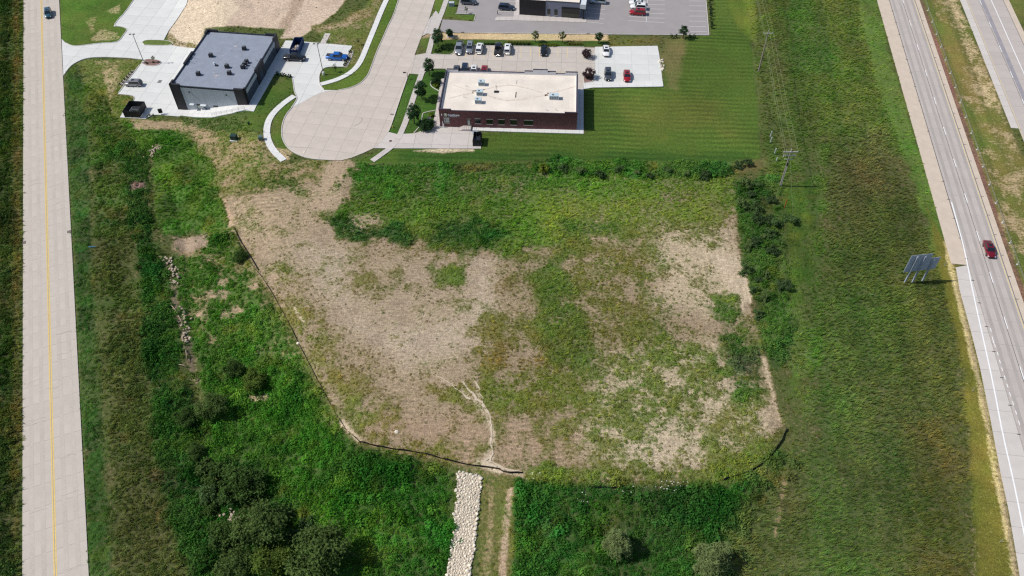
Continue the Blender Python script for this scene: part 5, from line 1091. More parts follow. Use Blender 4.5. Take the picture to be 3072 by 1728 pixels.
vehicle('parked_car', 'suv', grey, *zD((545, 22))[0], EA, 'dark car at the top edge of the asphalt lot near the sapling', ag)
vehicle('parked_car', 'suv', pale, *zE((90, 12))[0], EA+180, 'pale blue car at the top edge right of the shop', ag)
vehicle('parked_car', 'sedan', white, *zE((808, 40))[0], EA+180, 'white car farthest up of three parked in line', ag)
vehicle('parked_car', 'suv', white, *zE((830, 120))[0], EA+180, 'white car between another white car and a red one', ag)
vehicle('parked_car', 'suv', red, *zE((815, 218))[0], EA+180, 'bright red car parked lowest of three on asphalt', ag)
# ---------------------------------------------------------------- trees and shrubs
m_bark = mat('bark', (.09, .07, .055), .9, var=.3, scale=4)
def crown_pts(g, rx, rz, zc, nclump, nleaf, shell=.5, flat=0, droop=0, lobes=None):
    P, N = [], []
    for i in range(nclump):
        d = g.normal(size=3); d /= np.linalg.norm(d); r = g.uniform(shell, 1)**.6
        c = d*r*np.array([rx, rx, rz])*g.uniform(.78, 1.08)
        if lobes is not None:
            lb = lobes[i % len(lobes)]; c = c*lb[3]*np.array([1, 1, 1.15])+lb[:3]*np.array([rx*1.25, rx*1.25, rz*1.3])
        if flat and c[2] < 0: c[2] *= flat
        cr = rx*g.uniform(.10, .32)
        q = g.normal(size=(nleaf, 3))*cr*.55*np.array([1, 1, .8 if not droop else 1.3]); p = c+q
        if droop: p[:, 2] -= droop*(np.hypot(p[:, 0], p[:, 1])/rx)**2*rz*.6
        P.append(p+np.array([0, 0, zc])); N.append(d*.6+np.array([0, 0, .55])+g.normal(size=(nleaf, 3))*.5)
    return np.concatenate(P), np.concatenate(N)
def tree_meshes(seed, h, rx, rz, zc, nclump, nleaf, leaf, m, aspect=.55, trunk=.12, shell=.5, flat=.7, droop=0, nl=5, nlobe=0):
    g = np.random.default_rng(seed)
    lobes = np.array([(.55*math.cos(6.28*i/nlobe+g.uniform(-.4, .4)), .55*math.sin(6.28*i/nlobe+g.uniform(-.4, .4)), g.uniform(-.55, .45), g.uniform(.28, .6)) for i in range(nlobe)]+[(0, 0, .25, .55)]) if nlobe else None
    P, N = crown_pts(g, rx, rz, zc, nclump, nleaf, shell, flat, droop, lobes)
    P[:, 2] = np.maximum(P[:, 2], .05)
    cr = raw_mesh('crown', *leaves(P, N, leaf, aspect, g), m)
    b = MB(); b.tube([(0, 0, -.2), (.03, .02, zc*.45), (0, 0, zc), (.05, 0, zc+rz*.55)], [trunk*1.25, trunk, trunk*.75, trunk*.2], 8)
    for i in range(nl):
        a = 6.28*i/nl+g.uniform(0, 1); z0 = zc*g.uniform(.45, .95); r = rx*g.uniform(.5, .8)
        b.tube([(0, 0, z0), (r*.5*math.cos(a), r*.5*math.sin(a), z0+rz*.25), (r*math.cos(a), r*math.sin(a), z0+rz*g.uniform(.4, .7))], [trunk*.5, trunk*.33, trunk*.1], 5)
    return cr, b.mesh('trunk', m_bark, True)
def plant(name, meshes, px, py, label, cat='tree', group=None, s=1.0, rz=None, sz=None):
    g = G(px, py); r = empty(name, g, random.uniform(0, 6.28) if rz is None else rz); r.scale = (s, s, sz or s)
    link('crown', meshes[0], r); link('trunk', meshes[1], r); return tag(r, label, cat, group)
lm = leaf_mat
ml_street = lm('street tree leaf', (.035, .075, .03), .35, k=1.15); ml_pale = lm('pale sapling leaf', (.10, .14, .06), .3, k=1.1)
ml_purple = lm('purple shrub leaf', (.07, .045, .05), .3, k=1.1); ml_dark = lm('dark shrub leaf', (.03, .062, .026), .35, k=1.15); ml_yel = lm('yellow green leaf', (.15, .2, .03), .3, k=1.1)
ml_gold = lm('ornamental grass blade', (.22, .21, .06), .3); ml_wil = lm('willow leaf', (.17, .22, .085), .4, k=1.1); ml_wood = lm('woodland leaf', (.06, .108, .028), .45, k=1.15, nscale=.5); ml_wood3 = lm('grey woodland leaf', (.08, .125, .036), .45, k=1.15, nscale=.5); ml_wood2 = lm('light woodland leaf', (.10, .15, .03), .35, k=1.1); ml_bush = lm('dull shrub leaf', (.06, .10, .04), .4, k=1.15); ml_grn2 = lm('light hedge leaf', (.11, .165, .055), .4, k=1.15); ml_grn = lm('hedge leaf', (.085, .145, .05), .4, k=1.15)
tA = tree_meshes(31, 5, 1.75, 2.1, 3.0, 60, 38, .17, ml_street); tB = tree_meshes(32, 4, 1.2, 1.5, 2.3, 45, 34, .14, ml_street); tS = tree_meshes(33, 3, .7, 1.0, 1.9, 22, 16, .12, ml_pale, trunk=.05); tP = tree_meshes(34, 3.5, 1.15, 1.5, 2.1, 30, 24, .14, ml_pale, trunk=.07)
sg_ = 'young trees along the sidewalk'
plant('street_tree', tA, *zF((240, 948))[0], 'dark leafy street tree nearest the service drive', group=sg_, s=1.08)
plant('street_tree', tA, *zF((370, 545))[0], 'dark leafy street tree west of the brick building middle', group=sg_, s=1.05)
plant('street_tree', tA, *zF((490, 140))[0], 'dark leafy street tree at the brick building parking entrance', group=sg_, s=.95)
plant('street_tree', tA, *z2((1490, 408))[0], 'dark leafy tree left of the silver pickup', group=sg_, s=1.05)
plant('small_tree', tB, *z2((1588, 328))[0], 'small dark tree beside the green transformer box', s=.75)
plant('small_tree', tP, *z3((1018, 362))[0], 'light crowned young tree, left one on the straw strip', s=1.05)
plant('small_tree', tP, *z3((1250, 362))[0], 'light crowned young tree, middle one on the straw strip', s=1.0)
plant('small_tree', tB, *z3((1562, 376))[0], 'dark young tree at the right end of the straw strip', s=.95)
plant('small_tree', tB, *zE((1648, 702))[0], 'young tree between round bushes at the asphalt lot corner', s=1.0)
plant('sapling', tS, *zD((515, 212))[0], 'thin sapling in the small bed on the asphalt lot', s=.85)
plant('sapling', tS, *zK((1512, 1140))[0], 'thin pale sapling in the island by the light pole', s=.9)
plant('sapling', tS, *za((566, 585))[0], 'dark thin sapling in the brown bed by the west lot', s=.8)
plant('sapling', tS, *zK((2140, 400))[0], 'leafless looking sapling in dry grass by the sidewalk', s=.7)
pu = tree_meshes(35, 2.5, 1.5, 1.45, 1.4, 60, 40, .13, ml_purple, trunk=.06, flat=.9); 
plant('purple_shrub', pu, *zC((1215, 335))[0], 'round purple leaved shrub at the upper edge of the beige lot', 'shrub', s=.95)
plant('purple_shrub', pu, *zC((1240, 620))[0], 'round purple leaved shrub in the bed beside the pale lot', 'shrub', s=1.05)
sh = tree_meshes(36, 1, .55, .5, .5, 16, 22, .11, ml_dark, trunk=.03, flat=.9, nl=3); shu = tree_meshes(37, 1.2, .42, .7, .75, 16, 22, .1, ml_dark, trunk=.03, flat=.9, nl=3)
for k, (x, y) in enumerate(((1433, 700), (1515, 700), (1775, 702), (1856, 702))):
    plant('upright_bush', shu, *zE((x, y))[0], ('dark upright bush, %s of four by the asphalt corner' % ('first', 'second', 'third', 'last')[k]), 'bush', 'upright bushes by the asphalt corner')
for k, y in enumerate((-20, 50, 140, 205, 265, 325, 430, 490)):
    plant('edge_bush', shu, *zE((2135+y*.07, y+30))[0], 'dark bush in the row along the asphalt lot side', 'bush', 'row of bushes along the asphalt lot', s=1.15)
for k, (x, y) in enumerate(((-60, 1220), (40, 1250), (140, 1265), (260, 1285))):
    plant('bed_shrub', sh, *zK((x, y))[0], 'dark round shrub in the bed south of the east lot', 'shrub', 'shrubs south of the east lot', s=1.05)
for k, (x, y) in enumerate(((1860, 790), (1800, 905), (1765, 965), (1910, 610))):
    plant('bed_shrub', sh, *zK((x, y))[0], 'small shrub in the stone bed beside the blue pickup', 'shrub', 'shrubs beside the blue pickup', s=.8)
for k in range(6): plant('bed_shrub', sh, *z1((1132-k*20, 624+k*21))[0], 'small dark shrub in the sloping bed along the west lot', 'shrub', 'shrubs along the west lot edge', s=.62)
for (x, y) in ((1262, 548), (1318, 540)): plant('bed_shrub', sh, *z1((x, y))[0], 'small shrub in the oval brown bed by the light pole', 'shrub', 'shrubs in the oval bed', s=.6)
for (x, y) in ((1330, 640), (1460, 640), (1260, 700)): plant('bed_shrub', sh, *zN((x, y))[0], 'small shrub beside the black refuse enclosure', 'shrub', 'shrubs by the refuse enclosure', s=.62)
bd = tree_meshes(38, 2, 1.5, 1.0, .9, 60, 40, .14, ml_dark, trunk=.05, flat=.9)
plant('large_shrub', bd, *zF((450, 1030))[0], 'large dark spreading shrub at the brick building corner', 'shrub', s=1.25)
plant('large_shrub', bd, *zF((600, 285))[0], 'dark shrub behind the curved bed kerb by the brick wall', 'shrub', s=.85)
yl = tree_meshes(39, 1, .6, .4, .4, 16, 20, .11, ml_yel, trunk=.02, flat=.9, nl=3)
for (x, y, nm) in ((600, 340, 'upper'), (520, 830, 'lower')): plant('yellow_shrub', yl, *zF((x, y))[0], f'low yellow-green shrub in the {nm} curved bed', 'shrub', s=1.3)
for (x, y) in ((90, 790), (40, 800), (130, 770)): plant('bed_shrub', sh, *zD((x, y))[0], 'low shrub in the grassy corner left of the silver pickup', 'shrub', 'low shrubs left of the silver pickup', s=.9)
def tuft_mesh(seed, n_, r, h, m):
    me_ = proto_tuft(seed, n_, r, h, .25, .03); me_ = me_.copy(); me_.materials.clear(); me_.materials.append(m); return me_
gold = tuft_mesh(77, 60, .35, 1.0, ml_gold)
def one(name, me_, px, py, label, cat, group=None, s=1.0, rz=None):
    o = link(name, me_); o.location = G(px, py); o.rotation_euler = (0, 0, random.uniform(0, 6) if rz is None else rz); o.scale = (s, s, s); return tag(o, label, cat, group)
for k in range(8): one('ornamental_grass', gold, *zD((1160+k*46, 668+k*1.5))[0], 'golden ornamental grass tuft in the bed behind the white car', 'grass', 'golden grasses behind the white car', .95, 0)
for k in range(5): one('ornamental_grass', gold, *zD((2090+k*46, 690))[0], 'golden ornamental grass tuft left of the upper purple shrub', 'grass', 'golden grasses by the purple shrub', .9, 0)
hb_ = tree_meshes(40, 1, .7, .45, .45, 22, 24, .11, ml_yel, trunk=.02, flat=.9, nl=3)
for k in range(7): plant('hedge_bush', hb_, *zD((1650+k*42, 712))[0], 'clipped yellow-green hedge bush behind the lone black car', 'hedge', 'hedge behind the lone black car', s=.85)
hd_ = tree_meshes(41, 1, .6, .4, .4, 20, 24, .11, ml_dark, trunk=.02, flat=.9, nl=3)
for k in range(6): plant('hedge_bush', hd_, *zD((1160+k*60, 698))[0], 'low dark hedge bush under the golden grasses', 'hedge', 'dark hedge along the parking row', s=.75)
for k in range(5): plant('hedge_bush', hd_, *zD((800+k*32, 692))[0], 'low dark hedge bush between the white car and black pickup', 'hedge', 'dark hedge left of the black pickup', s=.7)
# shrubs in the overgrown strip right of the field
wv = [tree_meshes(50+i, 2, 1.55, 1.1, 1.0, 50, 34, .17, (ml_grn, ml_bush, ml_grn2)[i], trunk=.06, flat=.9, nlobe=4) for i in range(3)]
SHR = [(150, 180), (260, 140), (300, 215), (250, 430), (400, 420), (220, 545), (300, 545), (200, 690), (260, 680), (360, 720), (400, 870), (330, 860), (560, 880), (600, 900), (480, 620), (560, 620), (260, 1225), (220, 1350), (520, 1260), (600, 1270), (640, 1370), (480, 1080), (560, 1060), (300, 1060), (350, 1170), (450, 1360)]
for k, (x, y) in enumerate([q for i, q in enumerate(SHR) if i % 3 != 2 and q[1] < 1340]): plant('field_edge_shrub', wv[k % 3 if k % 4 else 1], *zH((x, y))[0], 'bushy green shrub in the overgrown strip right of the field', 'shrub', 'shrubs in the strip right of the field', s=random.uniform(.45, .95))
for k, (x, y) in enumerate(((330, 760), (420, 830), (480, 800), (380, 900), (600, 880), (460, 960), (420, 1080))):
    plant('field_edge_shrub', wv[k % 3], *z5((x, y))[0], 'bushy green shrub in the overgrown strip right of the field', 'shrub', 'shrubs in the strip right of the field', s=random.uniform(.45, .9))
plant('lone_shrub', wv[0], *z5((655, 395))[0], 'lone round shrub with a shadow on the mown strip', 'shrub', s=.95)
yb = tree_meshes(60, 2, 1.3, 1.0, .95, 50, 36, .16, ml_yel, trunk=.05, flat=.9)
plant('yellow_bush', yb, *zc((1325, 115))[0], 'bright yellow-green bush at the left end of the lawn hedge', 'bush', s=1.0)
for k in range(9): plant('hedgerow_shrub', wv[(k*2) % 3], *zc((1430+k*93+(k*37) % 30, 108+(k % 3)*16+k*1.5))[0], 'dense dark shrub in the hedgerow below the lawn', 'shrub', 'hedgerow shrubs below the lawn', s=random.uniform(.5, .95))
# bottom left trees
bt = [tree_meshes(70+i, 7, 3.8, 2.7, 3.2, 130, 38, .23, (ml_wood, ml_wood3, ml_wood2)[i], trunk=.18, flat=.8, nlobe=(6, 7, 5)[i]) for i in range(3)]
def wood(mesh, crown_px, hgt, label, s, name='woodland_tree'):
    g = GZ(*crown_px, 0)
    for _ in range(8): g = GZ(*crown_px, Tz(g.x, g.y)+hgt)
    r = empty(name, (g.x, g.y, Tz(g.x, g.y)), random.uniform(0, 6.28)); r.scale = (s,)*3; link('crown', mesh[0], r); link('trunk', mesh[1], r); return tag(r, label, 'tree')
wood(bt[0], zW((460, 330))[0], 3.6, 'broad dark tree casting the uppermost big shadow on the bank', .95)
wood(bt[1], zW((700, 860))[0], 4.0, 'large olive tree below the scattered pale ditch stones', 1.08)
wood(bt[0], zW((270, 930))[0], 2.6, 'dark low tree left of the pale ditch stones', .72)
wood(bt[2], zW((800, 1250))[0], 3.6, 'yellow-green rounded tree at the bottom edge', .82)
wood(bt[1], zW((1370, 1150))[0], 4.6, 'big grey-green tree at the bottom edge left of the stone channel', 1.15)
wood(bt[2], zm((1625, 195))[0], 2.2, 'small yellow-green tree on the bank above a dark shadow', .62)
wood(bt[0], zm((1490, 105))[0], 1.6, 'small dark bushy tree beside the bright patch on the bank', .5)
wood(bt[1], zm((1360, 360))[0], 2.4, 'spreading olive tree at the end of the stony ditch', .7)
wood(bt[0], zm((1180, 420))[0], 1.6, 'low dark shrub tree in the ditch left of the olive tree', .5)
wood(bt[0], zm((1250, 640))[0], 1.6, 'small grey-green shrub tree beside the bare ditch patch', .42)
wood(bt[0], zl((1740, 760))[0], 1.2, 'dark shrub clump on the silt fence near the bank top', .42)
wood(bt[1], zm((1500, 1400))[0], 2.0, 'low dark tree at the bottom edge beside the tall grass', .7)
scr = [tree_meshes(90+i, 3, 1.9, 1.2, 1.1, 46, 36, .2, (ml_wood, ml_grn, ml_wood3)[i], trunk=.06, flat=.9, nlobe=5) for i in range(3)]
for k, (x, y) in enumerate(((180, 420), (330, 560), (560, 540), (150, 700), (210, 1080), (360, 1150), (520, 1330), (1050, 1000), (980, 760), (1180, 1330), (90, 560), (620, 640), (1560, 1250), (1250, 900), (60, 250), (250, 260))):
    g = zW((x, y))[0]; plant('bank_scrub', scr[k % 3], *g, 'irregular dark scrub bush growing among the bottom left trees', 'shrub', 'scrub among the bottom left trees', s=random.uniform(.6, 1.15))
def willow(seed, rx, rz, zc): return tree_meshes(seed, 5, rx, rz, zc, 90, 46, .26, ml_wil, aspect=.2, trunk=.1, shell=.3, droop=1.0, nlobe=5)
w1_, w2_ = willow(80, 1.9, 2.4, 2.9), willow(81, 2.3, 2.3, 2.6)
wood(w1_, zI((650, 620))[0], 2.7, 'pale willow standing alone right of the stone channel', 1.15, 'willow_tree')
wood(w2_, zI((1880, 850))[0], 2.5, 'pale spreading willow at the bottom edge near the brown grass', 1.3, 'willow_tree')

# ---------------------------------------------------------------- stones
m_lime = mat('white limestone', alb((236, 224, 204), .86), .9, var=.12, scale=2.5, fine=.15, fscale=12, objrand=.22); m_fieldstone = mat('ditch stone', alb((190, 172, 150)), .9, var=.15, scale=2.5, fine=.12, objrand=.25)
def stone_mesh(seed, m):
    g = np.random.default_rng(seed); v = []
    t = (1+5**.5)/2; base = np.array([(-1, t, 0), (1, t, 0), (-1, -t, 0), (1, -t, 0), (0, -1, t), (0, 1, t), (0, -1, -t), (0, 1, -t), (t, 0, -1), (t, 0, 1), (-t, 0, -1), (-t, 0, 1)])/1.9
    base = base*g.uniform(.75, 1.2, (12, 1))*np.array([1, g.uniform(.7, 1), g.uniform(.55, .8)])
    f = [(0, 11, 5), (0, 5, 1), (0, 1, 7), (0, 7, 10), (0, 10, 11), (1, 5, 9), (5, 11, 4), (11, 10, 2), (10, 7, 6), (7, 1, 8), (3, 9, 4), (3, 4, 2), (3, 2, 6), (3, 6, 8), (3, 8, 9), (4, 9, 5), (2, 4, 11), (6, 2, 10), (8, 6, 7), (9, 8, 1)]
    me_ = bpy.data.meshes.new('stone'); me_.from_pydata(base.tolist(), [], f); me_.materials.append(m); return me_
stones = [stone_mesh(100+i, m_lime) for i in range(8)]; dstones = [stone_mesh(120+i, m_fieldstone) for i in range(6)]
rip = empty('riprap_channel', (*RIP[0], Tz(*RIP[0]))); tag(rip, 'channel of loose white limestone rocks running down to the bottom edge', 'rocks')
bx0, bx1 = min(p[0] for p in RIP), max(p[0] for p in RIP); by0, by1 = min(p[1] for p in RIP), max(p[1] for p in RIP)
pts = RNG.uniform((bx0, by0), (bx1, by1), (26000, 2)); sdv = sdist(RIP, pts[:, 0], pts[:, 1]); pts = pts[sdv > -.1]; sdv = sdv[sdv > -.1]
placed = []; small = MB()
cell = {}
for (x, y), sdd in zip(pts, sdv):
    r = (random.uniform(.26, .44) if sdd < .7 else random.uniform(.16, .3)) if len(placed) < 330 else random.uniform(.1, .17)
    ok = True; ci = (int(x/.9), int(y/.9))
    for a in (-1, 0, 1):
        for c in (-1, 0, 1):
            for (qx, qy, qr) in cell.get((ci[0]+a, ci[1]+c), ()):
                if (qx-x)**2+(qy-y)**2 < ((qr+r)*.8)**2: ok = False
    if ok: cell.setdefault(ci, []).append((x, y, r)); placed.append((x, y, r))
placed.sort(key=lambda p: -p[2]); o0 = rip.location
for k, (x, y, r) in enumerate(placed):
    z = Tz(x, y)+.12+r*.2
    if k < 300:
        o = link('stone', stones[k % 8], rip); o.location = (x-o0.x, y-o0.y, z-o0.z); o.rotation_euler = (random.uniform(-.5, .5), random.uniform(-.5, .5), random.uniform(0, 6)); o.scale = (r, r, r)
    else:
        me_ = stones[k % 8]; R_ = Matrix.Rotation(random.uniform(0, 6), 3, 'Z')
        small.add([tuple(R_ @ v.co*r+Vector((x-o0.x, y-o0.y, z-o0.z))) for v in me_.vertices], [tuple(p.vertices) for p in me_.polygons])
print('riprap', len(placed))
if small.v: tag(small.build('small_stones', m_lime, rip), kind='stuff')
bed_ = MB()
for ux in np.arange(math.floor(bx0), bx1, 1.0):
    for uy in np.arange(math.floor(by0), by1, 1.0):
        q = clip_poly(clip_poly(clip_poly(clip_poly(RIP, (1, 0), ux+1), (-1, 0), -ux), (0, 1), uy+1), (0, -1), -uy)
        if len(q) > 2 and abs(area(q)) > .01: bed_.add([(x-o0.x, y-o0.y, Tz(x, y)+.12-o0.z) for x, y in q], [tuple(range(len(q)))])
bed_.build('stone_bed', mat('limestone gravel', alb((206, 192, 170)), .95, var=.25, scale=2.2, fine=.35, fscale=7), rip)
def stone_run(name, label, pts, n_, spread, r0, r1, ms, z=0.0):
    P = [Vector(p) for p in W2(pts)]; o = empty(name, (P[0].x, P[0].y, Tz(*P[0]))); tag(o, label, 'rocks')
    for k in range(n_):
        t = random.random()*(len(P)-1); i = int(t); q = P[i]+(P[i+1]-P[i])*(t-i)+Vector((random.gauss(0, spread), random.gauss(0, spread))); r = random.uniform(r0, r1)
        s_ = link('stone', ms[k % len(ms)], o); s_.location = (q.x-o.location.x, q.y-o.location.y, Tz(q.x, q.y)+r*.3+z-o.location.z); s_.rotation_euler = (random.uniform(-.5, .5), random.uniform(-.5, .5), random.uniform(0, 6)); s_.scale = (r, r, r)
stone_run('ditch_rocks', 'loose rocks lining the ditch beside the bank', zl((1195, 780), (1240, 830), (1260, 900), (1280, 970)), 46, .55, .18, .42, dstones, .15)
stone_run('ditch_rocks', 'pile of rocks and dead wood in the lower ditch', zl((1290, 1140), (1320, 1190), (1350, 1250), (1340, 1340), (1370, 1420)), 50, .6, .16, .4, dstones, .15)
stone_run('ditch_rocks', 'small heap of broken rubble at the upper ditch culvert', [(452, 470), (462, 452), (480, 446)], 40, .5, .14, .3, dstones, .2)
stone_run('ditch_rocks', 'pale boulders showing between the bottom left trees', zW((300, 730), (370, 760), (430, 790), (420, 880), (460, 930)), 20, .45, .2, .36, dstones, .4)
stone_run('bed_boulders', 'grey boulders edging the bed beside the blue pickup', zK((1930, 580), (1880, 720), (1830, 860), (1760, 980)), 16, .4, .15, .35, dstones)
stone_run('lot_edge_rocks', 'row of pale rocks along the pale lot right edge', zC((2245, 330), (2270, 420), (2285, 520)), 30, .35, .15, .34, stones)
stone_run('corner_boulders', 'two pale boulders in the dark shrub at the brick corner', zF((475, 930), (510, 900)), 4, .25, .3, .5, stones, .9)
one('field_rock', stones[2], *zm((2545, 525))[0], 'single pale rock on the bare lower left of the field', 'rock', s=.5)
one('field_rock', stones[4], *zc((25, 12))[0], 'pale rock at the foot of the sidewalk near the turning circle', 'rock', s=.3)
one('field_rock', stones[1], *zl((2160, 1400))[0], 'pale rock beside the silt fence on the left', 'rock', s=.38)
# pale rills washed into the lower field
m_rill = mat('washed pale silt', alb((208, 192, 168)), .95, var=.15, scale=2, fine=.15, fscale=9)
RZ = [.055]
def rill(pts, w_):
    RZ[0] += .006; w_ *= .8; rz_ = RZ[0]
    P = resample(W2(pts), .8); q = []
    for i, p in enumerate(P): q.append(Vector((p.x+random.uniform(-.28, .28), p.y+random.uniform(-.12, .12))))
    b = MB(); l = []
    for i, p in enumerate(q):
        t = (q[min(i+1, len(q)-1)]-q[max(i-1, 0)]).normalized(); nn = Vector((-t.y, t.x))*w_*random.uniform(.25, 1.1)
        l += [(p.x+nn.x, p.y+nn.y, Tz(p.x, p.y)+rz_), (p.x-nn.x, p.y-nn.y, Tz(p.x, p.y)+rz_)]
    b.add(l, [(2*i, 2*i+1, 2*i+3, 2*i+2) for i in range(len(q)-1)]); tag(b.build('erosion_rill', m_rill), kind='structure')
rill(zb((575, -10), (600, 40), (640, 80), (690, 130), (730, 190), (742, 240)), .3); rill(zb((655, -10), (680, 60), (695, 130), (720, 180)), .24); rill(zb((545, 40), (590, 85), (650, 105)), .22)
rill(zb((742, 240), (735, 300), (738, 360), (748, 420), (735, 470)), .34); rill(zb((735, 460), (780, 490), (850, 520), (920, 530)), .3); rill(zb((735, 440), (700, 465), (770, 500)), .5)
rill(zb((380, -60), (470, -20), (545, 40)), .14)
# dead branches in the ditch
m_dead = mat('dead wood', alb((172, 150, 130)), .9, var=.2, scale=3)
for k, (a, c, nm) in enumerate((((230, 680), (236, 810), 'pale upright'), ((150, 845), (235, 878), 'fallen grey'), ((60, 150), (130, 255), 'long leaning'), ((140, 270), (190, 390), 'broken'))):
    p, q = [G(*v) for v in zT(a, c)]; p.z += .3; q.z += .5; mid = (p+q)/2+Vector((.15, 0, .1)); b = MB().tube([p-p, mid-p, q-p], [.1, .08, .03], 6).tube([mid-p, mid-p+Vector((.5, .4, .3))], [.05, .015], 5)
    tag(b.build('dead_branch', m_dead, loc=p), f'{nm} dead branch lying in the stony ditch', 'branch')
for k, (a, c) in enumerate((((350, 1335), (700, 1165)),)):
    p, q = [G(*v) for v in zU(a, c)]; p.z += .5; q.z += .5; tag(MB().tube([p-p, (q-p)*.5+Vector((0, 0, .1)), q-p], [.09, .07, .03], 6).build('dead_branch', m_dead, loc=p), 'straight fallen log lying across the ditch rocks', 'branch')

# ---------------------------------------------------------------- fences, poles, signs
m_silt = mat('black silt fabric', (.012, .013, .014), .8, var=.3, scale=1.5); m_stake = mat('wood stake', (.22, .17, .11), .9)
def silt(pts, label, h=.75):
    P = resample(smooth_line(W2(pts), 1), 1.0); o = P[0]; z0 = Tz(o.x, o.y); r = empty('silt_fence', (o.x, o.y, z0)); tag(r, label, 'fence')
    b = MB(); l = []; n_ = len(P)
    for i, p in enumerate(P):
        z = Tz(p.x, p.y)-z0; hh = h*random.uniform(.8, 1.05); t = (P[min(i+1, n_-1)]-P[max(i-1, 0)]).normalized(); nn = Vector((-t.y, t.x))*.012; lean = random.uniform(-.1, .1)
        for sgn in (1, -1):
            l += [(p.x-o.x+nn.x*sgn, p.y-o.y+nn.y*sgn, z-.05), (p.x-o.x+nn.x*sgn+lean*t.y, p.y-o.y+nn.y*sgn-lean*t.x, z+hh)]
    for i in range(n_-1): k = 4*i; b.f += [(k, k+4, k+5, k+1), (k+2, k+3, k+7, k+6), (k+1, k+5, k+7, k+3)]
    b.v = l; b.build('fabric', m_silt, r)
    for i in range(0, n_, 3):
        p = P[i]; MB().cbox((0, 0, h*.55), (.06, .06, h*1.2)).build('stake', m_stake, r, loc=(p.x-o.x, p.y-o.y-.05, Tz(p.x, p.y)-z0))
silt([(715, 728), (745, 780), (800, 850), (862, 960), (895, 1030), (955, 1145), (1025, 1277), (1080, 1326)], 'black fabric silt fence along the left bank of the field', .18)
silt([(1080, 1326), (1148, 1344), (1260, 1358), (1345, 1382), (1425, 1400), (1495, 1406), (1515, 1419), (1570, 1420)], 'black fabric silt fence along the bottom of the field', .6)
silt([(1765, 1463), (1820, 1464), (1875, 1465)], 'short black silt fence piece in front of white flowers', .5)
silt([(2170, 1440), (2230, 1424), (2270, 1404), (2298, 1382), (2330, 1345), (2350, 1312), (2358, 1285)], 'black silt fence at the bottom right corner of the field', .6)
silt(fz((590, 575), (600, 600), (612, 618), (650, 680)), 'short black silt fence at the upper left field corner', .45)

m_pole = mat('weathered pole wood', alb((150, 138, 130)), .9, var=.2, scale=3); m_arm = mat('pale crossarm', alb((205, 205, 205)), .7); m_ins = mat('white insulator', alb((225, 228, 230)), .4); m_wire = mat('bare aluminium wire', alb((150, 160, 120)), .5, metal=.2)
m_plank = mat('sign plank aluminium', alb((176, 186, 200)), .5, var=.05); m_gal = mat('galvanised steel', alb((195, 200, 206)), .5, metal=0, var=.08); m_lpole = mat('grey light pole paint', alb((120, 116, 112)), .5, var=.06)
def top_of(base, px, py):
    """Height at which a plumb pole from base meets the photo row py."""
    for h in np.arange(.2, 20, .05):
        v = np.array([base.x, base.y, base.z+h-CAM_H]); y = 864-F_PX*(v @ _u2)/(v @ _fw)
        if y <= py: return float(h)
    return 10.
def power_pole(px, py, ty, label, big):
    g = G(px, py); h = top_of(g, px, ty); r = empty('power_pole', g); tag(r, label, 'power pole')
    MB().tube([(0, 0, -.3), (0, 0, h*.5), (0, 0, h)], [.2, .17, .12], 10).build('pole', m_pole, r)
    az = math.atan2(0.035, 1); aw = 2.3 if big else 1.75
    def arm(z, w_, dz=.12): return MB().cbox((0, -.17, z), (w_*1.0, .12, dz)).build('crossarm', m_arm, r)
    pts = []
    if big:
        arm(h-.55, 3.3, .16); arm(h-1.5, 2.6); arm(h-2.6, 1.9, .08)
        for x in (-1.4, -.9, .55, 1.15):
            MB().tube([(x, -.17, h-1.9), (x, -.17, h-1.2)], [.07, .05], 8).build('insulator', m_ins, r)
        for x in (-1.5, 0, 1.5): MB().tube([(x, -.17, h-.5), (x, -.17, h-.15)], [.06, .04], 8).build('insulator', m_ins, r)
        MB().tube([(.05, -.2, h-4.4), (.05, -.2, h-3.7)], [.2, .2], 12).build('transformer', m_unit, r); MB().tube([(.12, -.2, .2), (.12, -.2, h*.7)], .05, 6).build('riser_conduit', m_gal, r)
    else:
        arm(h-.55, 2.4)
        for x in (-1.15, 1.15): MB().tube([(x, -.17, h-.5), (x, -.17, h-.15)], [.05, .04], 8).build('insulator', m_ins, r)
    MB().tube([(0, 0, h), (0, 0, h+.35)], [.05, .04], 8).build('insulator', m_ins, r)
    return g, h
gA, hA = power_pole(*zP((398, 905))[0], zP((650, 190))[0][1], 'near wooden power pole with two crossarms beside the mown strip', True)
gB, hB = power_pole(*zQ((345, 1185))[0], zQ((575, 255))[0][1], 'far slender power pole standing in the grass corridor', False)
dirw = (gB-gA); far_ = gB+dirw*1.0
for k, (xa_, xb_, da, db) in enumerate(((-1.5, -1.15, .5, .5), (0, 0, -.3, -.3), (1.5, 1.15, .5, .5), (-.6, -.5, 1.6, 1.4))):
    b = MB(); P = []
    for (p0, p1) in ((gA+Vector((xa_, -.17, hA-da+.35)), gB+Vector((xb_, -.17, hB-db+.35))), (gB+Vector((xb_, -.17, hB-db+.35)), far_+Vector((xb_, -.17, hB-db+.35)))):
        for i in range(13 if not P else 14):
            if P and i == 0: continue
            t = i/12 if i <= 12 else 1; q = p0+(p1-p0)*t; q.z -= 4*.55*t*(1-t); P.append(q)
    b.tube([p-P[0] for p in P], .022, 5); tag(b.build('power_wire', m_wire, loc=P[0]), ['leftmost overhead wire between the power poles', 'overhead wire over the pole tops', 'rightmost overhead wire between the power poles', 'lower overhead wire hung below the crossarms'][k], 'wire', 'overhead wires')
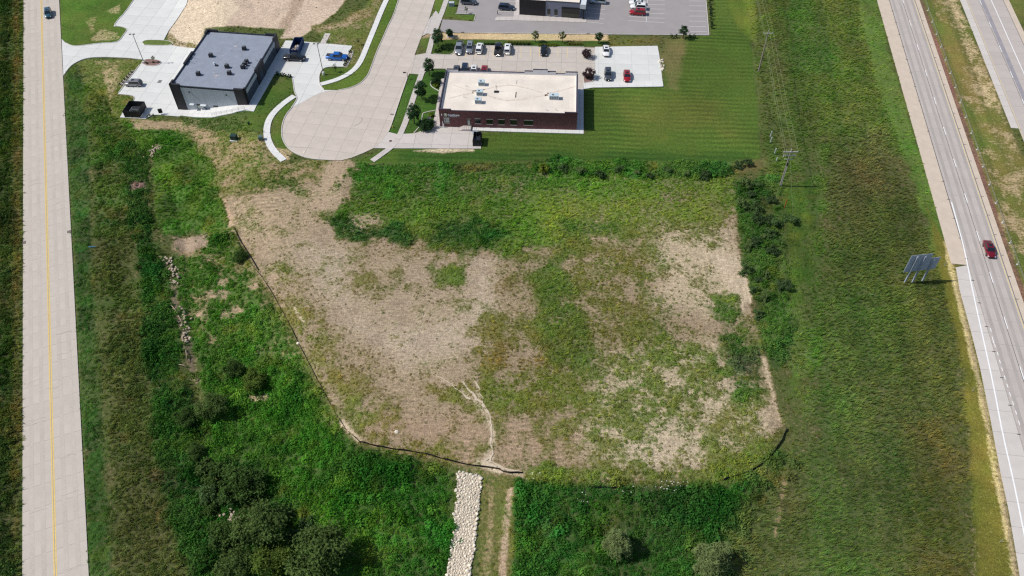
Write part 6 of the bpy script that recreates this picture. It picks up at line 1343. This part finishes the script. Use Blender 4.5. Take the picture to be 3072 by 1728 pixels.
g2 = gA+Vector((.8, -9, -gA.z)); tag(MB().tube([(0, 0, 0), Vector((-.8, 9, hA-1.2))], .02, 5).build('guy_wire', m_wire, loc=(g2.x, g2.y, Tz(g2.x, g2.y))), 'guy wire slanting from the near power pole', 'wire')

def light_pole(base, topy, label, arms=True, pedestal=False):
    g = G(*base); h = top_of(g, base[0], topy); r = empty('light_pole', g); tag(r, label, 'light pole')
    z0 = 0
    if pedestal: MB().cyl(0, 0, -.1, .85, .33, 14).build('pedestal', m_walk, r); z0 = .85
    else: MB().cyl(0, 0, 0, .5, .3, 14).build('pedestal', m_walk, r)
    MB().tube([(0, 0, z0), (0, 0, h)], [.1, .075], 10).build('pole', m_lpole, r)
    MB().tube([(-.9, 0, h-.05), (.35, 0, h-.05)], .04, 6).build('arm', m_lpole, r)
    for x in (-.75, .3): MB().cbox((x, 0, h-.02), (.55, .35, .12)).build('lamp_head', m_trim, r)
light_pole(za((425, 590))[0], za((270, 195))[0][1], 'tall thin light pole in the oval bed west of the dark office')
light_pole(zK((1185, 1210))[0], zK((985, 375))[0][1], 'tall light pole on a round concrete pedestal by the east lot', pedestal=True)
g = G(*zF((130, 205))[0]); h = 4.0; r = empty('street_light', g); tag(r, 'short street lamp at the kerb by the parking entrance', 'street light')
MB().tube([(0, 0, 0), (0, 0, 1.9)], [.07, .06], 8).build('pole', m_trim, r); MB().tube([(0, 0, 1.9), (-.5, 0, 2.0)], .05, 6).build('arm', m_trim, r); MB().cbox((-.7, 0, 2.0), (.7, .4, .16)).build('lamp_head', m_trim, r)

# guide sign seen from behind
P = [G(*zS(p)[0]) for p in ((395, 1205), (700, 1200), (1040, 1130))]
o = P[0].copy(); e = (P[2]-P[0]); e.z = 0; L3 = e.length; e.normalize(); r = empty('highway_sign', o, math.atan2(e.y, e.x)); tag(r, 'large highway guide sign seen from behind on three steel posts', 'sign')
hs = top_of(P[0], *zS((900, 235))[0])
xs3 = [0, (P[1]-P[0]).dot(e), L3]; tops = [hs, hs*.97, hs*.82]
for x, t in zip(xs3, tops):
    MB().box(x-.12, x+.12, -.02, .02, -.2, t).box(x-.12, x-.09, -.14, .14, -.2, t).box(x+.09, x+.12, -.14, .14, -.2, t).build('post', m_plank, r)
def panel(x0, x1, z0, z1, y):
    nb = max(4, int((z1-z0)/.32)); s_ = (z1-z0)/nb
    for k in range(nb): MB().box(x0, x1, y, y+.05, z0+k*s_+.003, z0+(k+1)*s_-.003).box(x0, x1, y-.05, y, z0+k*s_+.003, z0+k*s_+.05).build('sign_plank', m_plank, r)
panel(-1.35, 3.25, hs*.42, hs+.15, .2); panel(3.3, 5.4, hs*.42, hs*.85, .2)

# cable barrier in the median
m_cable = mat('dull steel cable', alb((140, 136, 128)), .6); cb = empty('cable_barrier', (*hp(150, 6.35), 0)); tag(cb, 'steel cable barrier with slanting posts along the highway median', 'barrier'); o = cb.location
pp = [(2700+1815*.1444, 500+330*.1444), (2700+1945*.1444, 500+715*.1444), (2700+2075*.1444, 500+1105*.1444)]
ysb = [G(*p).y for p in pp]; dyb = abs(ysb[0]-ysb[1]); yb0 = ysb[2]-dyb*8; m_wpost = mat('white barrier post', alb((214, 214, 210)), .5)
y = yb0
while y < 255:
    x_, y_ = hp(y, 6.35); q = empty('barrier_post', (x_-o.x, y_-o.y, 0), 0, cb)
    MB().tube([(0, 0, -.1), (0, 0, .95)], .055, 6).build('post', m_wpost, q); MB().cyl(0, 0, 0, .09, .22, 10).build('footing', m_wpost, q); y += dyb
for z in (.5, .68, .86):
    a, c = hp(yb0-30, 6.35), hp(258, 6.35); MB().tube([(a[0]-o.x, a[1]-o.y, z), (c[0]-o.x, c[1]-o.y, z)], .022, 5).build('cable', m_cable, cb)
# marker posts
m_mark = mat('white marker post', alb((238, 238, 234)), .5); m_or = mat('orange marker', alb((206, 108, 48)), .5)
def marker(px, py, h, m, label, r=.08, grp=None):
    tag(MB().taper(0, h, r*2, r*1.2, r*1.8, r).build('marker_post', m, loc=G(px, py)), label, 'marker post', grp)
for (x, y), nm in zip(((290, 275), (325, 415), (205, 60), (205, -60)), ('tall white marker post left of the near power pole', 'short white marker post left of the near power pole', 'white marker post second from the top of the line', 'white marker post at the top of the line')): marker(*zP((x, y))[0], 1.7 if y != 415 else 1.0, m_mark, nm, .12)
marker(*zP((487, 1330))[0], 2.4, m_or, 'slim orange utility marker above the lone shrub', .1)
m_del = mat('grey delineator', alb((190, 190, 182)), .5)
for (x, y), nm in zip((z7 for z7 in (zS((1840, 590))[0], z6((1885, 170))[0], (2872+920*.138, 1528+720*.138))), ('thin delineator post near the guide sign', 'thin delineator post at the lower highway verge', 'thin delineator post at the bottom right verge')): marker(x, y, 1.3, m_del, nm, .05)

# ---------------------------------------------------------------- service boxes, bins, drains
m_green = mat('dark green box paint', (.018, .045, .038), .45, var=.08); m_teal = mat('weathered green box', (.09, .15, .14), .5, var=.1)
g = G(*zM((170, 860))[0]); r = empty('transformer_box', g, -.15); tag(r, 'dark green transformer box on a white pad in the rough grass', 'utility box')
MB().box(-.95, .95, -.8, .75, -.1, .14).build('pad', m_walk, r); MB().box(-.75, .75, -.55, .6, .14, 1.35).build('cabinet', m_green, r); MB().taper(1.35, 1.45, 1.56, 1.2, 1.46, 1.1).build('lid', m_green, r)
g = G(*zM((750, 860))[0]); r = empty('service_pedestal', g, .1); tag(r, 'rounded grey-green service box beside the curved sidewalk', 'utility box')
MB().box(-.5, .5, -.45, .5, -.05, .8).build('cabinet', m_teal, r); MB().tube([(-.5, 0, .8), (.5, 0, .8)], .48, 16).build('rounded_lid', m_teal, r)
g = G(*zM((485, 530))[0]); tag(MB().box(-.2, .2, -.2, .2, 0, .7).taper(.7, .85, .5, .5, .25, .25).build('junction_box', m_green, loc=g), 'tiny dark junction box in the grass below the dark office', 'utility box')
g = G(*zD((262, 560))[0]); r = empty('transformer_box', g, -.05); tag(r, 'green transformer box at the straw strip near the street', 'utility box')
MB().box(-.95, .95, -.8, .75, -.1, .14).build('pad', m_walk, r); MB().box(-.75, .75, -.5, .6, .14, 1.4).build('cabinet', m_green, r); MB().taper(1.4, 1.5, 1.56, 1.2, 1.46, 1.1).build('lid', m_teal, r)
g = G(*zD((285, 88))[0]); r = empty('air_unit', g, -.05); tag(r, 'grey cabinet on the grass by the top asphalt lot', 'utility box'); MB().box(-.8, .8, -.5, .5, 0, 1.1).build('cabinet', m_cab, r); MB().taper(1.1, 1.18, 1.65, 1.05, 1.55, .95).build('lid', m_gal, r)
# waste container
m_bin = mat('blue container paint', (.012, .04, .13), .5, var=.15, scale=1.2); m_binin = mat('container inside', (.02, .02, .025), .9); m_trash = [mat('trash %d' % i, c, .8) for i, c in enumerate(((.6, .58, .56), (.32, .26, .24), (.66, .66, .70), (.24, .22, .28), (.45, .36, .26)))]
pa, pb = G(*zK((475, 635))[0]), G(*zK((470, 380))[0]); g = G(*zK((475, 520))[0]); r = empty('waste_container', (g.x, g.y, g.z+.04), -4*D2R); tag(r, 'blue open-top waste container full of trash beside the office', 'container')
L_, W_, H_ = 6.4, 2.45, 1.75
for bx in ((-W_/2, W_/2, -L_/2, -L_/2+.12, 0, H_), (-W_/2, W_/2, L_/2-.12, L_/2, 0, H_), (-W_/2, -W_/2+.1, -L_/2+.12, L_/2-.12, 0, H_), (W_/2-.1, W_/2, -L_/2+.12, L_/2-.12, 0, H_)): MB().box(*bx).build('side_wall', m_bin, r)
MB().box(-W_/2+.1, W_/2-.1, -L_/2+.12, L_/2-.12, .05, .15).build('floor', m_binin, r)
for k in range(7): MB().box(W_/2, W_/2+.08, -L_/2+.4+k*.92, -L_/2+.5+k*.92, .05, H_-.05).build('rib', m_bin, r)
for k in range(26):
    s_ = random.uniform(.25, .6); me_ = stone_mesh(300+k, m_trash[k % 5]); o_ = link('trash_bag', me_, r); o_.location = (random.uniform(-.85, .85), random.uniform(-L_/2+.6, .6), random.uniform(.5, 1.2)); o_.scale = (s_, s_, s_*.8); o_.rotation_euler = (random.random()*3, random.random()*3, random.random()*6)
# refuse enclosures
m_fen = mat('black fence panel', (.016, .015, .018), .6, var=.2, scale=2)
def pen(o_, rz, w_, d_, h_, label, lids):
    r = empty('refuse_enclosure', o_, rz); tag(r, label, 'enclosure')
    for k in range(int(w_/.5)):
        x = -w_/2+k*(w_/int(w_/.5)); s_ = w_/int(w_/.5)-.02
        MB().box(x, x+s_, -d_/2, -d_/2+.06, .05, h_).build('fence_panel', m_fen, r); MB().box(x, x+s_, d_/2-.06, d_/2, .05, h_).build('fence_panel', m_fen, r)
    for k in range(int(d_/.5)):
        y = -d_/2+.07+k*((d_-.14)/int(d_/.5)); s_ = (d_-.14)/int(d_/.5)-.02
        MB().box(-w_/2, -w_/2+.06, y, y+s_, .05, h_).build('fence_panel', m_fen, r); MB().box(w_/2-.06, w_/2, y, y+s_, .05, h_).build('fence_panel', m_fen, r)
    for x in (-w_/2, w_/2):
        for y in (-d_/2, d_/2): MB().cbox((x, y, h_/2), (.12, .12, h_+.06)).build('post', m_frame, r)
    return r
q = [G(*p) for p in zN((510, 690), (1010, 715))]; c = (q[0]+q[1])/2; e = (q[1]-q[0]); e.z = 0; wl = e.length; e.normalize(); ey_ = Vector((-e.y, e.x, 0)); dl = 4.4; c = c+ey_*dl/2
pen((c.x, c.y, Tz(c.x, c.y)+.03), math.atan2(e.y, e.x), wl, dl, 2.0, 'open black refuse enclosure at the corner of the west lot', 1)
bn = c+ey_*.3+e*.4; r = empty('refuse_bin', (bn.x, bn.y, Tz(bn.x, bn.y)+.03), math.atan2(e.y, e.x)); tag(r, 'black refuse bin inside the west lot enclosure', 'bin'); MB().taper(0, 1.2, 1.7, 1.2, 1.9, 1.4).build('tub', m_green, r); MB().taper(1.2, 1.3, 1.95, 1.45, 1.9, 1.2).build('lid', m_unit, r); MB().cbox((0, -.72, 1.1), (1.6, .06, .08)).build('handle_bar', m_gal, r)
q = [G(*p) for p in ((1400+330*.0621, 365+1190*.0621), (1400+700*.0621, 365+1190*.0621))]; c = (q[0]+q[1])/2; wl = (q[1]-q[0]).length
pen((c.x, c.y+1.6, .03), -4.24*D2R, wl, 3.2, 1.9, 'black refuse enclosure at the end of the service drive', 1)
r = empty('refuse_bin', (c.x, c.y+1.7, .05), -4.24*D2R); tag(r, 'dark refuse bin inside the service drive enclosure', 'bin'); MB().taper(0, 1.0, 1.3, 1.3, 1.4, 1.5).build('tub', m_cop, r); MB().taper(1.0, 1.06, 1.4, 1.5, 1.3, 1.4).build('lid', m_cop, r)
g = G(1400+430*.0621, 365+600*.0621); r = empty('fuel_tank', (g.x, g.y, g.z+.05), 0); tag(r, 'grey round-ended bin tub behind the service drive enclosure', 'bin')
MB().tube([(0, 0, .1), (0, 0, .55), (0, 0, .65)], [.75, .8, .6], 16).build('tub', m_cab, r); MB().tube([(.75, .3, 0), (.75, .3, 1.3)], .04, 6).build('handle', m_gal, r)
g = G(*zN((1720, 590))[0]); r = empty('order_board', g, .2); tag(r, 'small black board on a post at the office walk edge', 'sign board'); MB().cyl(0, 0, 0, .6, .06, 8).build('post', m_frame, r); MB().box(-.5, .5, -.15, .15, .5, 1.7).build('board', m_frame, r)
# front ramp railing of the office
b = MB(); RP = [G(*p) for p in za((1365, 1335), (1500, 1308), (1650, 1282), (1815, 1240))]; o = RP[0].copy(); r = empty('ramp_railing', o); tag(r, 'white metal railing along the ramp of the dark office', 'railing')
RPs = [Vector(p) for p in resample([Vector((p.x, p.y)) for p in RP], 1.2)]
for p in RPs: MB().cyl(p.x-o.x, p.y-o.y, Tz(p.x, p.y)-o.z, Tz(p.x, p.y)-o.z+1.15, .03, 6).build('post', m_gal, r)
for z in (.55, .85, 1.15): MB().tube([(p.x-o.x, p.y-o.y, Tz(p.x, p.y)-o.z+z) for p in RPs], .028, 6).build('rail', m_gal, r)
# drains, covers, bollards, hydrant
m_iron = mat('rusty iron', (.12, .075, .06), .8, var=.2, scale=5); m_grate = mat('steel grate', (.22, .21, .2), .7)
def grate(px, py, w_, d_, rz, label, m=m_iron, dz=.034):
    g = G(px, py); r = empty('drain_grate', (g.x, g.y, g.z+dz), rz); tag(r, label, 'drain'); MB().box(-w_/2, w_/2, -d_/2, d_/2, 0, .015).build('frame', m, r)
    for k in range(5): MB().box(-w_/2+.08+k*w_*.17, -w_/2+.08+k*w_*.17+w_*.08, -d_/2+.06, d_/2-.06, .0155, .028).build('bar', m_grate, r)
grate(208, 695, .9, .8, -RAZ*D2R, 'rusty drain inlet on the right edge of the road'); grate(73, 728, .7, .9, -RAZ*D2R, 'rusty drain inlet on the left edge of the road')
grate(*za((640, 850))[0], 1.0, 1.3, -.2, 'square drain grate in the middle of the west lot', m_grate); grate(*z2((1090, 995))[0], .9, .6, -.2, 'kerb drain on the right side of the street', m_grate)
grate(*z3((395, 281))[0], .9, .35, -.05, 'rusty kerb inlet at the left of the straw strip', m_iron, .16); grate(*z3((1472, 293))[0], .9, .35, -.05, 'rusty kerb inlet at the right of the straw strip', m_iron, .16)
g = G(*z2((1077, 1226))[0]); tag(MB().cyl(0, 0, 0, .012, .38, 18).build('manhole_cover', m_iron, loc=(g.x, g.y, g.z+.036)), 'round iron manhole cover in the service drive', 'manhole cover')
m_hyd = mat('yellow hydrant paint', alb((214, 190, 90)), .5)
g = G(*z2((1095, 1110))[0]); r = empty('fire_hydrant', g); tag(r, 'small yellow fire hydrant on the verge by the service drive', 'hydrant'); MB().tube([(0, 0, 0), (0, 0, .6), (0, 0, .78)], [.14, .13, .05], 10).build('barrel', m_hyd, r); MB().tube([(-.22, 0, .48), (.22, 0, .48)], .07, 8).build('outlet', m_hyd, r)
for k, (x, y) in enumerate(((668, 1015), (735, 1020))):
    g = G(*zF((x, y))[0]); tag(MB().cyl(0, 0, 0, 1.1, .09, 10).build('bollard', m_sign, loc=g), ('left' if k == 0 else 'right')+' pale bollard at the corner of the brick wall', 'bollard')
# planting beds with bark mulch
m_mulch = mat('brown bark mulch', alb((140, 112, 104)), .95, var=.2, scale=2, fine=.2, fscale=12)
def bed(name, pts, label, h=.1, m=m_mulch, grass=False):
    P = smooth_line(W2(pts), 1); P.append(P[0]); P = P[:-1]; o_ = P[0]; z0 = Tz(*o_)
    r = empty(name, (*o_, z0)); tag(r, label, 'planting bed')
    MB().prism([(x-o_[0], y-o_[1]) for x, y in P], -.1, lambda x, y: Tz(x+o_[0], y+o_[1])-z0+h).build('mulch' if not grass else 'turf', m, r)
    kk = kerb('edging', [Vector(p) for p in P+[P[0]]], m_kerb, .16, h+.05, None); kk.parent = r; kk.location = (-o_[0], -o_[1], -z0); del kk['kind']
m_turf = mat('island turf', alb((100, 118, 52)), .95, var=.25, scale=1.2, fine=.3, fscale=8)
bed('planting_bed', z1((1215, 545), (1235, 515), (1290, 508), (1350, 515), (1385, 530), (1380, 550), (1330, 568), (1260, 565)), 'oval bed of brown mulch around the west light pole')
bed('planting_bed', z1((1220, 365), (1250, 345), (1350, 345), (1440, 350), (1490, 372), (1470, 390), (1330, 392), (1240, 388)), 'grass island at the head of the west lot', .1, m_turf, True)
bed('planting_bed', zC((1170, 640), (1180, 560), (1310, 560), (1322, 678), (1180, 698)), 'narrow planted bed under the lower purple shrub')
bed('planting_bed', z1((1040, 735), (1150, 605), (1130, 608), (1030, 730)), 'sloping brown mulch bed along the west lot edge', .04)
bed('planting_bed', zK((1720, 1000), (1860, 740), (1960, 560), (2000, 610), (1830, 990)), 'stone mulched bed beyond the blue pickup', .05, mat('grey stone mulch', alb((150, 144, 136)), .95, var=.25, scale=3, fine=.3, fscale=14))
bed('planting_bed', zC((1160, 330), (1170, 290), (1260, 290), (1275, 330)), 'round planted bed under the upper purple shrub')
tag(strip('concrete_spur', W2(zK((1160, 380), (1300, 90))), 1.6, m_oldwalk, .04), kind='structure')
# odd litter
tag(MB().box(-.6, .6, -.15, .15, 0, .05).box(.4, 1.0, -.1, .1, .02, .06).build('tarp_scrap', mat('blue tarp', (.03, .12, .2), .6), loc=G(*zl((665, 708))[0])+Vector((0, 0, .3))), 'scrap of blue tarpaulin lying on the road verge', 'tarp')
# white flowers in the lower weeds
fl = MB(); m_fl = mat('white flower head', (.75, .76, .7), .8)
for (x0, y0, x1, y1, n_) in ((1700, 590, 1960, 650, 26), (1230, 640, 1320, 720, 8), (930, 540, 1050, 590, 8), (1500, 600, 1700, 660, 8)):
    for k in range(n_):
        g = G(*zb((random.uniform(x0, x1), random.uniform(y0, y1)))[0]); s_ = random.uniform(.05, .12); fl.cbox((g.x, g.y, g.z+.62), (s_*1.5, s_, .03))
tag(fl.build('wild_flowers', m_fl), 'scattered white flower heads in the weeds below the field', 'flowers', kind='stuff')
